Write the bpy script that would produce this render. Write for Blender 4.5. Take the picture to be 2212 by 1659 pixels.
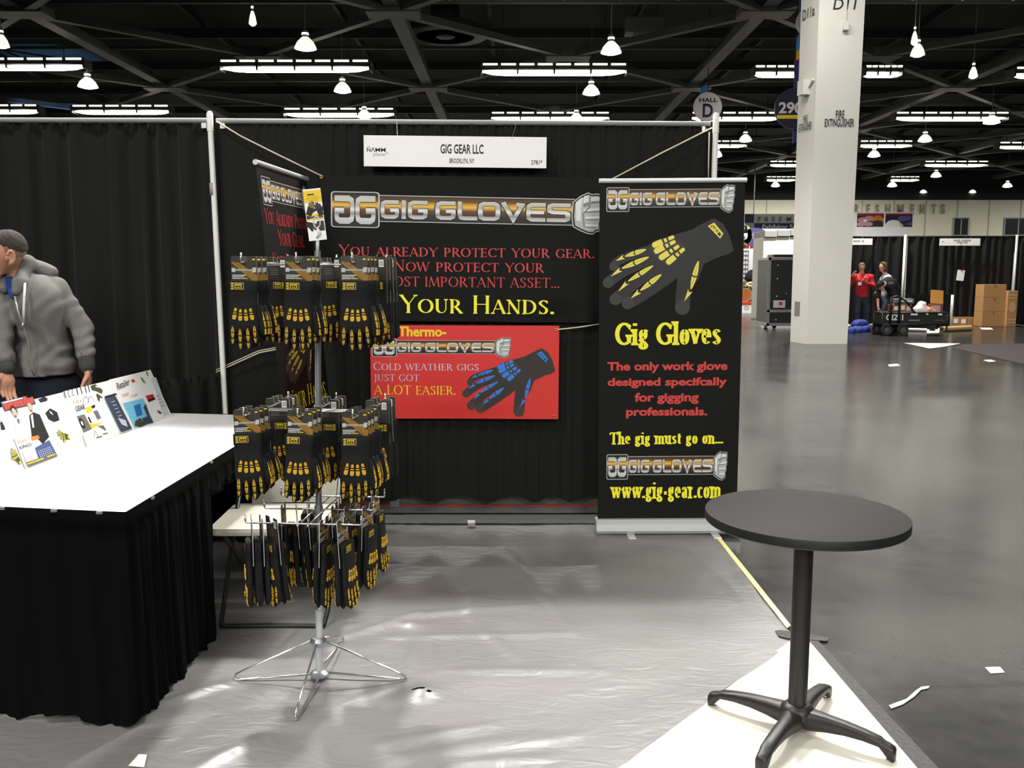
import bpy, bmesh, math, random
import numpy as np
from mathutils import Vector, Matrix
random.seed(7)
R = math.radians
S = bpy.context.scene
COL = S.collection
for o in list(bpy.data.objects):
    bpy.data.objects.remove(o)

# ------------------------------------------------------------------ camera
CAM_H, FPX, HOR = 1.55, 1950.0, 585.0
TH = math.atan((829.5 - HOR) / FPX)
CT, ST = math.cos(TH), math.sin(TH)
cam = bpy.data.cameras.new('camera')
cam.sensor_width = 36.0
cam.lens = 36.0 * FPX / 2212.0
cam.clip_start = 0.05
cam.clip_end = 300
co = bpy.data.objects.new('camera', cam)
COL.objects.link(co)
co.location = (0, 0, CAM_H)
co.rotation_euler = (math.pi / 2 - TH, 0, 0)
S.camera = co

# ------------------------------------------------------------------ colour management, world
S.view_settings.view_transform = 'Standard'
S.view_settings.look = 'None'
S.view_settings.gamma = 1.0
S.view_settings.exposure = 0.0
S.view_settings.use_curve_mapping = False
S.cycles.use_denoising = True
S.cycles.max_bounces = 6
S.cycles.diffuse_bounces = 3
S.cycles.glossy_bounces = 3
S.cycles.transparent_max_bounces = 6
S.cycles.sample_clamp_indirect = 4.0
S.cycles.caustics_reflective = False
S.cycles.caustics_refractive = False
W = bpy.data.worlds.new('hall_air')
S.world = W
W.use_nodes = True
W.node_tree.nodes['Background'].inputs[0].default_value = (0.9, 0.95, 1.0, 1)
W.node_tree.nodes['Background'].inputs[1].default_value = 0.10

# ------------------------------------------------------------------ the hall's own lamps outside the frame, plus added fill lamps
def hall_strip_or_fill(x, y, watts, lx=4.9, z=8.1, col=(1.0, 0.98, 0.93), ly=0.35):
    l = bpy.data.lights.new('hall_strip_or_fill_light', 'AREA')
    l.shape = 'RECTANGLE'
    l.size = lx
    l.size_y = ly
    l.energy = watts
    l.color = col
    o = bpy.data.objects.new('hall_strip_or_fill_light', l)
    COL.objects.link(o)
    o.location = (x, y, z)
    return o

def hall_pendant_or_fill(x, y, watts, z=7.6, col=(1.0, 0.97, 0.92)):
    l = bpy.data.lights.new('hall_pendant_or_fill_light', 'SPOT')
    l.energy = watts
    l.color = col
    l.spot_size = R(125)
    l.spot_blend = 0.5
    l.shadow_soft_size = 0.3
    o = bpy.data.objects.new('hall_pendant_or_fill_light', l)
    COL.objects.link(o)
    o.location = (x, y, z)
    return o

for hx in (-4.5, 4.6):
    hall_strip_or_fill(hx, 8.6, 760)
    hall_strip_or_fill(hx, 0.4, 170)
    hall_strip_or_fill(hx, -8.0, 820)
    hall_strip_or_fill(hx, -16.5, 2100)
hall_pendant_or_fill(-2.2, 8.3, 2300)
hall_pendant_or_fill(1.8, 9.0, 2300)
hall_pendant_or_fill(-3.4, 1.6, 700)
hall_pendant_or_fill(12.0, 11.0, 700)
hall_pendant_or_fill(5.0, 13.0, 700)
hall_pendant_or_fill(0.5, 17.5, 2000)  # added lamp, lifts the left face of the column
for hx, w in ((-4.5, 350), (4.6, 300), (13.5, 250)):
    hall_strip_or_fill(hx, 17.2, w)  # added row, brightens the hanging HALL D sign
hall_pendant_or_fill(8.8, 24.6, 3600)  # added fill hidden behind the column, whitens the kiosk front
# unseen rows further down the hall, added to brighten the far wall
for hx in (-22, -8, 5, 23):
    hall_strip_or_fill(hx, 66.0, 4300)
hall_strip_or_fill(48.0, 62.0, 5600)
hall_strip_or_fill(-3.0, 46.0, 1500)  # added fill for the middle of the hall, hidden by the drape

# ------------------------------------------------------------------ pixel of the photograph -> point in the hall
def ray(px, py):
    u = (px - 1106.0) / FPX
    v = (829.5 - py) / FPX
    return Vector((u, CT + v * ST, -ST + v * CT))
def at_z(px, py, z=0.0):
    r = ray(px, py)
    t = (z - CAM_H) / r.z
    return Vector((r.x * t, r.y * t, z))
def at_y(px, py, y):
    r = ray(px, py)
    t = y / r.y
    return Vector((r.x * t, y, CAM_H + r.z * t))
def at_x(px, py, x):
    r = ray(px, py)
    t = x / r.x
    return Vector((x, r.y * t, CAM_H + r.z * t))

# ------------------------------------------------------------------ materials
def lin(c):
    f = lambda v: v / 12.92 if v <= 0.04045 else ((v + 0.055) / 1.055) ** 2.4
    return tuple(f(v / 255.0) for v in c[:3]) + (1.0,)
MATS = {}
def mat(name, rgb, rough=0.6, metal=0.0, emit=0.0, bump=None, vary=None, spec=0.5, alpha=1.0, sheen=0.0, lin_rgb=None, aniso=None):
    if name in MATS:
        return MATS[name]
    m = bpy.data.materials.new(name)
    m.use_nodes = True
    nt = m.node_tree
    b = nt.nodes['Principled BSDF']
    c = (tuple(lin_rgb) + (1.0,)) if lin_rgb else lin(rgb)
    b.inputs['Base Color'].default_value = c
    b.inputs['Roughness'].default_value = rough
    b.inputs['Metallic'].default_value = metal
    b.inputs['Specular IOR Level'].default_value = spec
    b.inputs['Alpha'].default_value = alpha
    if sheen:
        b.inputs['Sheen Weight'].default_value = sheen
    if emit:
        b.inputs['Emission Color'].default_value = c
        b.inputs['Emission Strength'].default_value = emit
    if bump or vary:
        tc = nt.nodes.new('ShaderNodeTexCoord')
    if bump:
        n = nt.nodes.new('ShaderNodeTexNoise')
        n.inputs['Scale'].default_value = bump[0]
        n.inputs['Detail'].default_value = 4
        nt.links.new(tc.outputs['Object'], n.inputs['Vector'])
        bp = nt.nodes.new('ShaderNodeBump')
        bp.inputs['Strength'].default_value = bump[1]
        bp.inputs['Distance'].default_value = bump[2] if len(bump) > 2 else 0.01
        nt.links.new(n.outputs['Fac'], bp.inputs['Height'])
        nt.links.new(bp.outputs['Normal'], b.inputs['Normal'])
    if vary:
        n = nt.nodes.new('ShaderNodeTexNoise')
        n.inputs['Scale'].default_value = vary[0]
        n.inputs['Detail'].default_value = 5
        nt.links.new(tc.outputs['Object'], n.inputs['Vector'])
        mx = nt.nodes.new('ShaderNodeMix')
        mx.data_type = 'RGBA'
        k = vary[1]
        mx.inputs[6].default_value = (c[0] * (1 - k), c[1] * (1 - k), c[2] * (1 - k), 1)
        mx.inputs[7].default_value = (min(1, c[0] * (1 + k)), min(1, c[1] * (1 + k)), min(1, c[2] * (1 + k)), 1)
        nt.links.new(n.outputs['Fac'], mx.inputs[0])
        nt.links.new(mx.outputs[2], b.inputs['Base Color'])
    MATS[name] = m
    return m
def ramp_mat(name, axis, stops, rough=0.4, metal=0.0):
    """printed gradient along a print's own local axis (0..1)"""
    if name in MATS:
        return MATS[name]
    m = bpy.data.materials.new(name)
    m.use_nodes = True
    nt = m.node_tree
    b = nt.nodes['Principled BSDF']
    tc = nt.nodes.new('ShaderNodeTexCoord')
    sp = nt.nodes.new('ShaderNodeSeparateXYZ')
    nt.links.new(tc.outputs['Object'], sp.inputs[0])
    rp = nt.nodes.new('ShaderNodeValToRGB')
    els = rp.color_ramp.elements
    for i, (p, c) in enumerate(stops):
        e = els[i] if i < 2 else els.new(p)
        e.position = p
        e.color = lin(c)
    nt.links.new(sp.outputs[axis], rp.inputs[0])
    nt.links.new(rp.outputs[0], b.inputs['Base Color'])
    b.inputs['Roughness'].default_value = rough
    b.inputs['Metallic'].default_value = metal
    MATS[name] = m
    return m

BLACK_DRAPE = mat('black_drape', None, 0.85, lin_rgb=(0.0095, 0.0098, 0.0097), bump=(260, 0.25, 0.002), sheen=0.05, spec=0.2)
SKIRT_CLOTH = mat('black_skirt_cloth', None, 0.9, lin_rgb=(0.0035, 0.0038, 0.0042), bump=(260, 0.25, 0.002), spec=0.05)
WHITE_VINYL = mat('white_vinyl', (240, 240, 238), 0.35)
PIPE_WHITE = mat('painted_white_pipe', (236, 236, 230), 0.45, vary=(9, 0.06))
ALU = mat('brushed_aluminium', (212, 214, 214), 0.34, metal=0.35)
STEEL = mat('zinc_steel', (190, 194, 198), 0.3, metal=0.8)
CHROME = mat('chrome_wire', (215, 215, 215), 0.22, metal=0.9)
BLACK_METAL = mat('black_metal', None, 0.42, lin_rgb=(0.012, 0.012, 0.012))
BANNER_BLACK = mat('black_banner_vinyl', None, 0.6, lin_rgb=(0.0085, 0.009, 0.009), spec=0.12)
BANNER_SOFT = mat('black_banner_fabric', None, 0.6, lin_rgb=(0.0105, 0.0105, 0.010), spec=0.12)
BANNER_RED = mat('red_banner_vinyl', (214, 50, 46), 0.42)
INK_RED = mat('red_ink', (206, 62, 58), 0.5)
INK_RED2 = mat('crimson_ink', (200, 40, 44), 0.5)
INK_YELLOW = mat('yellow_ink', (250, 242, 50), 0.5)
INK_GOLD = mat('gold_ink', (246, 206, 40), 0.5)
INK_LILAC = mat('pale_lilac_ink', (205, 190, 214), 0.5)
INK_WHITE = mat('white_ink', (225, 225, 225), 0.5)
INK_BLACK = mat('black_ink', (18, 18, 18), 0.5)
INK_GREY = mat('grey_ink', (105, 105, 102), 0.5)
INK_BLUE = mat('blue_ink', (48, 128, 226), 0.5)
INK_NAVY = mat('navy_ink', (38, 40, 88), 0.5)
GLOVE_INK = mat('charcoal_glove_ink', (40, 40, 41), 0.55)
GLOVE_BROWN = mat('brown_black_glove_ink', (48, 40, 36), 0.55)
CARD_WHITE = mat('white_card', (250, 250, 248), 0.5)
# ------------------------------------------------------------------ mesh collector
def basis(d):
    d = Vector(d).normalized()
    up = Vector((0, 0, 1)) if abs(d.z) < 0.95 else Vector((1, 0, 0))
    s = d.cross(up).normalized()
    return s, s.cross(d).normalized(), d

class MB:
    def __init__(s):
        s.v, s.f, s.m = [], [], []
    def add(s, vs, fs, mi=0):
        k = len(s.v)
        s.v.extend([tuple(p) for p in vs])
        s.f.extend([tuple(i + k for i in f) for f in fs])
        s.m.extend([mi] * len(fs))
        return s
    def box(s, c, d, mi=0, rot=None, bev=0.0):
        x, y, z = d[0] / 2, d[1] / 2, d[2] / 2
        M = rot if rot is not None else Matrix.Identity(3)
        c = Vector(c)
        if bev <= 0:
            vs = [(-x, -y, -z), (x, -y, -z), (x, y, -z), (-x, y, -z), (-x, -y, z), (x, -y, z), (x, y, z), (-x, y, z)]
            fs = [(0, 3, 2, 1), (4, 5, 6, 7), (0, 1, 5, 4), (1, 2, 6, 5), (2, 3, 7, 6), (3, 0, 4, 7)]
        else:
            b = min(bev, x * .9, y * .9, z * .9)
            bm = bmesh.new()
            bmesh.ops.create_cube(bm, size=1)
            for v in bm.verts:
                v.co = Vector((v.co.x * 2 * x, v.co.y * 2 * y, v.co.z * 2 * z))
            bmesh.ops.bevel(bm, geom=bm.edges[:], offset=b, segments=2, affect='EDGES', profile=0.5)
            bm.verts.index_update()
            vs = [tuple(v.co) for v in bm.verts]
            fs = [tuple(v.index for v in f.verts) for f in bm.faces]
            bm.free()
        return s.add([c + M @ Vector(v) for v in vs], fs, mi)
    def tube(s, pts, r, n=10, mi=0, cap=True, closed=False):
        pts = [Vector(p) for p in pts]
        rs = r if isinstance(r, (list, tuple)) else [r] * len(pts)
        N = len(pts)
        vs, fs = [], []
        prev = None
        for i, p in enumerate(pts):
            if closed:
                d = pts[(i + 1) % N] - pts[i - 1]
            else:
                d = pts[min(i + 1, N - 1)] - pts[max(i - 1, 0)]
            if d.length < 1e-9:
                d = Vector((0, 0, 1))
            d.normalize()
            if prev is None:
                a, b, _ = basis(d)
                b = d.cross(a)
            else:
                a = (prev - d * prev.dot(d))
                if a.length < 1e-6:
                    a, b, _ = basis(d)
                a.normalize()
                b = d.cross(a)
            prev = a
            for k in range(n):
                t = 2 * math.pi * k / n
                vs.append(p + (a * math.cos(t) + b * math.sin(t)) * rs[i])
        for i in range(N if closed else N - 1):
            j = (i + 1) % N
            for k in range(n):
                fs.append((i * n + k, i * n + (k + 1) % n, j * n + (k + 1) % n, j * n + k))
        if cap and not closed:
            fs.append(tuple(range(n))[::-1])
            fs.append(tuple((N - 1) * n + k for k in range(n)))
        return s.add(vs, fs, mi)
    def lathe(s, prof, n=32, c=(0, 0, 0), mi=0):
        vs, fs = [], []
        c = Vector(c)
        for r, z in prof:
            for k in range(n):
                t = 2 * math.pi * k / n
                vs.append(c + Vector((r * math.cos(t), r * math.sin(t), z)))
        for i in range(len(prof) - 1):
            for k in range(n):
                fs.append((i * n + k, i * n + (k + 1) % n, (i + 1) * n + (k + 1) % n, (i + 1) * n + k))
        if prof[0][0] > 1e-5:
            fs.append(tuple(range(n))[::-1])
        if prof[-1][0] > 1e-5:
            fs.append(tuple((len(prof) - 1) * n + k for k in range(n)))
        return s.add(vs, fs, mi)
    def ball(s, c, r, n=14, m=9, mi=0, rot=None):
        if not isinstance(r, (tuple, list)):
            r = (r, r, r)
        M = rot if rot is not None else Matrix.Identity(3)
        c = Vector(c)
        vs, fs = [], []
        for i in range(m + 1):
            ph = math.pi * i / m
            for k in range(n):
                t = 2 * math.pi * k / n
                vs.append(c + M @ Vector((r[0] * math.sin(ph) * math.cos(t), r[1] * math.sin(ph) * math.sin(t), -r[2] * math.cos(ph))))
        for i in range(m):
            for k in range(n):
                fs.append((i * n + k, i * n + (k + 1) % n, (i + 1) * n + (k + 1) % n, (i + 1) * n + k))
        return s.add(vs, fs, mi)
    def poly(s, pts, z=0.0, mi=0):
        """flat polygon in the local xy plane"""
        return s.add([(p[0], p[1], z) for p in pts], [tuple(range(len(pts)))], mi)
    def rect(s, x0, y0, x1, y1, z=0.0, mi=0):
        return s.poly([(x0, y0), (x1, y0), (x1, y1), (x0, y1)], z, mi)
    def prism(s, pts, z0, z1, mi=0):
        n = len(pts)
        vs = [(p[0], p[1], z0) for p in pts] + [(p[0], p[1], z1) for p in pts]
        fs = [tuple(range(n))[::-1], tuple(range(n, 2 * n))] + [(i, (i + 1) % n, (i + 1) % n + n, i + n) for i in range(n)]
        return s.add(vs, fs, mi)
    def build(s, name, mats, parent=None, smooth=False, angle=None):
        me = bpy.data.meshes.new(name)
        me.from_pydata(s.v, [], s.f)
        mats = mats if isinstance(mats, (list, tuple)) else [mats]
        for m in mats:
            me.materials.append(m)
        if len(mats) > 1:
            me.polygons.foreach_set('material_index', s.m)
        if smooth:
            me.polygons.foreach_set('use_smooth', [True] * len(me.polygons))
            if angle:
                me.set_sharp_from_angle(angle=R(angle))
        me.update()
        o = bpy.data.objects.new(name, me)
        COL.objects.link(o)
        if parent is not None:
            o.parent = parent
        return o

def tag(o, label=None, cat=None, group=None, kind=None):
    if label: o['label'] = label
    if cat: o['category'] = cat
    if group: o['group'] = group
    if kind: o['kind'] = kind
    return o
def thing(name, label, cat, loc=(0, 0, 0), rz=0.0, group=None):
    o = bpy.data.objects.new(name, None)
    o.empty_display_size = 0.05
    COL.objects.link(o)
    o.location = loc
    o.rotation_euler = (0, 0, rz)
    return tag(o, label, cat, group)
def structure(o):
    o['kind'] = 'structure'
    return o
def frame(o, org, xd, yd=(0, 0, 1)):
    """local x along xd, local y along yd (made square), local z out of the face"""
    x = Vector(xd).normalized()
    y = Vector(yd)
    y = (y - x * y.dot(x)).normalized()
    z = x.cross(y)
    o.matrix_world = Matrix(((x.x, y.x, z.x, org[0]), (x.y, y.y, z.y, org[1]), (x.z, y.z, z.z, org[2]), (0, 0, 0, 1)))
    return o
KIDS = {}
def copy_tree(o, kids, parent=None):
    c = o.copy()
    COL.objects.link(c)
    if parent is not None:
        c.parent = parent
    for k, sub in kids:
        copy_tree(k, sub, c)
    return c
def smoothstep(a, b, x):
    t = min(1, max(0, (x - a) / (b - a)))
    return t * t * (3 - 2 * t)
def rrect(x0, y0, x1, y1, r, n=5):
    pts = []
    for cx, cy, a0 in ((x1 - r, y0 + r, -90), (x1 - r, y1 - r, 0), (x0 + r, y1 - r, 90), (x0 + r, y0 + r, 180)):
        for i in range(n + 1):
            a = R(a0 + 90 * i / n)
            pts.append((cx + r * math.cos(a), cy + r * math.sin(a)))
    return pts
def ell(cx, cy, rx, ry, n=28, a0=0, a1=360):
    return [(cx + rx * math.cos(R(a0 + (a1 - a0) * i / n)), cy + ry * math.sin(R(a0 + (a1 - a0) * i / n))) for i in range(n + (0 if a1 - a0 == 360 else 1))]
def strip(mb, pts, w, z, mi=0, closed=False):
    """flat line of constant width w"""
    penstroke(mb, pts, w / 2, w / 2, z, mi, closed)
def penstroke(mb, pts, a, b, z, mi=0, closed=False):
    """flat stroke drawn with an elliptic pen: half widths a across, b up"""
    N = len(pts)
    L, Rr = [], []
    for i in range(N):
        p = pts[i]
        if closed:
            q0, q1 = pts[i - 1], pts[(i + 1) % N]
        else:
            q0, q1 = pts[max(i - 1, 0)], pts[min(i + 1, N - 1)]
        d1 = Vector((p[0] - q0[0], p[1] - q0[1]))
        d2 = Vector((q1[0] - p[0], q1[1] - p[1]))
        if d1.length < 1e-9: d1 = d2
        if d2.length < 1e-9: d2 = d1
        d1.normalize(); d2.normalize()
        t = d1 + d2
        if t.length < 1e-6: t = d2.copy()
        t.normalize()
        nx, ny = -t.y, t.x
        c = max(0.5, t.dot(d2))
        h = math.sqrt(a * a * nx * nx + b * b * ny * ny) or 1e-9
        ox, oy = a * a * nx / h / c, b * b * ny / h / c
        L.append((p[0] + ox, p[1] + oy))
        Rr.append((p[0] - ox, p[1] - oy))
    vs = [(x, y, z) for x, y in L] + [(x, y, z) for x, y in Rr]
    fs = []
    for i in range(N if closed else N - 1):
        j = (i + 1) % N
        fs.append((i + N, j + N, j, i))
    mb.add(vs, fs, mi)

# ------------------------------------------------------------------ lettering: skeleton letters drawn with a pen
def arc(cx, cy, rx, ry, a0, a1, n=14):
    return [(cx + rx * math.cos(R(a0 + (a1 - a0) * i / n)), cy + ry * math.sin(R(a0 + (a1 - a0) * i / n))) for i in range(n + 1)]
def spl(pts, n=6):
    out = []
    P = [pts[0]] + list(pts) + [pts[-1]]
    for i in range(1, len(P) - 2):
        for k in range(n):
            t = k / n
            out.append(tuple(0.5 * ((2 * P[i][j]) + (-P[i - 1][j] + P[i + 1][j]) * t + (2 * P[i - 1][j] - 5 * P[i][j] + 4 * P[i + 1][j] - P[i + 2][j]) * t * t + (-P[i - 1][j] + 3 * P[i][j] - 3 * P[i + 1][j] + P[i + 2][j]) * t ** 3) for j in (0, 1)))
    out.append(pts[-1])
    return out
# stroke: (points, kind)  kind: n = pen, t = thin, k = thick diagonal ; serif: (x, y)
T_, K_, N_ = 't', 'k', 'n'
GLY = {
 'Y': (.76, [([(.05, 1), (.38, .46)], K_), ([(.71, 1), (.38, .46)], T_), ([(.38, .5), (.38, 0)], N_)], [(.05, 1), (.71, 1), (.38, 0)]),
 'O': (.92, [(arc(.46, .5, .38, .48, 90, 450, 32), N_)], []),
 'U': (.80, [([(.14, 1), (.14, .36)] + arc(.40, .36, .26, .34, 180, 270, 8)[1:], N_), (arc(.40, .36, .26, .34, 270, 360, 8) + [(.66, 1)], T_)], [(.14, 1), (.66, 1)]),
 'A': (.80, [([(.06, 0), (.39, 1)], T_), ([(.38, 1), (.74, 0)], K_), ([(.18, .34), (.60, .34)], T_)], [(.06, 0), (.74, 0)]),
 'L': (.60, [([(.14, 0), (.14, 1)], N_), ([(.14, .03), (.54, .03)], T_), ([(.54, 0), (.56, .2)], T_)], [(.14, 1), (.1, 0)]),
 'R': (.74, [([(.14, 0), (.14, 1)], N_), ([(.14, .97), (.3, .97)] + arc(.3, .73, .22, .24, 90, -90, 10) + [(.14, .49)], N_), ([(.32, .5), (.7, 0)], K_)], [(.14, 0), (.1, 1), (.68, 0)]),
 'E': (.62, [([(.14, 0), (.14, 1)], N_), ([(.14, .97), (.53, .97)], T_), ([(.14, .52), (.46, .52)], T_), ([(.14, .03), (.55, .03)], T_), ([(.53, 1), (.53, .84)], T_), ([(.46, .62), (.46, .42)], T_), ([(.55, 0), (.57, .18)], T_)], [(.1, 0), (.1, 1)]),
 'D': (.86, [([(.14, 0), (.14, 1)], N_), ([(.14, .97), (.32, .97)] + arc(.34, .5, .4, .47, 90, -90, 16) + [(.14, .03)], N_)], [(.1, 0), (.1, 1)]),
 'P': (.66, [([(.14, 0), (.14, 1)], N_), ([(.14, .97), (.3, .97)] + arc(.3, .71, .24, .26, 90, -90, 10) + [(.14, .45)], N_)], [(.14, 0), (.1, 1)]),
 'T': (.74, [([(.37, 0), (.37, 1)], N_), ([(.04, .97), (.70, .97)], T_), ([(.04, 1), (.02, .8)], T_), ([(.70, 1), (.72, .8)], T_)], [(.37, 0)]),
 'C': (.78, [(arc(.46, .5, .38, .48, 42, 318, 24), N_), ([(.74, .95), (.74, .72)], T_)], []),
 'G': (.84, [(arc(.46, .5, .38, .48, 42, 300, 24), N_), ([(.72, .42), (.72, .06)], N_), ([(.74, .95), (.74, .72)], T_)], [(.72, .42)]),
 'N': (.86, [([(.14, 0), (.14, 1)], T_), ([(.12, 1), (.72, 0)], K_), ([(.72, 1), (.72, 0)], T_)], [(.1, 1), (.14, 0), (.72, 1)]),
 'W': (1.14, [([(.05, 1), (.31, 0)], K_), ([(.31, 0), (.57, 1)], T_), ([(.55, 1), (.80, 0)], K_), ([(.80, 0), (1.08, 1)], T_)], [(.05, 1), (.56, 1), (1.08, 1)]),
 'M': (1.0, [([(.08, 0), (.18, 1)], T_), ([(.18, 1), (.5, .06)], K_), ([(.5, .06), (.82, 1)], T_), ([(.82, 1), (.92, 0)], K_)], [(.08, 0), (.92, 0)]),
 'S': (.60, [(spl([(.50, .86), (.40, .96), (.26, .97), (.12, .86), (.12, .72), (.28, .56), (.44, .42), (.50, .26), (.42, .07), (.26, .02), (.10, .12)]), N_), ([(.51, .98), (.52, .76)], T_), ([(.09, .24), (.08, .0)], T_)], []),
 'I': (.28, [([(.14, 0), (.14, 1)], N_)], [(.14, 0), (.14, 1)]),
 'H': (.84, [([(.14, 0), (.14, 1)], N_), ([(.70, 0), (.70, 1)], N_), ([(.14, .52), (.70, .52)], T_)], [(.14, 0), (.14, 1), (.70, 0), (.70, 1)]),
 'J': (.34, [([(.18, 1), (.18, .05), (.12, -.14), (.0, -.22)], N_)], [(.18, 1)]),
 'F': (.58, [([(.14, 0), (.14, 1)], N_), ([(.14, .97), (.53, .97)], T_), ([(.14, .52), (.46, .52)], T_)], [(.14, 0), (.1, 1)]),
 'i': (.30, [([(.15, 0), (.15, .68)], N_), ([(.15, .88), (.15, 1.0)], N_)], [(.15, 0), (.09, .68)]),
 'l': (.30, [([(.15, 0), (.15, 1.04)], N_)], [(.15, 0), (.09, 1.04)]),
 'h': (.62, [([(.15, 0), (.15, 1.04)], N_), ([(.15, .48)] + arc(.31, .5, .15, .15, 150, 0, 8) + [(.46, 0)], N_)], [(.15, 0), (.09, 1.04), (.46, 0)]),
 'n': (.62, [([(.15, 0), (.15, .68)], N_), ([(.15, .48)] + arc(.31, .5, .15, .15, 150, 0, 8) + [(.46, 0)], N_)], [(.15, 0), (.09, .68), (.46, 0)]),
 'm': (.92, [([(.15, 0), (.15, .68)], N_), ([(.15, .48)] + arc(.31, .5, .15, .15, 150, 0, 8) + [(.46, 0)], N_), ([(.46, .48)] + arc(.62, .5, .15, .15, 150, 0, 8) + [(.77, 0)], N_)], [(.15, 0), (.09, .68), (.46, 0), (.77, 0)]),
 'u': (.62, [([(.15, .68), (.15, .18)] + arc(.30, .17, .15, .14, 180, 320, 8), N_), ([(.46, .68), (.46, 0)], N_)], [(.10, .68), (.42, .68), (.48, 0)]),
 't': (.42, [([(.2, .88), (.2, .14), (.25, .04), (.36, .05)], N_), ([(.06, .63), (.38, .63)], T_)], []),
 'e': (.52, [([(.12, .36), (.40, .36)] + arc(.26, .36, .15, .31, 10, 310, 18), N_)], []),
 'o': (.54, [(arc(.27, .34, .15, .31, 90, 450, 24), N_)], []),
 'v': (.56, [([(.08, .68), (.29, .02)], K_), ([(.29, .02), (.48, .68)], T_)], [(.08, .68), (.48, .68)]),
 'w': (.84, [([(.08, .68), (.26, .02)], K_), ([(.26, .02), (.43, .66)], T_), ([(.41, .68), (.59, .02)], K_), ([(.59, .02), (.76, .68)], T_)], [(.08, .68), (.42, .68), (.76, .68)]),
 's': (.46, [(spl([(.36, .56), (.24, .65), (.13, .55), (.17, .42), (.32, .27), (.35, .14), (.24, .03), (.10, .12)]), N_)], []),
 'a': (.54, [([(.12, .52), (.2, .65), (.3, .64), (.37, .5), (.37, .06), (.46, .03)], N_), (arc(.24, .2, .11, .17, 60, 330, 12), N_)], []),
 'r': (.44, [([(.15, 0), (.15, .68)], N_), ([(.15, .46), (.24, .62), (.36, .6)], N_)], [(.15, 0), (.09, .68)]),
 'c': (.48, [(arc(.27, .34, .15, .31, 48, 312, 18), N_)], []),
 'g': (.54, [(arc(.25, .46, .12, .19, 90, 450, 18), N_), ([(.17, .28), (.13, .18), (.22, .12), (.36, .08)], N_), (arc(.26, -.07, .15, .13, 90, 450, 18), N_), ([(.34, .62), (.46, .68)], N_)], []),
 '-': (.34, [([(.05, .32), (.29, .32)], K_)], []),
 '.': (.22, [([(.11, 0), (.11, .14)], K_)], []),
 ' ': (.34, [], []),
}
def serif_word(mb, text, x0, y0, x1, h, a, b, serif, z, mi, track=0.06, small=None, dz=0.00004):
    """text between x0 and x1 on baseline y0, capital height h; small = height of letters after a word's first (small capitals)"""
    pos, x = [], 0.0
    first = True
    for ch in text:
        if ch == ' ':
            x += GLY[' '][0] + track
            first = True
            continue
        k = 1.0 if (small is None or ch.isupper() or ch == '.') else small
        if small is not None: ch = ch.upper()
        pos.append((ch, x, k))
        x += GLY[ch][0] * k + track
        first = False
    sx = (x1 - x0) / (x - track)
    n = 0
    for ch, px, k in pos:
        w, strokes, serifs = GLY[ch]
        for pts, kind in strokes:
            A, B = (a, b) if kind == N_ else ((b * 1.05, b) if kind == T_ else (a * 0.95, a * 0.95))
            if ch == '.':
                A, B = a * 1.15, a
            q = [(x0 + (px + p[0] * k) * sx, y0 + p[1] * h * k) for p in pts]
            penstroke(mb, q, A * sx * (0.8 + .2 * k), B * h * (0.8 + .2 * k), z + dz * (n % 5), mi)
            n += 1
        for (ex, ey) in serifs:
            d = -1 if ey < 0.3 else 1
            cx, cy = x0 + (px + ex * k) * sx, y0 + ey * h * k
            hw, hh = serif * sx * k, b * h * 0.8
            mb.poly([(cx - hw, cy - hh), (cx + hw, cy - hh), (cx + hw, cy + hh), (cx - hw, cy + hh)], z + dz * 5, mi)
            hw2 = a * sx * 1.5
            mb.poly([(cx - hw2, cy - d * hh * .5), (cx - a * sx * .8, cy - d * hh * 3.5), (cx + a * sx * .8, cy - d * hh * 3.5), (cx + hw2, cy - d * hh * .5)][::(1 if d < 0 else -1)], z + dz * 6, mi)

# plain sans lettering from Blender's built-in face
_TXT = {}
def sans_polys(text, bold=0.0, shear=0.0):
    key = (text, bold, shear)
    if key not in _TXT:
        cu = bpy.data.curves.new('lettering', 'FONT')
        cu.body = text
        cu.offset = bold
        cu.shear = shear
        cu.resolution_u = 4
        ob = bpy.data.objects.new('lettering', cu)
        COL.objects.link(ob)
        dg = bpy.context.evaluated_depsgraph_get()
        me = bpy.data.meshes.new_from_object(ob.evaluated_get(dg))
        vs = [tuple(v.co) for v in me.vertices]
        fs = [tuple(p.vertices) for p in me.polygons]
        bpy.data.objects.remove(ob)
        bpy.data.curves.remove(cu)
        bpy.data.meshes.remove(me)
        _TXT[key] = (vs, fs)
    return _TXT[key]
def sans(mb, text, x0, y0, x1, y1, z, mi, bold=0.0, shear=0.0):
    """text filling the box"""
    vs, fs = sans_polys(text, bold, shear)
    xs = [v[0] for v in vs]; ys = [v[1] for v in vs]
    ax, bx, ay, by = min(xs), max(xs), min(ys), max(ys)
    out = [(x0 + (v[0] - ax) / (bx - ax) * (x1 - x0), y0 + (v[1] - ay) / (by - ay) * (y1 - y0), z) for v in vs]
    mb.add(out, fs, mi)

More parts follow.
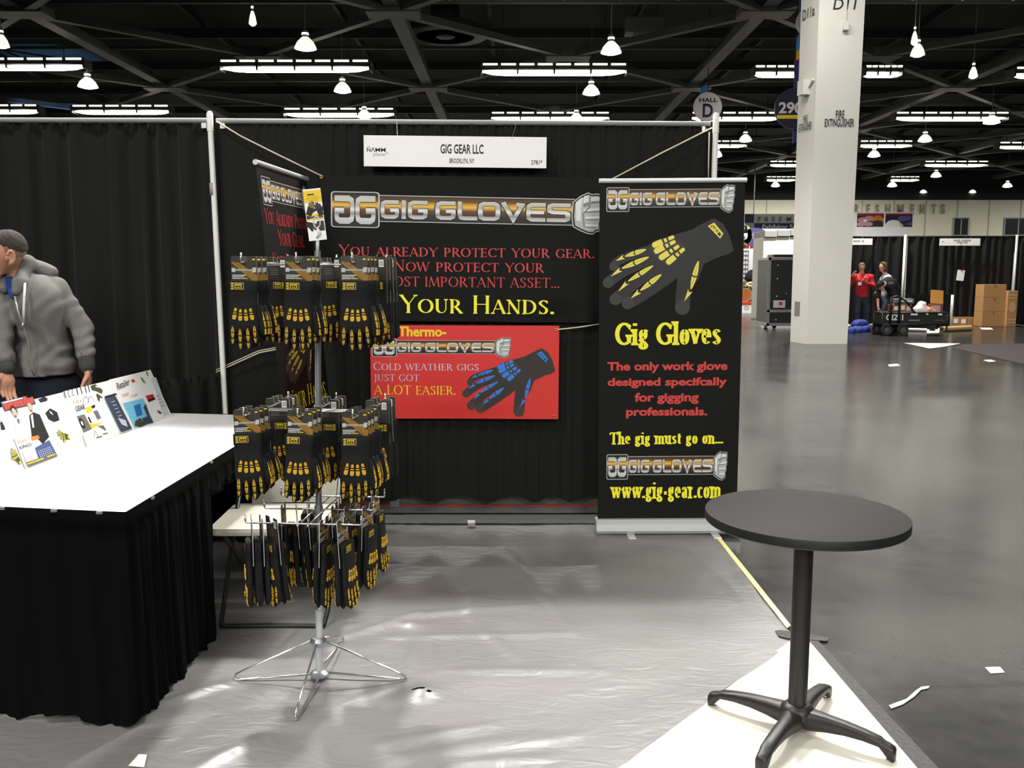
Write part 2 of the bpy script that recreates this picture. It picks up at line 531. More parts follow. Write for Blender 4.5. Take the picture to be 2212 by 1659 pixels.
def build_words(mb, name, mats, parent, gap):
    """one object per word: the letters' islands, split where the line has a wide gap"""
    par = list(range(len(mb.v)))
    def find(a):
        while par[a] != a:
            par[a] = par[par[a]]; a = par[a]
        return a
    for f in mb.f:
        r0 = find(f[0])
        for k in f[1:]: par[find(k)] = r0
    ext = {}
    for i, v in enumerate(mb.v):
        r = find(i); e = ext.get(r)
        ext[r] = (min(e[0], v[0]), max(e[1], v[0])) if e else (v[0], v[0])
    order = sorted(ext, key=lambda r: ext[r][0])
    word, w, hi = {}, 0, None
    for r in order:
        if hi is not None and ext[r][0] - hi > gap: w += 1
        hi = ext[r][1] if hi is None else max(hi, ext[r][1])
        word[r] = w
    for k in range(w + 1):
        q = MB(); idx = {}
        for f, mi in zip(mb.f, mb.m):
            if word[find(f[0])] != k: continue
            g = []
            for i in f:
                if i not in idx: idx[i] = len(q.v); q.v.append(mb.v[i])
                g.append(idx[i])
            q.f.append(tuple(g)); q.m.append(mi)
        q.build(name, mats, parent)

# ------------------------------------------------------------------ soft bodies: blended round cones, meshed
def sdf_mesh(prims, h, disp=None, clip=None, pad=0.06):
    lo = np.array([1e9] * 3); hi = -lo
    for p in prims:
        a, b = np.array(p['a'], float), np.array(p['b'], float)
        r = max(p['ra'], p['rb']) + pad
        lo = np.minimum(lo, np.minimum(a, b) - r); hi = np.maximum(hi, np.maximum(a, b) + r)
    n = np.ceil((hi - lo) / h).astype(int) + 1
    ax = [lo[i] + h * np.arange(n[i]) for i in range(3)]
    X, Y, Z = np.meshgrid(*ax, indexing='ij')
    D = np.full(X.shape, 9.0)
    for p in prims:
        a, b = np.array(p['a'], float), np.array(p['b'], float)
        rm = max(p['ra'], p['rb']) + 0.12
        sl = []
        for i in range(3):
            i0 = max(0, int((min(a[i], b[i]) - rm - lo[i]) / h)); i1 = min(n[i], int((max(a[i], b[i]) + rm - lo[i]) / h) + 2)
            sl.append(slice(i0, i1))
        sl = tuple(sl)
        x, y, z = X[sl] - a[0], Y[sl] - a[1], Z[sl] - a[2]
        ba = b - a
        L2 = max(1e-12, float(ba @ ba))
        t = np.clip((x * ba[0] + y * ba[1] + z * ba[2]) / L2, 0, 1)
        qx, qy, qz = x - t * ba[0], y - t * ba[1], z - t * ba[2]
        q2 = qx * qx + qy * qy + qz * qz
        if p.get('flat') is not None:
            d, k = np.array(p['flat'][0], float), p['flat'][1]
            d = d / np.linalg.norm(d)
            c = qx * d[0] + qy * d[1] + qz * d[2]
            q2 = q2 + c * c * (k * k - 1)
        dd = np.sqrt(q2) - (p['ra'] + t * (p['rb'] - p['ra']))
        if p.get('flat') is not None and p['flat'][1] > 1:
            dd = dd / p['flat'][1] ** 0.5
        k = p.get('k', 0.03)
        cur = D[sl]
        hh = np.clip(0.5 + 0.5 * (cur - dd) / k, 0, 1)
        D[sl] = np.where(cur > 5, dd, cur * (1 - hh) + dd * hh - k * hh * (1 - hh))
    if disp is not None:
        D = D + disp(X, Y, Z)
    if clip is not None:
        D = np.maximum(D, clip(X, Y, Z))
    ins = D < 0
    nx, ny, nz = n
    cnt = np.zeros((nx - 1, ny - 1, nz - 1)); pos = np.zeros((nx - 1, ny - 1, nz - 1, 3))
    offs = [(i, j, k) for i in (0, 1) for j in (0, 1) for k in (0, 1)]
    def cv(A, o):
        return A[o[0]:o[0] + nx - 1, o[1]:o[1] + ny - 1, o[2]:o[2] + nz - 1]
    for o1 in offs:
        for axi in range(3):
            if o1[axi] == 0:
                o2 = list(o1); o2[axi] = 1
                v1, v2 = cv(D, o1), cv(D, o2)
                cr = (v1 < 0) != (v2 < 0)
                t = np.where(cr, v1 / np.where(np.abs(v1 - v2) < 1e-9, 1e-9, v1 - v2), 0)
                for c in range(3):
                    base = o1[c] + (t if c == axi else 0)
                    pos[..., c] += np.where(cr, base, 0)
                cnt += cr
    act = cnt > 0
    idx = -np.ones(act.shape, int)
    idx[act] = np.arange(act.sum())
    cells = np.argwhere(act)
    V = lo + h * (cells + pos[act] / cnt[act][:, None])
    F = []
    for axi in range(3):
        o = [0, 0, 0]; o[axi] = 1
        u, w = (axi + 1) % 3, (axi + 2) % 3
        s1 = [slice(0, n[i]) for i in range(3)]; s2 = [slice(0, n[i]) for i in range(3)]
        s1[axi] = slice(0, n[axi] - 1); s2[axi] = slice(1, n[axi])
        A, B = ins[tuple(s1)], ins[tuple(s2)]
        e = np.argwhere(A != B)
        if not len(e): continue
        ok = (e[:, u] > 0) & (e[:, w] > 0) & (e[:, u] < n[u] - 1) & (e[:, w] < n[w] - 1)
        e = e[ok]
        def cell(du, dw):
            c = e.copy(); c[:, u] += du; c[:, w] += dw
            return idx[c[:, 0], c[:, 1], c[:, 2]]
        q = np.stack([cell(-1, -1), cell(0, -1), cell(0, 0), cell(-1, 0)], 1)
        flip = ~A[e[:, 0], e[:, 1], e[:, 2]]
        q[flip] = q[flip][:, ::-1]
        F.append(q)
    F = np.concatenate(F)
    F = F[(F >= 0).all(1)]
    return V, F
def cone(a, b, ra, rb=None, k=0.03, flat=None):
    return dict(a=tuple(a), b=tuple(b), ra=ra, rb=ra if rb is None else rb, k=k, flat=flat)
def soft(name, prims, h, material, parent=None, disp=None, clip=None, extra=None):
    V, F = sdf_mesh(prims, h, disp, clip)
    mb = MB()
    mb.add([tuple(v) for v in V], [tuple(int(i) for i in f) for f in F])
    if extra:
        for pr, hh in extra:
            V2, F2 = sdf_mesh(pr, hh)
            mb.add([tuple(v) for v in V2], [tuple(int(i) for i in f) for f in F2])
    return mb.build(name, material, parent, smooth=True)
# ------------------------------------------------------------------ floor, far wall, ceiling
def concrete():
    m = bpy.data.materials.new('polished_concrete')
    m.use_nodes = True
    nt = m.node_tree; L = nt.links
    b = nt.nodes['Principled BSDF']
    tc = nt.nodes.new('ShaderNodeTexCoord')
    n1 = nt.nodes.new('ShaderNodeTexNoise'); n1.inputs['Scale'].default_value = 0.7; n1.inputs['Detail'].default_value = 8; n1.inputs['Roughness'].default_value = 0.65
    n2 = nt.nodes.new('ShaderNodeTexNoise'); n2.inputs['Scale'].default_value = 9; n2.inputs['Detail'].default_value = 8
    n3 = nt.nodes.new('ShaderNodeTexVoronoi'); n3.feature = 'DISTANCE_TO_EDGE'; n3.inputs['Scale'].default_value = 0.22
    for n in (n1, n2, n3): L.new(tc.outputs['Object'], n.inputs['Vector'])
    r1 = nt.nodes.new('ShaderNodeValToRGB')
    r1.color_ramp.elements[0].position = 0.32; r1.color_ramp.elements[0].color = (0.022, 0.023, 0.0235, 1)
    r1.color_ramp.elements[1].position = 0.7; r1.color_ramp.elements[1].color = (0.052, 0.051, 0.0485, 1)
    L.new(n1.outputs['Fac'], r1.inputs[0])
    mx = nt.nodes.new('ShaderNodeMix'); mx.data_type = 'RGBA'; mx.blend_type = 'OVERLAY'; mx.inputs[0].default_value = 0.35
    L.new(r1.outputs[0], mx.inputs[6]); L.new(n2.outputs['Fac'], mx.inputs[7])
    rc = nt.nodes.new('ShaderNodeValToRGB')
    rc.color_ramp.elements[0].position = 0.0; rc.color_ramp.elements[0].color = (0.45, 0.45, 0.45, 1)
    rc.color_ramp.elements[1].position = 0.004; rc.color_ramp.elements[1].color = (1, 1, 1, 1)
    L.new(n3.outputs['Distance'], rc.inputs[0])
    mm = nt.nodes.new('ShaderNodeMix'); mm.data_type = 'RGBA'; mm.blend_type = 'MULTIPLY'; mm.inputs[0].default_value = 0.5
    L.new(mx.outputs[2], mm.inputs[6]); L.new(rc.outputs[0], mm.inputs[7])
    L.new(mm.outputs[2], b.inputs['Base Color'])
    mr = nt.nodes.new('ShaderNodeMapRange'); mr.inputs[3].default_value = 0.15; mr.inputs[4].default_value = 0.24
    L.new(n2.outputs['Fac'], mr.inputs[0]); L.new(mr.outputs[0], b.inputs['Roughness'])
    b.inputs['Specular IOR Level'].default_value = 0.22
    bp = nt.nodes.new('ShaderNodeBump'); bp.inputs['Strength'].default_value = 0.05; bp.inputs['Distance'].default_value = 0.02
    n4 = nt.nodes.new('ShaderNodeTexNoise'); n4.inputs['Scale'].default_value = 3.5; n4.inputs['Detail'].default_value = 3
    L.new(tc.outputs['Object'], n4.inputs['Vector']); L.new(n4.outputs['Fac'], bp.inputs['Height']); L.new(bp.outputs['Normal'], b.inputs['Normal'])
    return m
structure(MB().box((0, 31, -0.1), (130, 96, 0.2)).build('floor', concrete()))
structure(MB().box((0, 31, 11.2), (130, 96, 0.3)).build('ceiling', mat('dark_deck', None, 0.9, lin_rgb=(0.010, 0.010, 0.011), vary=(0.6, 0.5))))
FARY = 75.0
wz = at_y(1900, 432, FARY).z
m = MB()
m.box((0, FARY + 0.2, wz / 2), (130, 0.4, wz))
for i in range(-24, 25):
    m.box((i * 2.6, FARY - 0.02, wz / 2), (0.05, 0.05, wz), 1)
structure(m.build('wall_back', [mat('pale_wall_paint', (196, 194, 172), 0.7), mat('wall_joint', (150, 148, 132), 0.7)]))
structure(MB().box((0, FARY + 0.3, (11.05 + wz) / 2), (130, 0.6, 11.05 - wz)).build('trim_1', mat('dark_upper_wall', None, 0.9, lin_rgb=(0.01, 0.01, 0.011))))
def far_window(n, px0, px1, py0, pys):
    a, b = at_y(px0, py0, FARY - 0.06), at_y(px1, pys, FARY - 0.06)
    m = MB()
    m.box(((a.x + b.x) / 2, FARY - 0.03, (a.z + b.z) / 2), (b.x - a.x, 0.05, a.z - b.z), 0)
    for k in (0.0, 0.5, 1.0):
        m.box((a.x + (b.x - a.x) * k, FARY - 0.08, (a.z + b.z) / 2), (0.08, 0.06, a.z - b.z), 1)
        m.box(((a.x + b.x) / 2, FARY - 0.08, b.z + (a.z - b.z) * k), (b.x - a.x, 0.06, 0.08), 1)
    structure(m.build('window_%d' % n, [mat('dark_glass', (38, 42, 42), 0.08), mat('window_frame_grey', (120, 120, 112), 0.5)]))
far_window(1, 2061, 2088, 471, 545)
far_window(2, 2171, 2225, 471, 545)

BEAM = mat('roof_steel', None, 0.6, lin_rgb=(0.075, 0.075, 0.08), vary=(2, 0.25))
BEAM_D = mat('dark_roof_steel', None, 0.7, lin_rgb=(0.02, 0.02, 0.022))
def beam(p, q, w, h, m=BEAM):
    p, q = Vector(p), Vector(q)
    d = q - p
    rot = Matrix.Rotation(math.atan2(d.y, d.x), 3, 'Z') @ Matrix.Rotation(-math.asin(d.z / d.length), 3, 'Y')
    o = structure(MB().box((0, 0, 0), (d.length, w, h)).build('roof_beam', m))
    o.matrix_world = Matrix.Translation((p + q) / 2) @ rot.to_4x4()
    return o
DXN, DYN, X0N, Y0N, ZN = 10.6, 5.35, -3.38, 26.85, 8.9
def node(i, j):
    return Vector((X0N + DXN * i + (DXN / 2 if j % 2 else 0), Y0N + DYN * j, ZN))
for j in range(-1, 8):
    for i in range(-4, 6):
        a = node(i, j)
        if abs(a.x) > 0.75 * a.y + 6: continue
        structure(MB().box((0, 0, 0), (1.5, 0.8, 0.24)).build('roof_node', BEAM)).location = a
        for t in ((node(i, j + 1), node(i - 1, j + 1)) if j % 2 == 0 else (node(i, j + 1), node(i + 1, j + 1))):
            beam(a, t, 0.24, 0.2)
for i in range(-3, 5):
    x = X0N + DXN * i
    beam((x, 20, ZN + 0.15), (x, FARY - 0.5, ZN + 0.15), 0.42, 0.3)
for j in range(-1, 9):
    y = Y0N + DYN * j
    hw = 0.7 * y + 8
    beam((-hw, y, ZN + 0.25), (hw, y, ZN + 0.25), 0.10, 0.10)
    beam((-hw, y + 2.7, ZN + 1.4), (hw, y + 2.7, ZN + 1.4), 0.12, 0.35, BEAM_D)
for i in range(-7, 8):
    x = X0N + DXN * i / 2 + 2.6
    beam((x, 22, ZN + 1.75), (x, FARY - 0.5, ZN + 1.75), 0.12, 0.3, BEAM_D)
for k, (px, py) in enumerate(((560, 20), (925, 75), (1690, 40))):
    pass

# ------------------------------------------------------------------ ceiling fixtures
TUBE_GLOW = mat('fluorescent_glow', (255, 250, 228), 0.5, emit=15.0)
SLOT_GLOW = mat('uplight_glow', (240, 245, 225), 0.5, emit=2.5)
BULB_GLOW = mat('halide_glow', (255, 246, 232), 0.5, emit=18.0)
HOUSING = mat('dark_lamp_housing', None, 0.5, lin_rgb=(0.03, 0.03, 0.03))
REFLECTOR = mat('glowing_acrylic_reflector', (245, 240, 232), 0.4, emit=1.1)
rank = ['nearest', 'second', 'third', 'fourth', 'fifth', 'sixth', 'seventh', 'eighth', 'ninth', 'tenth', 'eleventh', 'twelfth', 'thirteenth', 'fourteenth']
def strip_light(px0, px1, py, label, z=8.1):
    a, b = at_z(px0, py, z), at_z(px1, py, z)
    L = b.x - a.x
    t = thing('fluorescent_strip_light', label, 'ceiling light', ((a.x + b.x) / 2, a.y, z + 0.14), 0, 'fluorescent strips under the hall roof')
    m = MB()
    m.box((0, 0.0, 0.10), (L, 0.5, 0.06))
    for s in (-1, 1):
        m.box((0, s * 0.27, 0.19), (L, 0.04, 0.20))
    k = max(3, int(L / 1.22))
    for i in range(k + 1):
        m.box((-L / 2 + L * i / k, -0.02, 0.10), (0.06, 0.6, 0.30))
    for s in (-1, 1):
        m.tube([(s * L * .35, 0, 0.2), (s * L * .35, 0, 11.05 - z - .14)], 0.01, 6)
    m.build('housing', HOUSING, t)
    prof = MB()
    n = 8
    vs, fs = [], []
    for i in range(13):
        x = -L / 2 + L * i / 12
        e = 0.12 if i in (0, 12) else (0.8 if i in (1, 11) else 1.0)
        for q in range(n + 1):
            an = math.pi * q / n
            vs.append((x, -0.24 * e * math.cos(an), 0.05 - 0.12 * e * math.sin(an)))
    for i in range(12):
        for q in range(n):
            fs.append((i * (n + 1) + q, i * (n + 1) + q + 1, (i + 1) * (n + 1) + q + 1, (i + 1) * (n + 1) + q))
    prof.add(vs, fs)
    prof.build('diffuser', TUBE_GLOW, t, smooth=True)
    for i in range(k):
        u = MB()
        x = -L / 2 + L * (i + .5) / k
        for s in (-.25, .25):
            u.box((x + s * L / k, -0.30, 0.24), (L / k * 0.40, 0.03, 0.06))
        u.build('uplight_slot', SLOT_GLOW, t)
    return t
rows = [
 ('nearest row', [(845, 1468, 3, 'over the middle of the booth'), (1873, 2420, 4, 'right of the white column')]),
 ('second row', [(-140, 190, 157, 'at the far left'), (480, 802, 161, 'left of the middle'), (1040, 1353, 168, 'above the white name sign'), (1625, 1765, 172, 'running behind the white column'), (1862, 1942, 172, 'just right of the white column'), (2182, 2420, 175, 'at the right end')]),
 ('third row', [(-90, 90, 250, 'at the far left, cut by the drape rail'), (162, 372, 251, 'over the grey hooded man'), (615, 855, 257, 'touching the drape rail'), (1060, 1316, 265, 'behind the drape rail'), (1490, 1686, 265, 'below the round HALL D sign'), (1928, 2172, 265, 'right of the white column')]),
 ('fourth row', [(1500, 1611, 322, 'beside the right drape pole'), (1853, 1966, 322, 'right of the white column'), (2152, 2300, 325, 'at the right end')]),
 ('fifth row', [(1660, 1760, 363, 'left of the white column'), (1992, 2130, 363, 'right of the white column')]),
 ('sixth row', [(1653, 1716, 394, 'left of the white column'), (1920, 1982, 394, 'right of the white column')]),
]
for rn, its in rows:
    for x0, x1, y, where in its:
        strip_light(x0, x1, y, 'fluorescent strip light in the %s, %s' % (rn, where))

def high_bay(px, py, wpx, label, glow=True):
    z = 7.9
    p = at_z(px, py, z)
    dist = p.y
    r = 0.5 * wpx * dist / FPX
    t = thing('high_bay_lamp', label, 'ceiling light', p, 0, 'bell shaped lamps under the hall roof')
    m = MB()
    m.lathe([(r, -0.02), (r * 0.97, 0.02), (r * 0.75, 0.16), (r * 0.42, 0.27), (r * 0.3, 0.30)], 24)
    m.build('reflector', REFLECTOR, t, smooth=True)
    MB().lathe([(r * 0.0, 0.05), (r * 0.55, 0.035), (r * 0.86, 0.03), (r * .9, -0.015), (r * 0.5, -0.06), (0.0, -0.08)], 20).build('bulb', BULB_GLOW, t, smooth=True)
    MB().lathe([(r * 0.28, 0.30), (r * 0.30, 0.34), (r * 0.30, 0.46), (r * 0.2, 0.5), (0.012, 0.5), (0.012, 0.75), (0.008, 11.05 - z)], 14).build('ballast_housing', mat('lamp_cap_grey', (150, 150, 145), 0.4), t, smooth=True, angle=40)
    MB().lathe([(r * 0.305, 0.36), (r * 0.33, 0.39), (r * 0.305, 0.42)], 14).build('neck_glow', SLOT_GLOW, t, smooth=True)
    return t
bays = [
 (4, 99, 30, 'at the left edge of the hall'), (660, 104, 46, 'largest of all, above the leaning rope pole'), (1320, 113, 44, 'above the white name sign'),
 (190, 187, 41, 'above the grey hooded man'), (740, 197, 37, 'under the second strip left of the middle'), (1277, 202, 37, 'under the strip above the name sign'),
 (787, 253, 30, 'on the drape rail left of the name sign'), (1245, 260, 30, 'on the drape rail right of the name sign'), (2142, 265, 34, 'at the right end of the third strip row'),
 (1975, 92, 14, 'small and high, right of the white column'), (1982, 118, 29, 'tilted beside the high small lamp'), (1610, 304, 28, 'beside the right drape pole, higher one'),
 (1998, 304, 29, 'right of the column under the third strip row'), (1888, 337, 26, 'just right of the column, fourth row'), (1551, 337, 18, 'against the right drape pole'),
 (2022, 381, 22, 'under the fifth strip row'), (1675, 402, 19, 'left of the column, just over the far wall'), (1927, 402, 20, 'right of the column, sixth row'),
 (2176, 403, 20, 'at the right, sixth row'), (1992, 416, 20, 'lowest row, just over the far lettering'), (2098, 416, 20, 'lowest row, over the far window'), (2102, 165, 18, 'high up near the right edge'),
 (546, 50, 16, 'small and high above the left pole'),
]
for px, py, w, where in bays:
    high_bay(px, py, w, 'bright bell shaped hall lamp %s' % where)

# round supply vent and box loudspeaker up in the roof
p = at_z(962, 80, 9.6)
t = thing('ceiling_vent', 'large round ringed air vent high in the dark roof', 'vent', p)
VENT = mat('vent_grey', None, 0.5, lin_rgb=(0.05, 0.05, 0.05))
m = MB()
for r0 in (1.35, 1.0, 0.65):
    m.lathe([(r0, 0.0), (r0 + 0.10, 0.02), (r0 + 0.02, 0.3), (r0 - 0.06, 0.3)], 36)
m.build('diffuser_rings', VENT, t, smooth=True, angle=40)
MB().lathe([(0.3, -0.02), (0.5, 0.1), (0.5, 1.4), (0.3, 1.45)], 24).build('duct_stub', VENT, t, smooth=True, angle=40)
p = at_z(1391, 75, 9.2)
t = thing('roof_loudspeaker', 'grey box loudspeaker hung in the dark roof beside a bell lamp', 'loudspeaker', p)
MB().box((0, 0, 0.25), (1.25, 0.7, 0.5), bev=0.05).build('cabinet', mat('speaker_grey', None, 0.5, lin_rgb=(0.12, 0.12, 0.12)), t)
MB().box((0, -0.05, -0.03), (0.7, 0.5, 0.1), bev=0.03).build('grille', mat('speaker_grille', None, 0.5, lin_rgb=(0.25, 0.25, 0.26)), t)
MB().tube([(-.4, 0, .5), (-.4, 0, 1.86)], .02, 6).tube([(.4, 0, .5), (.4, 0, 1.86)], .02, 6).build('bracket', BEAM, t)
# blue show light that catches the roof steel on the left
l = bpy.data.lights.new('blue_show_light', 'SPOT'); l.energy = 4200; l.color = (0.2, 0.5, 1.0); l.spot_size = R(34); l.spot_blend = 0.7; l.shadow_soft_size = 0.2
o = bpy.data.objects.new('blue_show_light', l); COL.objects.link(o); o.location = (-20.5, 40.5, 3.0); o.rotation_euler = (R(172), 0, 0)

# ------------------------------------------------------------------ the white column
ca, cb, cl = at_z(1742, 743), at_z(1830, 743), at_z(1707, 738)
cw = cb.x - ca.x
PAINT = mat('column_paint', (204, 202, 194), 0.55, vary=(1.5, 0.04))
t = thing('hall_column', 'tall square white concrete column with FIRE EXTINGUISHER lettering on its faces', 'column', (ca.x, ca.y, 0))
sd = Vector((cl.x - ca.x, cl.y - ca.y, 0))
top = 11.0
gr = 0.0045
def col_ring(z):
    g = gr * z
    return [(-g, -g, z), (cw + g, -g, z), (cw + sd.x + g, sd.y + g, z), (sd.x - g, sd.y + g, z)]
m = MB()
rings = [col_ring(z) for z in (0, 3, 6, top)]
vs = [p for r_ in rings for p in r_]
fs = [(0, 3, 2, 1), (12, 13, 14, 15)]
for i in range(3):
    for k in range(4):
        fs.append((i * 4 + k, i * 4 + (k + 1) % 4, (i + 1) * 4 + (k + 1) % 4, (i + 1) * 4 + k))
m.add(vs, fs)
m.build('shaft', PAINT, t)
def on_front(name, fn, material):
    mb = MB(); fn(mb)
    o = mb.build(name, material, t)
    o.rotation_euler = (R(90), 0, 0)
    return o
def fpix(px, py):
    q = at_y(px, py, ca.y)
    return q.x - ca.x, q.z
def box_on_front(px0, py0, px1, py1):
    x0, z0 = fpix(px0, py1); x1, z1 = fpix(px1, py0)
    return x0, z0, x1, z1
def front_text(mb):
    for txt, bx in (('FIRE', (1804, 239, 1823, 256)), ('EXTINGUISHER', (1780, 257, 1844, 274)), ('D11', (1798, -2, 1850, 22))):
        x0, z0, x1, z1 = box_on_front(*bx)
        sans(mb, txt, x0, z0, x1, z1, 0.035, 0, bold=0.012, shear=0.15 if txt == 'D11' else 0)
on_front('lettering', front_text, INK_BLACK)
sx_ = sd.normalized(); cs = sd.length
side = bpy.data.objects.new('side_lettering', None)
def side_text():
    mb = MB()
    def sb(px0, py0, px1, py1, u0, u1):
        z1 = at_y(px0, py0, ca.y + .3).z; z0 = at_y(px0, py1, ca.y + .3).z
        return u0, z0, u1, z1
    for txt, u0, u1, y0, y1 in (('FIRE', .38, .62, 249, 264), ('EXTINGUISHER', .12, .88, 265, 282), ('D11a', .1, .8, 15, 38)):
        _, z0, _, z1 = sb(1750, y0, 1750, y1, 0, 0)
        sans(mb, txt, u0 * cs, z0, u1 * cs, z1, 0.045, 0, bold=0.012)
    o = mb.build('lettering', INK_BLACK, t)
    x = -sx_
    M = Matrix(((x.x, 0, x.y, sd.x), (x.y, 0, -x.x, sd.y), (0, 1, 0, 0), (0, 0, 0, 1)))
    o.matrix_local = M
side_text()
x0, z0, x1, z1 = box_on_front(1818, 50, 1830, 68)
MB().box(((x0 + x1) / 2, -0.08, (z0 + z1) / 2), (x1 - x0, 0.1, z1 - z0), bev=.01).tube([((x0 + x1) / 2, -0.05, z1), ((x0 + x1) / 2, -0.05, top - .05)], 0.02, 8).build('conduit_box', PAINT, t)
def sidept(u, z, out=0.05):
    n = Vector((-sx_.y, sx_.x, 0)); n = n if n.x < 0 else -n
    q = sx_ * (u * cs) + n * out
    return Vector((q.x, q.y, z))
zb = at_y(1745, 190, ca.y + .3).z
m = MB()
m.tube([sidept(.1, zb + .12), sidept(.45, zb - .05), sidept(.45, zb + .1), sidept(.9, zb + .1)], 0.03, 8)
m.box(sidept(.5, zb, .08), (.22, .22, .3), rot=Matrix.Rotation(math.atan2(sx_.y, sx_.x), 3, 'Z'))
m.build('wall_bracket', PAINT, t)
zr = at_y(1719, 667, ca.y + .3).z
m = MB(); m.box(sidept(.62, zr, .0), (.2, .03, .3), rot=Matrix.Rotation(math.atan2(sx_.y, sx_.x), 3, 'Z'))
m.build('recessed_outlet', mat('outlet_shadow_grey', (120, 118, 112), 0.6), t)
# ------------------------------------------------------------------ pipe and drape
WY = 5.45
RAILZ = 2.425
XL, XR = -1.755, 1.185
def pole(x, y, ztop, label, lean=0.0, r=0.0165, material=PIPE_WHITE, name='drape_pole'):
    t = thing(name, label, 'pole', (x, y, 0))
    MB().tube([(lean, 0, 0.012), (0, 0, ztop)], r, 16).build('upright', material, t, smooth=True, angle=50)
    MB().box((lean, 0.06, 0.006), (0.26, 0.2, 0.012), bev=.003).build('base_plate', material, t)
    m = MB()
    m.lathe([(r, ztop - 0.10), (r + 0.002, ztop - 0.10), (r + 0.002, ztop - 0.0), (r * .6, ztop + 0.015), (0, ztop + 0.017)], 16)
    m.build('top_cap', material, t, smooth=True, angle=40)
    m = MB(); m.lathe([(r, 1.99), (r + .0015, 1.99), (r + .0015, 2.06), (r, 2.06)], 16)
    m.build('tape_band', mat('grey_tape_band', (150, 150, 146), 0.6), t, smooth=True)
    return t
pole(XL, WY - 0.055, RAILZ + 0.03, 'white drape pole at the left back corner of the booth', lean=0.03)
pole(XR, WY - 0.055, RAILZ + 0.02, 'white drape pole behind the roll up banner at the right back corner', lean=-0.01)
pole(-4.7, WY - 0.055, RAILZ + 0.02, 'white drape pole at the far end of the neighbouring bay')
def rail(x0, x1, y, z0, z1, label, r=0.015, y1=None):
    t = thing('drape_rail', label, 'rail', (x0, y, z0))
    v = Vector((x1 - x0, (y1 if y1 is not None else y) - y, z1 - z0))
    MB().tube([(0, 0, 0), v], r, 14).build('tube', mat('dull_grey_rail', (138, 139, 138), .5, metal=.2), t, smooth=True, angle=50)
    m = MB()
    d = v.normalized()
    for e in (Vector((0, 0, 0)) + d * 0.035, v - d * 0.035):
        m.box(e - Vector((0, 0, 0.02)), (0.03, 0.012, 0.05), bev=.003)
    m.build('hook', ALU, t)
    return t
rail(XL + 0.02, XR - 0.02, WY, RAILZ - 0.002, RAILZ - 0.02, 'long silver drape rail across the back of the glove booth')
rail(-4.68, XL - 0.02, WY, RAILZ + 0.005, RAILZ, 'silver drape rail above the grey hooded man')
rng = random.Random(3)
def drape(x0, x1, y, ztop, zbot, name, label, pleat=0.13, amp=0.022, p1=None, material=BLACK_DRAPE, smoothx=None, seed=1, hem=0.02, kind=None, parent=None, group=None):
    """hanging cloth with pleats; runs from (x0,y) to p1 or (x1,y)"""
    rr = random.Random(seed)
    A = Vector((x0, y, 0)); B = Vector(p1 + (0,)) if p1 else Vector((x1, y, 0))
    d = (B - A); Ln = d.length; d.normalize(); nrm = Vector((-d.y, d.x, 0))
    nx = int(Ln / 0.0085)
    nz = 26
    ph = [0.0]
    f = 1.0
    for i in range(nx):
        if i % 15 == 0: f = rr.uniform(0.6, 1.5)
        ph.append(ph[-1] + 2 * math.pi * (Ln / nx) / pleat * f)
    am = [0.5 + 0.5 * math.sin(i * 0.010 + seed) for i in range(nx + 1)]
    vs, fs = [], []
    for k in range(nz + 1):
        t = k / nz
        t = t ** 1.6 if k < nz else 1.0
        z = ztop - (ztop - zbot) * t
        for i in range(nx + 1):
            s = i / nx
            a = amp * (0.35 + 0.65 * am[i])
            if smoothx: a *= smoothx(s, t)
            off = a * math.sin(ph[i]) * (0.75 + 0.25 * t) + 0.16 * a * math.sin(1.7 * ph[i] + 5 * t + seed)
            if t < 0.06:
                off += 0.010 * math.sin(3.1 * ph[i]) * (1 - t / 0.06)
            q = A + d * (s * Ln) + nrm * off
            zz = z + (hem * math.sin(ph[i] * 0.31 + seed) * t ** 6)
            if k == 0: zz += 0.008 * math.sin(4.2 * ph[i])
            vs.append((q.x, q.y, zz))
    for k in range(nz):
        for i in range(nx):
            a = k * (nx + 1) + i
            fs.append((a, a + 1, a + nx + 2, a + nx + 1))
    m = MB(); m.add(vs, fs)
    o = m.build(name, material, parent, smooth=True)
    if parent is None:
        tag(o, label, 'drape', group, kind)
    return o
drape(XL - 0.01, XR + 0.01, WY + 0.004, RAILZ - 0.012, 0.15, 'backdrop_drape', 'black pleated drape across the back of the glove booth behind the banners', pleat=0.10, amp=0.02, seed=2, smoothx=lambda s, t: 0.12 + 0.88 * smoothstep(0.15, 0.34, s))
drape(-4.65, XL + 0.02, WY + 0.03, RAILZ - 0.008, 0.12, 'backdrop_drape', 'black pleated drape behind the grey hooded man', pleat=0.16, amp=0.03, seed=5)
# low side drape
LR0 = Vector((XL - 0.02, WY - 0.05, 0.90)); LRM = Vector((-2.14, 4.93, 0.90)); LR1 = Vector((-2.64, 3.0, 0.90))
rail(LR0.x, LRM.x, LR0.y, LR0.z, LRM.z, 'low silver side rail running forward from the left back pole', y1=LRM.y, r=0.012)
rail(LRM.x, LR1.x, LRM.y, LRM.z, LR1.z, 'low silver side rail hidden behind the display boards', y1=LR1.y, r=0.012)
drape(LR0.x + .03, 0, LR0.y - 0.03, 0.935, 0.06, 'side_drape', 'low black drape from the left back pole to the display boards', p1=(LRM.x + .03, LRM.y - .03), pleat=0.12, amp=0.022, seed=9)
drape(LRM.x + .03, 0, LRM.y - 0.05, 0.935, 0.06, 'side_drape', 'low black drape between the display boards and the hooded man', p1=(LR1.x + .03, LR1.y), pleat=0.12, amp=0.018, seed=10)

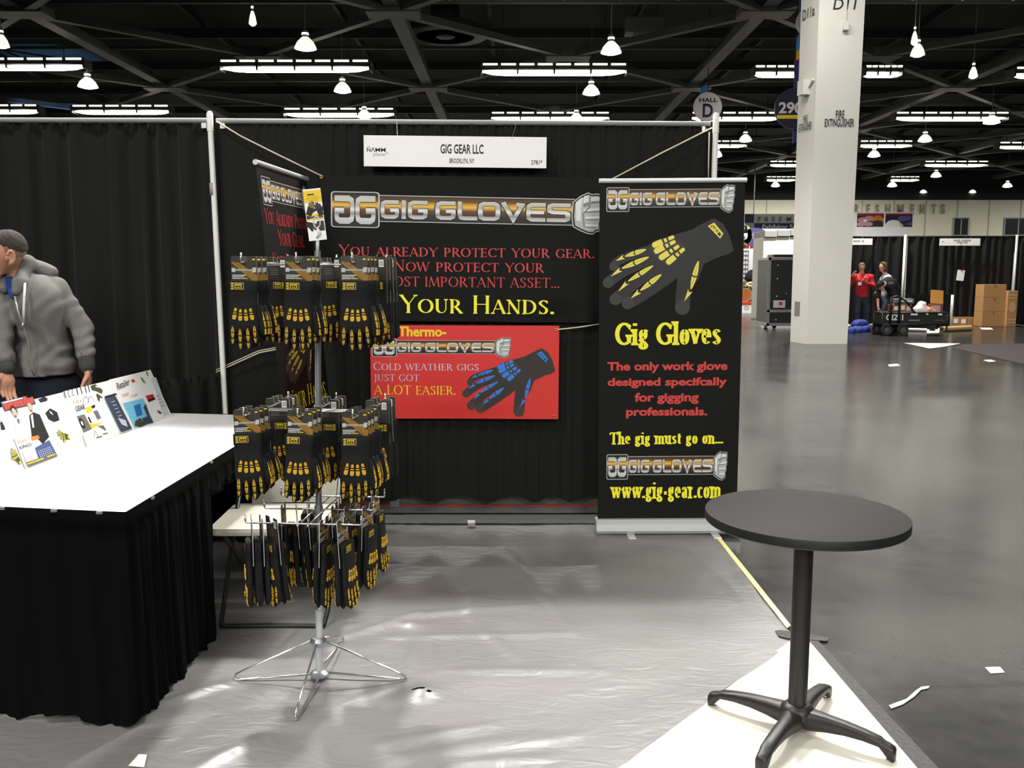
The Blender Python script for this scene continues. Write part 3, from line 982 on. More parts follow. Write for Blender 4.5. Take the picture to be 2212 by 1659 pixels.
# cable raceway seen under the drape hem
t = thing('cable_raceway', 'long grey cable tray with a red stripe lying behind the back drape', 'cable tray', (0, 5.74, 0))
m = MB(); m.box((-0.45, 0, 0.07), (3.1, 0.20, 0.14), bev=.01); m.build('tray', mat('raceway_grey', (120, 120, 118), 0.5), t)
m = MB(); m.box((-0.45, -0.104, 0.060), (3.1, 0.012, 0.012)); m.build('stripe', mat('red_stripe', (214, 66, 44), 0.5), t)
m = MB()
for x in (-0.75, 0.62): m.box((x, -0.106, 0.09), (0.06, 0.012, 0.08), bev=.002)
m.build('clamp', STEEL, t)
m = MB(); m.box((-0.45, -0.23, 0.006), (3.1, 0.25, 0.012), bev=.004); m.build('shade_strip', mat('painted_shade_strip', (40, 41, 41), .8, spec=.15), t)  # added dark strip standing in for shade between tray and film

# ------------------------------------------------------------------ plastic sheeting, tape, white vinyl
def film():
    m = bpy.data.materials.new('milky_plastic_film')
    m.use_nodes = True
    nt = m.node_tree; L = nt.links
    b = nt.nodes['Principled BSDF']
    tc = nt.nodes.new('ShaderNodeTexCoord')
    n1 = nt.nodes.new('ShaderNodeTexNoise'); n1.inputs['Scale'].default_value = 1.1; n1.inputs['Detail'].default_value = 7
    mp = nt.nodes.new('ShaderNodeMapping'); mp.inputs['Scale'].default_value = (1, 2.2, 1)
    L.new(tc.outputs['Object'], mp.inputs[0]); L.new(mp.outputs[0], n1.inputs['Vector'])
    r = nt.nodes.new('ShaderNodeValToRGB')
    r.color_ramp.elements[0].position = .3; r.color_ramp.elements[0].color = (0.20, 0.20, 0.196, 1)
    r.color_ramp.elements[1].position = .72; r.color_ramp.elements[1].color = (0.265, 0.262, 0.256, 1)
    L.new(n1.outputs['Fac'], r.inputs[0]); L.new(r.outputs[0], b.inputs['Base Color'])
    b.inputs['Roughness'].default_value = 0.36
    b.inputs['Specular IOR Level'].default_value = 0.55
    b.inputs['Alpha'].default_value = 0.9
    n2 = nt.nodes.new('ShaderNodeTexNoise'); n2.inputs['Scale'].default_value = 6; n2.inputs['Detail'].default_value = 3; n2.inputs['Distortion'].default_value = 1.5
    L.new(mp.outputs[0], n2.inputs['Vector'])
    bp = nt.nodes.new('ShaderNodeBump'); bp.inputs['Strength'].default_value = 0.22; bp.inputs['Distance'].default_value = 0.02
    L.new(n2.outputs['Fac'], bp.inputs['Height']); L.new(bp.outputs['Normal'], b.inputs['Normal'])
    return m
FILM = film()
# ridges of the crumpled film: pairs of points from the picture of the floor (x, y pixel), height
RID = [((860, 1335), (1040, 1320), .018), ((1040, 1320), (1150, 1310), .010), ((870, 1352), (905, 1352), .02), ((720, 1385), (905, 1330), .016), ((830, 1378), (1230, 1372), .010),
       ((940, 1450), (1300, 1452), .010), ((877, 1475), (735, 1530), .016), ((1040, 1361), (1110, 1420), .012), ((900, 1380), (880, 1470), .012), ((815, 1610), (1060, 1570), .012),
       ((870, 1640), (1160, 1590), .012), ((1060, 1150), (1240, 1370), .006), ((505, 1475), (320, 1535), .018), ((430, 1659), (560, 1600), .014), ((940, 1640), (1250, 1590), .01),
       ((1540, 1150), (1640, 1290), .008), ((1480, 1180), (1690, 1370), .007), ((640, 1420), (740, 1395), .014), ((1010, 1280), (1020, 1340), .010), ((980, 1655), (1180, 1640), .012)]
RIDW = [(at_z(*a), at_z(*b), h) for a, b, h in RID]
hole = at_z(912, 1500)
def film_z(x, y):
    z = 0.004 + 0.0025 * math.sin(3.1 * x + 1.7 * y) * math.sin(2.3 * y - x) + 0.0015 * math.sin(11 * x + 4 * math.sin(5 * y))
    for a, b, h in RIDW:
        dx, dy = b.x - a.x, b.y - a.y
        L2 = dx * dx + dy * dy
        t = min(1, max(0, ((x - a.x) * dx + (y - a.y) * dy) / L2))
        ex, ey = x - a.x - t * dx, y - a.y - t * dy
        d2 = ex * ex + ey * ey
        if d2 < 0.02:
            z += h * 0.75 * math.exp(-d2 / 0.0009) * (0.3 + 0.7 * math.sin(math.pi * (0.08 + 0.84 * t)))
    dh = math.hypot(x - hole.x, y - hole.y)
    z += 0.022 * math.exp(-(dh / 0.055) ** 2)
    return max(z, 0.002)
def sheet_right(y):
    # right border of the film: straight side, then the diagonal cut towards the front left
    c1 = at_z(1702, 1362)
    c2_ = at_z(1712, 1392)
    pts = [(1.20, 5.46), (c1.x, c1.y), (c2_.x, c2_.y), (at_z(1570, 1490).x, at_z(1570, 1490).y), (at_z(1340, 1659).x, at_z(1340, 1659).y)]
    d = (pts[4][0] - pts[3][0]) / (pts[4][1] - pts[3][1])
    if y < pts[4][1]: return pts[4][0] + d * (y - pts[4][1])
    for i in range(4):
        if pts[i + 1][1] <= y <= pts[i][1] + 1e-6:
            t = (pts[i][1] - y) / (pts[i][1] - pts[i + 1][1])
            return pts[i][0] + t * (pts[i + 1][0] - pts[i][0])
    return 1.2
def plastic():
    nx, ny = 210, 230
    vs, fs = [], []
    y0, y1 = 2.1, 5.385
    for j in range(ny + 1):
        y = y0 + (y1 - y0) * j / ny
        xr = sheet_right(y) + 0.004 * math.sin(17 * y)
        xl = -2.6
        for i in range(nx + 1):
            x = xl + (xr - xl) * i / nx
            vs.append((x, y + (0.012 * math.sin(6 * x) if j == ny else 0), film_z(x, y)))
    for j in range(ny):
        for i in range(nx):
            a = j * (nx + 1) + i
            c = [vs[a], vs[a + 1], vs[a + nx + 2], vs[a + nx + 1]]
            mx = sum(p[0] for p in c) / 4; my = sum(p[1] for p in c) / 4
            if abs((my - hole.y) + 0.25 * (mx - hole.x) - 0.008 * math.sin(90 * mx)) < 0.0075 and abs(mx - hole.x) < 0.042:
                continue
            fs.append((a, a + 1, a + nx + 2, a + nx + 1))
    m = MB(); m.add(vs, fs)
    o = m.build('plastic_sheet', FILM, None, smooth=True)
    tag(o, 'crumpled milky plastic film covering the booth floor', 'plastic sheet')
plastic()
# dark void under the tear is simply the concrete and a dark carpet scrap
def flat_piece(name, pix, z, material, label, cat, th=0.002, group=None, world=None):
    pts = world or [(p.x, p.y) for p in (at_z(px, py) for px, py in pix)]
    ar = sum(pts[i][0] * pts[(i + 1) % len(pts)][1] - pts[(i + 1) % len(pts)][0] * pts[i][1] for i in range(len(pts)))
    if ar < 0: pts = pts[::-1]
    m = MB(); m.prism(pts, z - th / 2, z + th / 2)
    o = m.build(name, material)
    return tag(o, label, cat, group)
wl0, wl1 = at_z(1570, 1490), at_z(1340, 1659)
wr0, wr1 = at_z(1752, 1390), at_z(1990, 1659)
ext = lambda a, b, y: (a.x + (b.x - a.x) * (y - a.y) / (b.y - a.y), y)
wa = at_z(1736, 1390)
flat_piece('white_floor_vinyl', None, 0.0035, mat('cream_floor_vinyl', (226, 221, 208), 0.4, vary=(3, 0.06)), 'bright white vinyl floor piece under the round table', 'floor mat', th=0.004,
           world=[(at_z(1703, 1389).x, at_z(1703, 1389).y), (wr0.x, wr0.y), ext(wr0, wr1, 2.1), ext(wl0, wl1, 2.1), (wl0.x, wl0.y)])
flat_piece('black_edge_tape', [(1747, 1386), (1764, 1384), (2035, 1672), (1990, 1672)], 0.0065, mat('black_tape', (26, 26, 26), 0.5, bump=(60, .6, .004)), 'wide black tape along the right edge of the white vinyl', 'tape')
flat_piece('black_corner_tape', [(1674, 1366), (1690, 1365), (1790, 1382), (1786, 1389), (1700, 1383), (1682, 1378)], 0.008, mat('black_tape_short', (28, 28, 28), 0.35, bump=(60, .6, .004)), 'short strip of black tape across the corner of the film', 'tape')
tp = [(1527, 1140), (1536, 1140), (1622, 1247), (1708, 1356), (1700, 1362), (1614, 1252)]
flat_piece('masking_tape', tp, 0.011, mat('pale_yellow_tape', (238, 226, 160), 0.45), 'long pale yellow masking tape along the right film edge', 'tape')
flat_piece('torn_tape', [(1920, 1526), (1958, 1512), (1978, 1494), (1990, 1486), (2008, 1484), (2005, 1489), (1990, 1492), (1975, 1507), (1950, 1524), (1925, 1533)], 0.004, mat('clear_tape_scrap', (205, 205, 200), 0.25), 'curled strip of torn tape on the concrete right of the round table', 'tape')
PAPER = mat('paper_scrap', (240, 238, 230), 0.6)
flat_piece('paper_scrap', [(2128, 1443), (2160, 1442), (2170, 1454), (2140, 1456)], 0.0025, PAPER, 'white paper scrap on the concrete near the right edge of the floor', 'paper scrap')
flat_piece('paper_scrap', [(1918, 788), (1938, 786), (1944, 790), (1922, 792)], 0.0025, PAPER, 'white paper scrap on the polished floor in front of the column', 'paper scrap')
flat_piece('paper_scrap', [(2124, 779), (2140, 778), (2152, 782), (2136, 783)], 0.0095, PAPER, 'white paper scrap on the dark aisle carpet edge', 'paper scrap')
flat_piece('paper_scrap', [(2116, 708), (2140, 708), (2146, 712), (2122, 712)], 0.0025, PAPER, 'white paper sheet on the floor before the cardboard boxes', 'paper scrap')
flat_piece('white_tape_piece', [(278, 1662), (300, 1637), (318, 1638), (312, 1665)], 0.012, PAPER, 'torn white tape piece on the film in front of the skirted table', 'tape')
flat_piece('grey_tape_tab', [(1010, 1128), (1026, 1128), (1027, 1143), (1011, 1143)], 0.012, mat('grey_tab', (120, 120, 118), 0.4), 'small grey and white tape tab at the back edge of the film', 'tape')
# aisle carpet and white arrow shaped vinyl far right
flat_piece('aisle_carpet', [(2058, 752), (2080, 744), (2300, 742), (2700, 760), (2700, 900), (2330, 815)], 0.005, mat('dark_aisle_carpet', (44, 38, 40), 0.95), 'dark aisle carpet at the right side of the hall', 'carpet', th=.008)
flat_piece('white_floor_vinyl', [(1953, 742), (2075, 743), (2040, 750), (2008, 754)], 0.011, mat('white_vinyl_far', (232, 228, 216), 0.5), 'white wedge of vinyl at the corner of the dark aisle carpet', 'floor mat')
# ------------------------------------------------------------------ the printed metal-letter logo
LOGO_BAR = ramp_mat('logo_gold_bar', 1, [(0.2, (10, 10, 10)), (0.36, (34, 24, 14)), (0.50, (110, 66, 22)), (0.585, (236, 190, 78)), (0.64, (214, 160, 50)), (0.70, (112, 70, 20)), (0.83, (14, 13, 12))], 0.45)
LOGO_CHROME = ramp_mat('logo_chrome', 1, [(0.16, (190, 192, 192)), (0.30, (214, 216, 216)), (0.40, (140, 140, 138)), (0.49, (236, 238, 238)), (0.58, (178, 178, 170)), (0.72, (206, 206, 198)), (0.85, (190, 190, 182))], 0.42)
LOGO_EDGE = mat('logo_letter_edge', (72, 72, 68), 0.5)
LOGO_FIST = ramp_mat('logo_fist', 0, [(3.8, (0, 0, 0)), (0.9, (0, 0, 0))], 0.42) if False else mat('logo_fist_silver', (186, 190, 188), 0.4)
LOGO_FIST_L = mat('logo_fist_light', (226, 230, 228), 0.4)
LOGO_FIST_D = mat('logo_fist_shade', (128, 132, 130), 0.45)
LOGO_LINE = mat('logo_outline', (206, 208, 204), 0.45)
def lp(px, py): return ((px - 197) / 422.0, (470 - py) / 422.0)
def tech(ch):
    """square-shouldered letters, unit box, as pen paths"""
    c = 0.2
    if ch == 'G': return [[(1, .89), (.28, .89), (.12, .82), (.1, .68), (.1, .30), (.13, .17), (.28, .1), (.74, .1), (.88, .17), (.9, .30), (.9, .46)], [(.52, .46), (.99, .46)]]
    if ch == 'I': return [[(.5, 0), (.5, 1)]]
    if ch == 'L': return [[(.1, 1), (.1, .28), (.16, .14), (.3, .1), (1, .1)]]
    if ch == 'O': return [[(.5, .9), (.26, .9), (.13, .83), (.1, .68), (.1, .32), (.13, .17), (.26, .1), (.74, .1), (.87, .17), (.9, .32), (.9, .68), (.87, .83), (.74, .9), (.5, .9)]]
    if ch == 'V': return [[(.06, 1), (.5, .06), (.86, .86), (.62, .9)]]
    if ch == 'E': return [[(1, .9), (.28, .9), (.12, .82), (.1, .68), (.1, .32), (.12, .18), (.28, .1), (1, .1)], [(.1, .5), (.92, .5)]]
    if ch == 'S': return [[(1, .9), (.24, .9), (.12, .84), (.1, .72), (.12, .58), (.24, .52), (.78, .5), (.88, .44), (.9, .3), (.88, .16), (.76, .1), (0, .1)]]
def tech_letter(mb, ch, x0, y0, x1, y1, z, mi, mirror=False, t=0.1):
    for np_, path in enumerate(tech(ch)):
        z = z + np_ * 0.0003
        q = [((x1 - (p[0]) * (x1 - x0)) if mirror else (x0 + p[0] * (x1 - x0)), y0 + p[1] * (y1 - y0)) for p in path]
        if ch == 'I':
            penstroke(mb, q, (x1 - x0) / 2, .01, z, mi)
        else:
            penstroke(mb, q, t * (x1 - x0) * 1.05, t * (y1 - y0) * 1.0, z, mi)
FIST = [(1795, 150), (1840, 90), (1895, 52), (1920, 68), (1950, 62), (1998, 68), (2003, 150), (1990, 168), (2003, 196), (1996, 250), (1988, 268), (1992, 318), (1978, 345), (1976, 430), (1950, 440), (1935, 462), (1900, 458), (1850, 430), (1800, 392), (1790, 300)]
def logo(parent, x0, y0, width, name='logo', z=0.0015, height=None):
    m = MB()
    s = width / 4.28
    def P(pts): return [lp(*p) for p in pts]
    def R_(mi, a, b, c, d, zz, r=None):
        (u0, v0), (u1, v1) = lp(a, d), lp(c, b)
        if r: m.poly(rrect(u0, v0, u1, v1, r), zz, mi)
        else: m.rect(u0, v0, u1, v1, zz, mi)
    Z = 0.0007 / s
    R_(1, 505, 118, 1810, 378, Z * 0.0)
    R_(2, 505, 125, 1810, 371, Z * .25)
    R_(1, 195, 90, 517, 440, Z * .5, .06)
    R_(2, 203, 98, 509, 432, Z * .75, .05)
    fo = P(FIST)[::-1]
    cx = sum(p[0] for p in fo) / len(fo); cy = sum(p[1] for p in fo) / len(fo)
    gr_ = lambda k: [(cx + (p[0] - cx) * k, cy + (p[1] - cy) * k) for p in fo]
    m.poly(gr_(1.0), Z * 0.5, 1); m.poly(gr_(0.96), Z * .75, 0); m.poly(gr_(0.88), Z * 1.0, 4)
    for q in ([(1868, 90), (1900, 78), (1900, 180), (1866, 200)], [(1915, 95), (1985, 92), (1985, 150), (1915, 165)], [(1870, 215), (1985, 195), (1980, 240), (1875, 255)], [(1880, 290), (1975, 280), (1972, 320), (1885, 325)], [(1882, 362), (1962, 362), (1958, 400), (1886, 395)]):
        qq = P(q)[::-1]
        m.poly(qq, Z * 1.25, 5)
        c0 = [(a[0], a[1] - .0) for a in qq]
        m.poly([qq[0], qq[1], ((qq[1][0] + qq[2][0] * .35) / 1.35, (qq[1][1] * .65 + qq[2][1] * .35)), ((qq[0][0] + qq[3][0] * .35) / 1.35, (qq[0][1] * .65 + qq[3][1] * .35))], Z * 1.5, 6)
    m.poly(P([(1905, 85), (1912, 85), (1912, 200), (1870, 262), (1880, 400), (1872, 400), (1858, 262), (1900, 196)])[::-1], Z * 1.6, 6)
    m.poly(P([(1815, 150), (1850, 105), (1862, 105), (1850, 200), (1850, 330), (1822, 330)])[::-1], Z * 1.3, 5)
    lets = [('G', 525, 645), ('I', 663, 691), ('G', 705, 835), ('G', 888, 1020), ('L', 1035, 1165), ('O', 1170, 1316), ('V', 1325, 1482), ('E', 1490, 1617), ('S', 1626, 1782)]
    for ch, a, b in lets:
        (u0, v0), (u1, v1) = lp(a, 345), lp(b, 165)
        tech_letter(m, ch, u0 - .006, v0 - .006, u1 + .006, v1 + .006, Z * 1.0, 0, t=0.135)
        tech_letter(m, ch, u0, v0, u1, v1, Z * 1.25, 3, t=0.105)
    for a, b, mir in ((219, 350, True), (357, 490, False)):
        (u0, v0), (u1, v1) = lp(a, 402), lp(b, 128)
        tech_letter(m, 'G', u0 - .006, v0 - .006, u1 + .006, v1 + .006, Z * 1.0, 0, mir, t=0.135)
        tech_letter(m, 'G', u0, v0, u1, v1, Z * 1.25, 3, mir, t=0.105)
    o = m.build(name, [INK_BLACK, LOGO_LINE, LOGO_BAR, LOGO_CHROME, LOGO_FIST, LOGO_FIST_L, LOGO_FIST_D], parent)
    o.location = (x0, y0, z)
    o.scale = (s, height or s, s)
    return o

# ------------------------------------------------------------------ printed glove picture
def lens(mb, p, q, w, z, mi, slit=None, e0=.0):
    p, q = Vector(p), Vector(q)
    d = q - p; n = Vector((-d.y, d.x)).normalized()
    L_, R2 = [], []
    N = 10
    for i in range(N + 1):
        t = i / N
        h = w * math.sin(math.pi * (0.04 + 0.92 * t)) ** 0.8
        L_.append(p + d * t + n * h); R2.append(p + d * t - n * h)
    mb.poly(L_[::-1] + R2 if False else [tuple(v) for v in R2 + L_[::-1]], z, mi)
    if slit is not None:
        a = p + d * .52
        mb.poly([tuple(v) for v in (a - n * w - d * .02, a + d * .02, a + n * w - d * .02, a + n * w + d * .03, a + d * .07, a - n * w + d * .03)], z + slit[1], slit[0])
        mb.poly([tuple(v) for v in (p + d * .18 - n * w * .05, p + d * .86 - n * w * .05, p + d * .86 + n * w * .05, p + d * .18 + n * w * .05)], z + slit[1] * 1.3, slit[0])
def vtip(mb, p, q, w, z, mi):
    p, q = Vector(p), Vector(q)
    d = q - p; n = Vector((-d.y, d.x)).normalized()
    mb.poly([tuple(v) for v in (p + n * w, p + d * .18, q, )], z, mi)
    mb.poly([tuple(v) for v in (p + d * .18, p - n * w, q)], z, mi)
GF = [((620, 790), (300, 900), (215, 975), 46), ((640, 880), (330, 1020), (160, 1140), 56), ((680, 960), (400, 1170), (235, 1310), 62), ((780, 1080), (520, 1260), (360, 1350), 64), ((960, 960), (930, 1250), (920, 1395), 78)]
GPALM = [(590, 760), (640, 710), (850, 645), (1010, 600), (1120, 540), (1245, 480), (1330, 530), (1400, 650), (1445, 810), (1400, 845), (1290, 878), (1140, 950), (1080, 1110), (1010, 1200), (900, 1060), (760, 1180), (640, 1140), (560, 960)]
GBONE = [((548, 800), (332, 872), (236, 918), 24), ((575, 878), (302, 994), (186, 1078), 26), ((620, 966), (364, 1126), (262, 1232), 24), ((704, 1056), (490, 1220), (392, 1302), 27), ((1084, 918), (1008, 1208), (938, 1334), 27)]
GKNUCK = [((835, 668), (612, 765)), ((848, 716), (632, 828)), ((885, 762), (684, 896)), ((940, 790), (760, 945))]
def glove_print(parent, f, k, mats, name='glove_picture', z=0.0012):
    """f maps picture coordinates to the panel, k = picture unit in panel metres"""
    m = MB()
    dz = 0.00025
    m.poly([f(*p) for p in GPALM][::-1], z, 0)
    for kf, (a, b, c, w) in enumerate(GF):
        zf_ = z + dz * .3 * kf
        pts = spl([a, b, c], 7)
        vs = [f(*p) for p in pts]
        penstroke(m, vs, w * k, w * k, zf_ + dz, 0)
        m.poly(ell(vs[-1][0], vs[-1][1], w * k, w * k, 18), zf_ + dz * 1.15, 1)
        m.poly(ell(vs[0][0], vs[0][1], w * k, w * k, 18), zf_ + dz * .85, 0)
    m.poly([f(*p) for p in [(600, 745), (830, 655), (850, 690), (960, 770), (920, 860), (780, 975), (640, 880), (590, 800)]][::-1], z + dz * 2.6, 1)
    for a, b, c, w in GBONE:
        lens(m, f(*a), f(*b), w * k, z + dz * 3.2, 2, slit=(0, dz))
        e = Vector(b) + (Vector(c) - Vector(b)) * .10
        vtip(m, f(*e), f(*c), w * k, z + dz * 3.2, 2)
    for a, b in GKNUCK:
        a, b = Vector(a), Vector(b)
        for t0, t1, w in ((0.0, .26, 19), (.34, .46, 20), (.54, 1.0, 30)):
            p, q = a + (b - a) * t0, a + (b - a) * t1
            d = (q - p); n = Vector((-d.y, d.x)).normalized() * w
            if t0 == .34:
                pts = [p + n, p - n, q - n, q + n]
            else:
                c = d.normalized()
                r0, r1 = (w, 4) if t0 == 0 else (4, w)
                pts = [p + n * .55, p + n + c * r0 * .6, q + n - c * r1 * .6, q + n * .5, q - n * .5, q - n - c * r1 * .6, p - n + c * r0 * .6, p - n * .55]
            pts = [f(*v) for v in pts]
            ar = sum(pts[i][0] * pts[(i + 1) % len(pts)][1] - pts[(i + 1) % len(pts)][0] * pts[i][1] for i in range(len(pts)))
            m.poly(pts if ar > 0 else pts[::-1], z + dz * 4, 2)
    lab = [(1245, 525), (1340, 640), (1305, 690), (1180, 560)]
    pts = [f(*p) for p in lab]
    m.poly(pts[::-1], z + dz * 3, 2)
    m.poly([f(*p) for p in [(1238, 550), (1318, 645), (1302, 668), (1204, 566)]][::-1], z + dz * 4, 0)
    for a, b in (((1226, 572), (1252, 600)), ((1258, 606), (1284, 634))):
        penstroke(m, [f(a[0] + 16, a[1] - 10), f(a[0] - 4, a[1] + 2), f(b[0] - 10, b[1] + 2), f(b[0] + 6, b[1] - 12), f((a[0] + b[0]) / 2 + 6, (a[1] + b[1]) / 2 - 8)], 5 * k, 5 * k, z + dz * 5, 2)
    return m.build(name, mats, parent)

def panel_px(o, y):
    """picture pixel -> local panel coordinates, through the panel's own plane"""
    bpy.context.view_layer.update()
    Mi = o.matrix_world.inverted()
    n = o.matrix_world.to_3x3() @ Vector((0, 0, 1))
    org = o.matrix_world.translation
    c = Vector((0, 0, CAM_H))
    def f(px, py):
        r = ray(px, py)
        t = (org - c).dot(n) / r.dot(n)
        q = Mi @ (c + r * t)
        return (q.x, q.y)
    return f
def zoomf(f, x0, y0, s):
    return lambda a, b: f(x0 + a / s, y0 + b / s)
def grommets(parent, pts, r=0.009):
    for x, y in pts:
        m = MB()
        m.lathe([(r * .5, 0.0), (r * .5, .003), (r * .8, .0045), (r * 1.15, .003), (r * 1.2, 0.0)], 18)
        o = m.build('grommet', mat('brass', (214, 178, 84), 0.3, metal=0.8), parent, smooth=True)
        o.location = (x, y, 0.0008)

# big black banner on the back drape
bn = frame(bpy.data.objects.new('wall_banner', None), at_y(697, 692, WY - .045), (1, 0, -0.010))
COL.objects.link(bn)
tag(bn, 'large black vinyl banner with red and yellow slogan on the back drape', 'banner')
f = panel_px(bn, WY)
tl, tr = f(696, 378), f(1318, 384)
def wavy(x0, y0, x1, y1, nx, ny, fz, th=0.001):
    m = MB()
    vs, fs = [], []
    for j in range(ny + 1):
        for i in range(nx + 1):
            x, y = x0 + (x1 - x0) * i / nx, y0 + (y1 - y0) * j / ny
            vs.append((x, y, fz(x, y)))
    for j in range(ny):
        for i in range(nx):
            a = j * (nx + 1) + i
            fs.append((a, a + 1, a + nx + 2, a + nx + 1))
    m.add(vs, fs)
    return m
bw, bh = tr[0], tl[1]
def bz(x, y):
    e = smoothstep(0.16, 0.0, y)
    return -0.0006 - 0.001 * (1 - e) * (1 + math.sin(3.1 * x + 1.5 * y)) / 2 + e * (0.010 * math.sin(9 * x + 3 * math.sin(4 * x)) - .012)
wavy(0, 0, bw, bh, 120, 60, bz).build('vinyl_sheet', BANNER_BLACK, bn, smooth=True)
zf = zoomf(f, 690, 370, 3.568)
m = MB()
def srow(par, name, ink, zf, text, xa, xb, yb, cap, small, a=.062, b=.022, serif=.10, z=0.0, tilt=0, track=.07):
    m = MB()
    x0, y0 = zf(xa, yb); x1, y1 = zf(xb, yb)
    _, yt = zf(xa, yb - cap)
    serif_word(m, text, x0, y0, x1, yt - y0, a, b, serif, z, 0, track=track, small=small)
    build_words(m, name, [ink], par, (yt - y0) * .2)
srow(bn, 'red_word', INK_RED, zf, 'You already protect your gear.', 152, 2122, 650, 85, .80, z=.0005)
srow(bn, 'red_word', INK_RED, zf, 'Now protect your', 570, 1728, 769, 85, .82, z=.0005)
srow(bn, 'red_word', INK_RED, zf, 'MOST IMPORTANT ASSET...', 478, 1852, 885, 76, None, z=.0005)
srow(bn, 'yellow_word', INK_YELLOW, zf, '...Your Hands.', 480, 1812, 1088, 136, .78, z=.0005, a=.07)
x0, y0 = zf(92, 454); x1, _ = zf(2195, 150); yt_ = zf(92, 120)[1]
logo(bn, x0, y0, x1 - x0, z=.0008, height=yt_ - y0).rotation_euler = (0, 0, R(-.55))
grommets(bn, [(0.006, bh - .012), (bw - .04, bh - .012)])

# red thermo banner
rb = frame(bpy.data.objects.new('wall_banner', None), at_y(802, 904, WY - .05), (1, 0, -0.004))
COL.objects.link(rb)
tag(rb, 'smaller red vinyl banner with a blue boned glove, hung below the big black banner', 'banner')
f = panel_px(rb, WY)
rw, rh = f(1206, 906)[0], f(800, 702)[1]
wavy(0, 0, rw, rh, 60, 30, lambda x, y: -.0008 + .0006 * math.sin(2.5 * x) * math.sin(4 * y) - .008 * smoothstep(.10, 0, y) * math.sin(3 * x) ** 2).build('vinyl_sheet', BANNER_RED, rb, smooth=True)
zf = zoomf(f, 780, 680, 4.174)
m = MB()
x0, y0 = zf(335, 196); x1, y1 = zf(768, 106)
sans(m, 'Thermo-', x0, y0, x1, y1, .0012, 0, bold=.034)
m.build('gold_word', [INK_GOLD], rb)
srow(rb, 'gold_word', INK_GOLD, zf, 'A LOT easier.', 118, 856, 718, 84, .92, z=.0012)
srow(rb, 'lilac_word', INK_LILAC, zf, 'Cold weather gigs', 110, 1062, 499, 72, .82, z=.0012)
srow(rb, 'lilac_word', INK_LILAC, zf, 'JUST GOT', 120, 526, 597, 60, None, z=.0012)
x0, y0 = zf(100, 390); x1, yt_ = zf(1352, 200)
logo(rb, x0, y0, x1 - x0, z=.0012, height=yt_ - y0)
gx = lambda a, b: zf(912 + (a - 105) * (1755 - 912) / (1450 - 105), 300 + (b - 480) * (912 - 300) / (1465 - 480))
glove_print(rb, gx, abs(gx(1, 0)[0] - gx(0, 0)[0]), [GLOVE_BROWN, mat('brown_glove_pad', (62, 52, 46), .6), INK_BLUE])
grommets(rb, [zf(1758, 133), zf(1742, 916)], .008)

# ------------------------------------------------------------------ roll up banners
def rollup(label, org, xd, yd, w, h, soft=BANNER_SOFT):
    t = frame(bpy.data.objects.new('rollup_banner', None), org, xd, yd)
    COL.objects.link(t)
    tag(t, label, 'banner')
    wavy(0.0, .085, w, h, 4, 8, lambda x, y: 0.0).build('fabric_panel', soft, t, smooth=True)
    MB().tube([(-.004, h, 0), (w + .008, h, 0)], .0135, 14).build('top_bar', ALU, t, smooth=True, angle=50)
    m = MB()
    prof = [(-.055, .012), (-.065, .03), (-.06, .075), (-.035, .09), (.03, .09), (.058, .07), (.064, .03), (.055, .012)]
    n = len(prof)
    vs = [(-.012, y, x) for x, y in prof] + [(w + .012, y, x) for x, y in prof]
    fs = [tuple(range(n)), tuple(range(2 * n - 1, n - 1, -1))] + [(i, i + n, (i + 1) % n + n, (i + 1) % n) for i in range(n)]
    m.add(vs, fs)
    m.build('base_cassette', ALU, t)
    for x in (w * .23, w * .83):
        m = MB(); m.box((x, .006, 0.01), (.045, .010, .26), bev=.003)
        m.build('foot', ALU, t)
    MB().tube([(w * .5, .09, -.02), (w * .5, h, -.012)], .008, 8).build('support_pole', ALU, t, smooth=True)
    return t
BY = 5.22
o0 = at_y(1291.5, 1100, BY)
ru = rollup('tall black roll up banner with large yellow boned glove picture and web address', (o0.x, BY, 0.0), (1, 0, 0.006), (0.012, -0.0, 1), at_y(1592, 1100, BY).x - o0.x, at_y(1293, 391, BY).z)
f = panel_px(ru, BY)
zf = zoomf(f, 1280, 680, 3.529)
m = MB()
kw = dict(a=.105, b=.05, serif=.16, z=.0008, track=.02)
def brow(text, xa, xb, yb, cap, **k):
    m = MB()
    x0, y0 = zf(xa, yb); x1, _ = zf(xb, yb); _, yt = zf(xa, yb - cap)
    serif_word(m, text, x0, y0, x1, yt - y0, k.get('a', .118), k.get('b', .058), .20, .0008, 0, track=.05)
    build_words(m, 'yellow_word', [INK_YELLOW], ru, (yt - y0) * .14)
brow('Gig Gloves', 176, 975, 226, 160)
brow('The gig must go on...', 132, 994, 985, 86, a=.11)
brow('www.gig-gear.com', 143, 977, 1398, 118, a=.11)
for txt, xa, xb, ya, yb in (('The only work glove', 112, 1030, 355, 446), ('designed specifcally', 115, 1025, 475, 562), ('for gigging', 320, 810, 592, 682), ('professionals.', 255, 875, 702, 790)):
    x0, y0 = zf(xa, yb); x1, y1 = zf(xb, ya)
    m = MB(); sans(m, txt, x0, y0, x1, y1, .0008, 0, bold=.036)
    build_words(m, 'red_word', [INK_RED], ru, .012)
x0, y0 = zf(107, 1272); x1, yt_ = zf(1030, 1036)
logo(ru, x0, y0, x1 - x0, z=.0008, height=yt_ - y0)
z2 = zoomf(f, 1280, 370, 4.741)
x0, y0 = z2(143, 438); x1, yt_ = z2(1462, 128)
logo(ru, x0, y0, x1 - x0, z=.0008, height=yt_ - y0)
glove_print(ru, z2, abs(z2(1, 0)[0] - z2(0, 0)[0]), [GLOVE_INK, mat('charcoal_glove_pad', (56, 56, 57), .6), mat('print_yellow', (236, 222, 92), .5)], z=.0008)

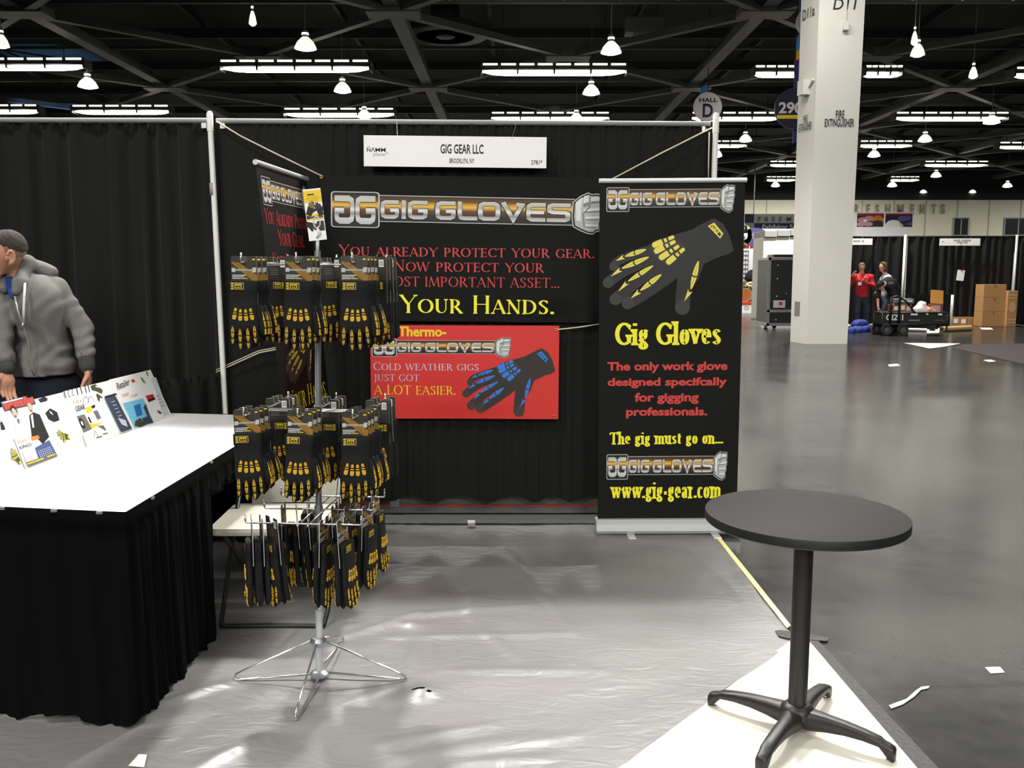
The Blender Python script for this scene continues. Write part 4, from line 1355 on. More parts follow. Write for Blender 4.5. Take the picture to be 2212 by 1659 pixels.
# second roll up banner, standing along the left, leaning back
A = at_z(552, 350, 2.08); B = at_z(672, 390, 2.08)
print('rollup2', A, B)
xd = (B - A); wB = xd.length; xd.normalize(); wB = min(.95, wB, (5.36 - A.y) / xd.y)
nrm = Vector((xd.y, -xd.x, 0))
def proj(p):
    q = p - Vector((0, 0, CAM_H))
    d = q.y * CT - q.z * ST
    return 1106 + FPX * q.x / d, 829.5 - FPX * (q.y * ST + q.z * CT) / d
best = min((abs(min(((abs(proj(A + nrm * (L * s) + Vector((0, 0, -2.08 * s)))[1] - 867), proj(A + nrm * (L * s) + Vector((0, 0, -2.08 * s)))[0]) for s in [i / 200 for i in range(201)]))[1] - 608), L) for L in [i / 100 for i in range(0, 50)])
Lb = best[1]
low = A + nrm * Lb + Vector((0, 0, -2.08))
up = (A - low)
lb = rollup('black roll up banner leaning at an angle in the left back corner behind the rack', low, xd, up, wB, up.length)
# red and yellow copy on it
m = MB()
H_ = up.length
for txt, xa, xb, yb, cap in (('You Already Protect', .05, .80, H_ - .295, .075), ('Your Gear.', .22, .66, H_ - .40, .08), ('Now Protect Your', .10, .86, H_ - .525, .085), ('Most Important', .12, .80, H_ - .65, .085), ('Asset...', .25, .65, H_ - .77, .085)):
    m = MB(); serif_word(m, txt, xa, yb, xb, cap, .062, .022, 0.10, .0008, 0, track=.07, small=.8)
    build_words(m, 'red_word', [INK_RED2], lb, .018)
logo(lb, .05, H_ - .215, wB - .09, z=.0008)
m = MB(); serif_word(m, 'Your Hands.', .12, H_ - 1.27, .80, .11, .07, .022, .1, .0008, 0, track=.07, small=.8)
build_words(m, 'yellow_word', [INK_YELLOW], lb, .02)
gk = .62 / 1345
glove_print(lb, lambda a, b: (.12 + (a - 105) * gk, H_ - .85 - (b - 480) * gk * .62), gk, [GLOVE_INK, MATS['charcoal_glove_pad'], MATS['print_yellow']], z=.0008)

# ------------------------------------------------------------------ name sign hung from the rail
SY = WY - .075
ns = frame(bpy.data.objects.new('name_sign', None), at_y(786, 359, SY), (1, 0, -0.011))
COL.objects.link(ns)
tag(ns, 'white card booth name sign hanging from the back drape rail', 'sign')
f = panel_px(ns, SY)
sw, sh = f(1180, 360)[0], f(786, 292)[1]
m = MB(); m.prism([(0, 0), (sw, 0), (sw, sh), (0, sh)], -.006, 0); m.build('board', CARD_WHITE, ns)
zf = zoomf(f, 700, 0, 2.572)
m = MB()
for txt, a, b, c, d, bo in (('GIG GEAR LLC', 647, 886, 803, 853, .022), ('BROOKLYN, NY', 697, 835, 881, 911, .012), ('2781*', 1150, 1213, 890, 914, .01), ('N', 238, 258, 822, 843, .02), ('\u039b', 260, 283, 820, 843, .02), ('MM', 285, 342, 822, 843, .02), ('the', 240, 256, 812, 819, .0)):
    x0, y0 = zf(a, d); x1, y1 = zf(b, c)
    sans(m, txt, x0, y0, x1, y1, .0008, 0, bold=bo)
for a, b, c, d in ((346, 356, 845, 855),):
    x0, y0 = zf(a, d); x1, y1 = zf(b, c)
    strip(m, ell((x0 + x1) / 2, (y0 + y1) / 2, (x1 - x0) / 2, (y1 - y0) / 2, 16), .0012, .0008, 0, closed=False)
x0, y0 = zf(270, 866); x1, y1 = zf(344, 847)
sans(m, 'show', x0, y0, x1, y1, .0008, 1, bold=.0, shear=.35)
m.build('lettering', [INK_BLACK, mat('pale_grey_ink', (150, 150, 146), .5)], ns)
m = MB()
for xa, xb in ((398, 409), (1061, 1043)):
    x0, y0 = zf(xa, 676); x1, y1 = zf(xb, 772)
    m.tube([(x0, y0 + .006, -.055), (x0 + .003, y0 - .02, -.03), (x1, y1, .002), (x1, y1 - .004, -.004)], .0016, 6)
m.build('hanging_wire', CHROME, ns)

# ------------------------------------------------------------------ cords tied between poles and banners
CORD = mat('cream_cord', (222, 214, 184), 0.7)
def cord(pts, label, r=.0045):
    m = MB(); m.tube(pts, r, 8)
    tag(m.build('tie_cord', CORD, None, smooth=True), label, 'cord')
cy = WY - .035
cord([at_y(468, 262, cy), at_y(520, 294, cy - .005), at_y(600, 334, cy - .012), at_y(697, 381, cy - .014)], 'cream cord from the left back pole to the corner of the big black banner')
cord([at_y(1538, 276, cy), at_y(1430, 330, cy - .02), at_y(1322, 387, cy - .05)], 'cream cord from the right back pole down to the big black banner corner')
cord([at_y(1532, 285, cy), at_y(1531, 330, cy), at_y(1530, 384, cy)], 'cream cord hanging straight down along the right back pole', .004)
cord([at_y(467, 804, cy), at_y(560, 762, cy - .01), at_y(700, 735, cy - .02), at_y(804, 712, cy - .02)], 'doubled cream cord from the left pole to the red banner', .004)
cord([at_y(467, 799, cy), at_y(558, 758, cy - .01), at_y(700, 731, cy - .02), at_y(804, 708, cy - .02)], 'upper strand of the doubled cord left of the red banner', .003)
cord([at_y(1203, 712, cy - .02), at_y(1250, 707, cy - .02), at_y(1294, 700, cy - .02)], 'cream cord from the red banner corner to behind the roll up banner', .004)
# ------------------------------------------------------------------ wire glove rack
rbase = at_z(690, 1467)
RX, RY = rbase.x, rbase.y
rack = thing('glove_rack', 'silver wire floor rack with three tiers of pegs carrying glove pairs', 'display rack', (RX, RY, 0))
RTOP = at_y(686, 542, RY)
leanx = RTOP.x - RX
def rp(z): return Vector((leanx * z / RTOP.z, 0, z))
zc = at_y(690, 1384, RY).z
MB().tube([rp(0.02), rp(0.26)], .0135, 16).tube([rp(0.255), rp(0.275)], .0145, 16).build('lower_pole', mat('grey_paint_pole', (196, 200, 200), .4), rack, smooth=True, angle=50)
MB().tube([rp(0.27), rp(RTOP.z)], .0115, 16).build('upper_pole', STEEL, rack, smooth=True, angle=50)
m = MB()
m.lathe([(.0135, zc - .016), (.030, zc - .013), (.033, zc), (.024, zc + .014), (.0135, zc + .016)], 18)
m.build('collar', STEEL, rack, smooth=True, angle=40)
m = MB(); m.lathe([(.0135, .012), (.034, .014), (.036, .026), (.024, .036), (.0135, .038)], 18); m.build('foot_ring', STEEL, rack, smooth=True, angle=40)
for px, py in ((507, 1471), (637, 1561), (877, 1474), (743, 1388)):
    e = at_z(px, py) - Vector((RX, RY, 0))
    d = e.normalized()
    s = Vector((-d.y, d.x, 0)) * .008
    m = MB()
    m.tube([d * .026 + Vector((0, 0, zc)), e * .86 + Vector((0, 0, .030 + (zc - .03) * .13)) , e * .985 + Vector((0, 0, .026)), e + Vector((0, 0, .014)) + s * .5, e * .98 + Vector((0, 0, .008)) + s, e * .9 + Vector((0, 0, .010)) + s, d * .03 + Vector((0, 0, .024)) + s], .0042, 8)
    m.build('leg', CHROME, rack, smooth=True)
PEG_LEN, PEG_GAP = .415, .196
tiers = []
def tier(zt, ang, axis):
    """axis 'y': pegs point to the camera; 'x': pegs point sideways"""
    c = rp(zt)
    q = Matrix.Rotation(R(ang), 3, 'Z')
    ux, uy = q @ Vector((1, 0, 0)), q @ Vector((0, 1, 0))
    barv, pegv = (ux, uy) if axis == 'y' else (uy, ux)
    m = MB()
    for s in (-1, 1):
        o = pegv * (.018 * s)
        m.tube([c - barv * (PEG_GAP + .01) + o - Vector((0, 0, .006)), c + barv * (PEG_GAP + .01) + o - Vector((0, 0, .006))], .0034, 8)
    m.build('arm_bar', CHROME, rack, smooth=True)
    m = MB(); m.tube([c - Vector((0, 0, .02)), c + Vector((0, 0, .014))], .0155, 14)
    m.build('tier_collar', STEEL, rack, smooth=True, angle=40)
    pegs = []
    for k in (-1, 0, 1):
        p = c + barv * (PEG_GAP * k)
        a, b = p - pegv * PEG_LEN / 2, p + pegv * PEG_LEN / 2
        U = Vector((0, 0, .034))
        m = MB()
        m.tube([a + U, a + Vector((0, 0, .008)), a + pegv * .003, a + pegv * .008, b - pegv * .008, b - pegv * .003, b + Vector((0, 0, .008)), b + U], .0032, 8)
        m.build('peg', CHROME, rack, smooth=True)
        pegs.append((p, pegv, barv))
    tiers.append(pegs)
tier(at_y(690, 568, RY).z, -8.0, 'y')
tier(at_y(690, 883, RY).z, -7.5, 'y')
tier(at_y(690, 1100, RY).z, -4.0, 'x')
# clip holder on top of the pole
m = MB()
m.tube([rp(RTOP.z - .01), rp(RTOP.z + .045)], .006, 10)
m.tube([rp(RTOP.z + .045), rp(RTOP.z + .06) + Vector((.01, -.004, 0)), rp(RTOP.z + .085)], .009, 10)
m.build('sign_clip', mat('clear_plastic_clip', (205, 208, 210), .2), rack, smooth=True)
m = MB()
ring = [rp(RTOP.z + .085) + Vector((.012 * math.cos(t), -.007, .016 + .020 * math.sin(t))) for t in [2 * math.pi * i / 18 for i in range(18)]]
m.tube(ring, .003, 8, closed=True)
m.build('clip_ring', MATS['clear_plastic_clip'], rack, smooth=True)
# sign card held in the clip
SYc = RY - .008
sc = frame(bpy.data.objects.new('sign_card', None), at_y(668, 521, SYc), at_y(706, 517, SYc) - at_y(668, 521, SYc), at_y(662, 409, SYc) - at_y(668, 521, SYc))
COL.objects.link(sc)
tag(sc, 'narrow white and yellow sign card clipped on top of the glove rack', 'sign')
f = panel_px(sc, SYc)
cw_, ch_ = f(706, 517)[0], f(662, 409)[1]
m = MB(); m.prism([(0, 0), (cw_, 0), (cw_, ch_), (0, ch_)], -.0015, 0); m.build('card', CARD_WHITE, sc)
m = MB()
def fr(a, b, c, d, z, mi): m.rect(cw_ * a, ch_ * b, cw_ * c, ch_ * d, z, mi)
fr(.0, .74, 1, .97, .0004, 0)
fr(.02, .40, .98, .52, .0004, 0)
fr(.22, .88, .60, .905, .0008, 1)
for i, (a, b) in enumerate(((.16, .84), (.1, .9), (.22, .8))): fr(a, .845 - .035 * i, b, .852 - .035 * i, .0008, 3)
fr(.06, .43, .95, .475, .0008, 2)
fr(.04, .425, .2, .485, .001, 1)
def mini_glove(cx, cy, s, rot, mi=1, yi=0, z=.0008):
    q = Matrix.Rotation(R(rot), 2)
    T = lambda p: tuple(Vector((cx, cy)) + q @ Vector((p[0] * s, p[1] * s)))
    m.poly([T(p) for p in ((-.35, -.9), (.35, -.9), (.42, .1), (-.42, .1))], z, mi)
    for k in range(4):
        x = -.33 + .22 * k
        h = (.75, 1.0, .95, .7)[k]
        m.poly([T(p) for p in ((x - .1, 0), (x + .1, 0), (x + .1, h - .1), (x, h), (x - .1, h - .1))], z + .0002 + .00005 * k, mi)
        m.poly([T(p) for p in ((x - .03, .15), (x + .03, .15), (x + .03, h - .2), (x - .03, h - .2))], z + .0006, yi)
    m.poly([T(p) for p in ((.35, -.5), (.8, .1), (.62, .3), (.3, .0))], z - .0002, mi)
mini_glove(cw_ * .32, ch_ * .62, .028, -25, 1, 0)
mini_glove(cw_ * .78, ch_ * .60, .026, 15, 1, 1)
mini_glove(cw_ * .30, ch_ * .29, .026, -110, 1, 4)
fr(.56, .18, .96, .37, .0008, 5)
m.build('print', [INK_GOLD, INK_BLACK, mat('gunmetal_ink', (90, 88, 80), .5), mat('dark_gold_ink', (176, 140, 30), .5), mat('orange_ink', (220, 140, 40), .5), mat('slate_ink', (44, 46, 60), .5)], sc)

# ------------------------------------------------------------------ glove pairs on hang cards
GLOVE = mat('black_glove_fabric', None, 0.8, lin_rgb=(0.0095, 0.0098, 0.0105), bump=(420, .3, .001), spec=.25)
GRUB = mat('black_glove_rubber', None, 0.55, lin_rgb=(0.012, 0.012, 0.0125), spec=.35)
BONE = mat('yellow_glove_rubber', (214, 168, 28), 0.5, vary=(60, .12))
BONE_C = mat('amber_glove_rubber', (196, 140, 22), 0.5)
LABEL_Y = mat('yellow_label', (226, 196, 32), 0.5)
CARD_D = mat('dark_hang_card', (58, 55, 48), 0.3)
CARD_G = mat('bronze_card_band', (150, 112, 44), 0.3)
CARD_E = mat('white_card_edge', (222, 222, 214), 0.4)
CARD_S = mat('silver_card_print', (190, 190, 182), 0.4)
def ringloft(m, secs, n=14, mi=0, cap=True):
    """secs: (x, z, half width, half depth, y offset) stacked downward"""
    vs, fs = [], []
    for (x, z, a, b, y) in secs:
        for k in range(n):
            t = 2 * math.pi * k / n
            c, s = math.cos(t), math.sin(t)
            e = 0.75
            vs.append((x + a * math.copysign(abs(c) ** e, c), y + b * math.copysign(abs(s) ** e, s), z))
    for i in range(len(secs) - 1):
        for k in range(n):
            fs.append((i * n + k, (i + 1) * n + k, (i + 1) * n + (k + 1) % n, i * n + (k + 1) % n))
    if cap:
        fs.append(tuple(range(n)))
        fs.append(tuple(range((len(secs) - 1) * n, len(secs) * n))[::-1])
    m.add(vs, fs, mi)
FING = [(-.0385, -.163, -.0395, -.222, .0105, -4), (-.0135, -.170, -.0135, -.240, .0112, 0), (.0125, -.168, .0135, -.238, .0112, 2), (.036, -.160, .0405, -.218, .0105, 5)]
def glove_parts(sgn, rr):
    """one glove hanging fingers down, back of the hand towards -y when sgn = 1; wrist at z = 0"""
    m = MB()
    jx = [rr.uniform(-.004, .004) for _ in range(4)]
    jy = [rr.uniform(-.004, .003) for _ in range(4)]
    ringloft(m, [(0, 0.0, .048, .009, 0), (0, -.004, .050, .0105, 0), (0, -.038, .050, .0115, 0), (0, -.041, .0475, .0105, 0), (.0, -.075, .0475, .0125, 0), (.0, -.120, .0505, .0135, 0), (0, -.150, .0515, .013, 0), (0, -.172, .049, .0105, 0), (0, -.178, .044, .006, 0)], 22)
    for k, (x0, z0, x1, z1, r, _) in enumerate(FING):
        x1 += jx[k]
        secs = []
        for i in range(9):
            t = i / 8
            q = 1.0 if t < .8 else math.sqrt(max(0.02, 1 - ((t - .8) / .2) ** 2))
            secs.append((x0 + (x1 - x0) * t, z0 + .012 + (z1 - z0 - .012) * t, r * (1.0 - .08 * t) * q, r * .95 * q * (1 - .1 * t), jy[k] * t * t * 2))
        ringloft(m, secs, 12)
    secs = []
    for i in range(9):
        t = i / 8
        q = 1.0 if t < .8 else math.sqrt(max(0.02, 1 - ((t - .8) / .2) ** 2))
        secs.append((.040 + .020 * math.sin(t * 1.9), -.085 - .105 * t, .015 * (1 - .2 * t) * q, .013 * q, .008 + .004 * t))
    ringloft(m, secs, 12)
    b = MB(); fb = MB()
    def pz(pts, y0, y1, mi=0, b=b):
        """small raised pad: outline in x z, from depth y0 to y1 (towards -y)"""
        n = len(pts)
        cx = sum(p[0] for p in pts) / n; cz = sum(p[1] for p in pts) / n
        vs = [(p[0], y0, p[1]) for p in pts] + [(cx + (p[0] - cx) * .86, y1, cz + (p[1] - cz) * .9) for p in pts]
        fs = [tuple(range(n, 2 * n))] + [(i, (i + 1) % n, (i + 1) % n + n, i + n) for i in range(n)]
        b.add(vs, fs, mi)
    for k in range(4):
        x = -.0285 + .0190 * k
        slant = (.0055, .0015, -.0015, -.0055)[k]
        zt = -.0925 - (.0, .004, .0045, .001)[k]
        w0, w1 = .0048, .0068
        o = lambda z: x - slant * (z - zt) / .042 * -1.0 * -1 + slant * -.0
        xx = lambda dz: x + slant * (dz / .040 - .5) * -1.0
        def pad(d0, d1, wa, wb, rt, rb):
            pts = []
            n = 5
            if rt:
                pts += [(xx(d0) + wa * math.cos(R(a)), zt - d0 - wa + wa * math.sin(R(a))) for a in (0, 36, 72, 108, 144, 180)]
            else:
                pts += [(xx(d0) + wa, zt - d0), (xx(d0) - wa, zt - d0)]
            if rb:
                pts += [(xx(d1) + wb * math.cos(R(a)), zt - d1 + wb + wb * math.sin(R(a))) for a in (180, 216, 252, 288, 324, 360)]
            else:
                pts += [(xx(d1) - wb, zt - d1), (xx(d1) + wb, zt - d1)]
            pz(pts, -.0125, -.0150)
        pad(0, .0125, w0, w0 + .0004, True, False)
        pad(.0160, .0198, .0062, .0064, False, False)
        pad(.0235, .0415, .0070, .0072, False, True)
        cc = (xx(.034), zt - .033)
        pz([(cc[0] + .0018 * math.cos(R(a)), cc[1] + .0018 * math.sin(R(a))) for a in range(0, 360, 60)], -.0148, -.0155, 1)
    for k, (x0, z0, x1, z1, r, _) in enumerate(FING):
        x1 += jx[k]
        d0, d1, d2 = .06, .68, .97
        P = lambda t, s=0.0: (x0 + (x1 - x0) * t + s, z0 + .010 + (z1 - z0 - .008) * t)
        yy = lambda t: jy[k] * t * t * 2 - r * .92
        w = .0052
        def lensp(ta, tb, wa, wm, wb, side):
            pts = []
            for i in range(6):
                t = ta + (tb - ta) * i / 5
                u = i / 5
                ww = (wa + (wm - wa) * math.sin(u * math.pi / 2)) if wa < wm else (wm + (wa - wm) * math.cos(u * math.pi / 2))
                pts.append((t, ww * side))
            pol = [P(t, s) for t, s in pts]
            pol += [P(tb, .0006 * side), P(ta, .0006 * side)]
            if side < 0: pol = pol[::-1]
            tm = (ta + tb) / 2
            pz(pol, yy(tm) + .003, yy(tm) - .0018, 0, fb)
        for s in (-1, 1):
            lensp(.04, .36, .0012, w, 0, s)
            lensp(.39, .66, w, .0014, 0, s)
            lensp(.71, .96, w * .85, .0009, 0, s)
    # thumb bone seen from the side
    for ta, tb, wa, wb in ((.20, .48, .0008, .0036), (.51, .72, .0036, .001), (.76, .95, .0030, .0006)):
        pts = []
        for sd_ in (1, -1):
            for i in range(5):
                u = i / 4 if sd_ > 0 else 1 - i / 4
                t = ta + (tb - ta) * u
                ww = wa + (wb - wa) * u
                pts.append((-.085 - .105 * t, ww * sd_, t))
        n = len(pts)
        X = lambda t: .040 + .020 * math.sin(t * 1.9)
        vs = [(X(p[2]) + .009, -.001 + p[1] + .004, p[0]) for p in pts] + [(X(p[2]) + .0142, -.001 + p[1] * .8 + .004, p[0]) for p in pts]
        fb.add(vs, [tuple(range(n, 2 * n))] + [(i, (i + 1) % n, (i + 1) % n + n, i + n) for i in range(n)], 0)
    l = MB()
    def q(x0, z0, x1, z1, y, mi): l.add([(x0, y, z0), (x1, y, z0), (x1, y, z1), (x0, y, z1)], [(0, 1, 2, 3)], mi)
    y = -.0122
    q(-.040, -.030, .004, -.007, y, 0)
    q(-.031, -.0285, .0025, -.0085, y - .0003, 1)
    q(-.0395, -.026, -.033, -.011, y - .0004, 1)
    for x0 in (-.0375,): q(x0, -.024, x0 + .003, -.013, y - .0006, 0)
    q(-.027, -.0125, -.001, -.0105, y - .0006, 0)
    for cx, mr in ((-.0215, 1), (-.0085, -1)):
        q(cx - .0052, -.026, cx + .0052, -.0135, y - .0006, 0)
        q(cx - .0030, -.0238, cx + .0030, -.0165, y - .0009, 1)
        q(cx + .0 * mr, -.0212, cx + .0052 * mr, -.0190, y - .0011, 1) if mr > 0 else q(cx - .0052, -.0212, cx, -.0190, y - .0011, 1)
    if sgn < 0:
        for mb in (m, b, fb, l):
            mb.v = [(v[0], -v[1], v[2]) for v in mb.v]
            mb.f = [f[::-1] for f in mb.f]
    return m, b, fb, l
def hang_card(m, w=.090, h0=.022, h1=-.145):
    r = .006
    th = .0009
    pts = [(-w / 2, h1), (w / 2, h1), (w / 2, h0 - r), (w / 2 - r * .3, h0 - r * .3), (w / 2 - r, h0), (.014, h0), (.013, .006), (.008, .0035), (-.008, .0035), (-.013, .006), (-.014, h0), (-w / 2 + r, h0), (-w / 2 + r * .3, h0 - r * .3), (-w / 2, h0 - r)]
    n = len(pts)
    vs = [(p[0], -th, p[1]) for p in pts] + [(p[0], th, p[1]) for p in pts]
    m.add(vs, [tuple(range(n)), tuple(range(n, 2 * n))[::-1]], 0)
    m.add(vs, [(i, i + n, (i + 1) % n + n, (i + 1) % n) for i in range(n)], 1)
def pack_proto(seed):
    rr = random.Random(seed)
    m = MB(); hang_card(m)
    card = m.build('hang_card', [CARD_D, CARD_E], None)
    p = MB()
    y = -.0012
    def quad(pts, mi, dy=0.0): p.add([(a, y - dy, b) for a, b in pts], [tuple(range(len(pts)))], mi)
    quad([(-.045, -.002), (-.045, .018), (.045, -.064), (.045, -.038)][:0] or [(-.045, .0), (-.018, -.0), (.045, -.044), (.045, -.066), (.030, -.064)], 0)
    quad([(-.045, .004), (-.030, .000), (.0, -.020), (-.020, -.010)], 0, .0)
    quad([(-.042, -.029), (.028, -.029), (.028, -.023), (-.042, -.023)], 1, .0004)
    quad([(.028, -.034), (.041, -.034), (.043, -.017), (.030, -.017)], 1, .0006)
    quad([(-.043, -.033), (-.030, -.033), (-.030, -.019), (-.043, -.019)], 1, .0006)
    for i in range(9): quad([(-.027 + .006 * i, -.0275), (-.0245 + .006 * i, -.0275), (-.0245 + .006 * i, -.0245), (-.027 + .006 * i, -.0245)], 3, .0009)
    for i, (a, b) in enumerate(((-.041, .006), (-.041, .0), (-.041, -.012))): quad([(a, -.045 - .0055 * i), (b, -.045 - .0055 * i), (b, -.0425 - .0055 * i), (a, -.0425 - .0055 * i)], 2, .0004)
    quad([(-.010, -.056), (.012, -.056), (.012, -.0535), (-.010, -.0535)], 4, .0004)
    quad([(.029, .008), (.039, .008), (.039, .0125), (.029, .0125)], 4, .0004)
    prt = p.build('card_print', [CARD_G, CARD_S, INK_WHITE, CARD_D, INK_GOLD], None)
    s = MB()
    s.add([(-.034, .0013, .012), (-.016, .0013, .012), (-.016, .0013, -.014), (-.034, .0013, -.014)], [(0, 1, 2, 3)], 0)
    for i in range(7):
        x = -.0325 + .0022 * i
        s.add([(x, .0016, .009), (x + .0011, .0016, .009), (x + .0011, .0016, -.011), (x, .0016, -.011)], [(0, 1, 2, 3)], 1)
    for i in range(4):
        s.add([(-.008, .0014, -.018 - .008 * i), (.026, .0014, -.018 - .008 * i), (.026, .0014, -.020 - .008 * i), (-.008, .0014, -.020 - .008 * i)], [(0, 1, 2, 3)], 2)
    stk = s.build('price_sticker', [CARD_WHITE, INK_BLACK, INK_GREY], None)
    gl = []
    for sgn in (1, -1):
        a, b, b2, c = glove_parts(sgn, rr)
        g = a.build('glove', GLOVE, None, smooth=True, angle=60)
        off = Vector((rr.uniform(-.004, .004), -.0135 * sgn, -.062))
        bb = b.build('knuckle_print', [BONE, BONE_C], None)
        fbb = b2.build('finger_print', BONE, None)
        ll = c.build('wrist_label', [LABEL_Y, INK_BLACK], None)
        gl.append((g, off, bb, ll, fbb))
    prt['label'] = 'bronze and silver print'
    stk['label'] = 'white barcode sticker'
    return card, prt, stk, gl
protos = [pack_proto(s) for s in (11, 12, 13)]
for c_, p_, s_, gl_ in protos:
    for o in [c_, p_, s_] + [q for g in gl_ for q in (g[0], g[2], g[3], g[4])]:
        for cc in list(o.users_collection): cc.objects.unlink(o)
pk = random.Random(21)
npk = [0]
def hang_pack(world, yaw, tilt, label, group):
    c_, p_, s_, gl_ = protos[npk[0] % 3]; npk[0] += 1
    t = thing('glove_pack', label, 'gloves', world, 0, group)
    t.rotation_euler = (R(tilt), R(pk.uniform(-2, 2)), R(yaw))
    def cp(o, parent):
        n = o.copy(); COL.objects.link(n); n.parent = parent
        return n
    card = cp(c_, t); cp(p_, card); cp(s_, card)
    for g, off, bb, ll, fbb in gl_:
        n = cp(g, t); n.location = off
        cp(bb, n); cp(ll, n); cp(fbb, n)
    return t
ordn = ['outermost', 'second', 'third', 'fourth', 'fifth']
bpy.context.view_layer.update()
def rackw(p): return Vector((RX, RY, 0)) + p
pegname = ['left', 'middle', 'right']
for ti, tname in ((0, 'top'), (1, 'middle')):
    yaw0 = -8.0 if ti == 0 else -7.5
    for k in range(3):
        p, pegv, barv = tiers[ti][k]
        nf = ((3, 3, 4), (3, 3, 4))[ti][k]
        for j in range(nf):
            s = PEG_LEN / 2 - .022 - .042 * j - (.0 if ti == 0 else pk.uniform(0, .004))
            w = rackw(p - pegv * s) + Vector((0, 0, .0005))
            hang_pack(w, -yaw0 * .2 + pk.uniform(-5, 5) + (4 if k == 2 else 0) - 1.5 * j, pk.uniform(-4, 2), 'glove pair with yellow bones, %s on the front %s peg, %s tier' % (ordn[j], pegname[k], tname), 'glove pairs on the wire rack')
        for j in range(((3, 2, 4), (3, 3, 3))[ti][k]):
            s = PEG_LEN / 2 - .025 - .042 * j
            w = rackw(p + pegv * s)
            hang_pack(w, 180 + yaw0 + pk.uniform(-10, 10), pk.uniform(-4, 2), 'glove pair facing away, %s on the back %s peg, %s tier' % (ordn[j], pegname[k], tname), 'glove pairs on the wire rack')
lows = [(-1, [(.185, -70), (.150, -64), (.112, -52)], [(-.075, 80), (-.140, 72)]), (0, [(.135, -84), (.085, -78), (.04, -75)], [(-.06, 86), (-.115, 82), (-.185, 78)]), (1, [(.10, -80), ], [(-.10, 84), (-.17, 80)])]
side_n = ['near', 'centre', 'far']
for k, (kk, Ls, Rs) in enumerate(lows):
    p, pegv, barv = tiers[2][k]
    for j, (s, yw) in enumerate(Ls):
        w = rackw(p - pegv * s)
        hang_pack(w, yw + pk.uniform(-6, 6) + 180 * (1 if yw < -60 else 1), pk.uniform(-3, 3), 'glove pair seen edge on, %s at left end of %s peg, lowest tier' % (ordn[j], side_n[k]), 'glove pairs on the wire rack')
    for j, (s, yw) in enumerate(Rs[::-1]):
        w = rackw(p - pegv * s)
        hang_pack(w, yw + pk.uniform(-6, 6), pk.uniform(-3, 3), 'glove pair seen edge on, %s at right end of %s peg, lowest tier' % (ordn[j], side_n[k]), 'glove pairs on the wire rack')
# ------------------------------------------------------------------ skirted table
TZ = 0.757
c0 = at_z(270, 1106, TZ); c1 = at_z(528, 951, TZ)
dv = Vector((c1.x - c0.x, c1.y - c0.y, 0)).normalized()
yb = at_z(450, 898, TZ).y
c2 = c0 + dv * ((yb - c0.y) / dv.y)
fl = at_z(0, 1094, TZ); fd = Vector((fl.x - c0.x, fl.y - c0.y, 0)).normalized()
TW = 0.72
c3, c4 = c2 + fd * TW, c0 + fd * TW
tb = thing('skirted_table', 'long white topped table with a black pleated skirt on the left of the booth', 'table', ((c0.x + c3.x) / 2, (c0.y + c3.y) / 2, 0))
o_ = tb.location
loc = lambda p: Vector((p.x - o_.x, p.y - o_.y, 0))
pts = [loc(c0), loc(c2), loc(c3), loc(c4)]
bm = bmesh.new()
n = 40
m = MB()
m.prism([(p.x, p.y) for p in pts], TZ - .028, TZ)
ob = m.build('table_top', WHITE_VINYL, tb)
md = bmesh.new(); md.from_mesh(ob.data)
bmesh.ops.bevel(md, geom=[e for e in md.edges if all(v.co.z > TZ - .001 for v in e.verts)], offset=.010, segments=3, affect='EDGES', profile=.5)
md.to_mesh(ob.data); md.free()
def skirt():
    path = []
    P = [pts[3], pts[0], pts[1], pts[2]]
    step = .0085
    for i in range(3):
        d = P[i + 1] - P[i]
        k = int(d.length / step)
        nn = Vector((d.y, -d.x, 0)).normalized()
        for j in range(k): path.append((P[i] + d * (j / k), nn))
    rr = random.Random(4)
    N = len(path)
    # soften normals at the corners
    nrm_ = []
    for i in range(N):
        a = Vector((0, 0, 0))
        for q in range(-5, 6): a += path[min(N - 1, max(0, i + q))][1]
        nrm_.append(a.normalized())
    ph = 0; phs = []
    f = 1
    for i in range(N):
        if i % 14 == 0: f = rr.uniform(.6, 1.5)
        ph += 2 * math.pi * step / .105 * f; phs.append(ph)
    rows_ = [(TZ + .001, .004, 0), (TZ - .02, .007, 0), (TZ - .05, .009, .05), (TZ - .052, .006, .1), (TZ - .10, .012, .5), (.55, .010, .8), (.4, .011, .95), (.2, .013, 1.0), (.06, .015, 1.0), (.008, .016, 1.0)]
    vs, fs = [], []
    for z, o, a in rows_:
        for i in range(N):
            w = a * (.011 * math.sin(phs[i]) + .005 * math.sin(2.3 * phs[i] + 4 * z))
            q = path[i][0] + nrm_[i] * (o + w)
            zz = z + (.012 * (1 + math.sin(phs[i] * .37)) if z < .01 else 0)
            wy = q.y + o_.y
            if wy > 3.62 and path[i][1].x > .5: zz = max(zz, (TZ - .13) * smoothstep(3.62, 3.70, wy) + .04 * smoothstep(3.7, 4.6, wy) - .03 * z)
            vs.append((q.x, q.y, zz))
    for r_ in range(len(rows_) - 1):
        for i in range(N - 1):
            a = r_ * N + i
            fs.append((a, a + N, a + N + 1, a + 1))
    m = MB(); m.add(vs, fs)
    m.build('table_skirt', SKIRT_CLOTH, tb, smooth=True)
skirt()
m = MB()
for s in (.12, .35, .62, .9):
    p = pts[0] + (pts[3] - pts[0]) * s
    nn = Vector((pts[3] - pts[0]))
    nn = Vector((nn.y, -nn.x, 0)).normalized()
    nn = nn if nn.y < 0 else -nn
    m.box(p + nn * .010 + Vector((0, 0, TZ - .004)), (.022, .006, .010), bev=.002)
for s in (.1, .4, .7):
    p = pts[0] + (pts[1] - pts[0]) * s
    m.box(p + Vector((.010, 0, TZ - .004)), (.006, .022, .010), bev=.002)
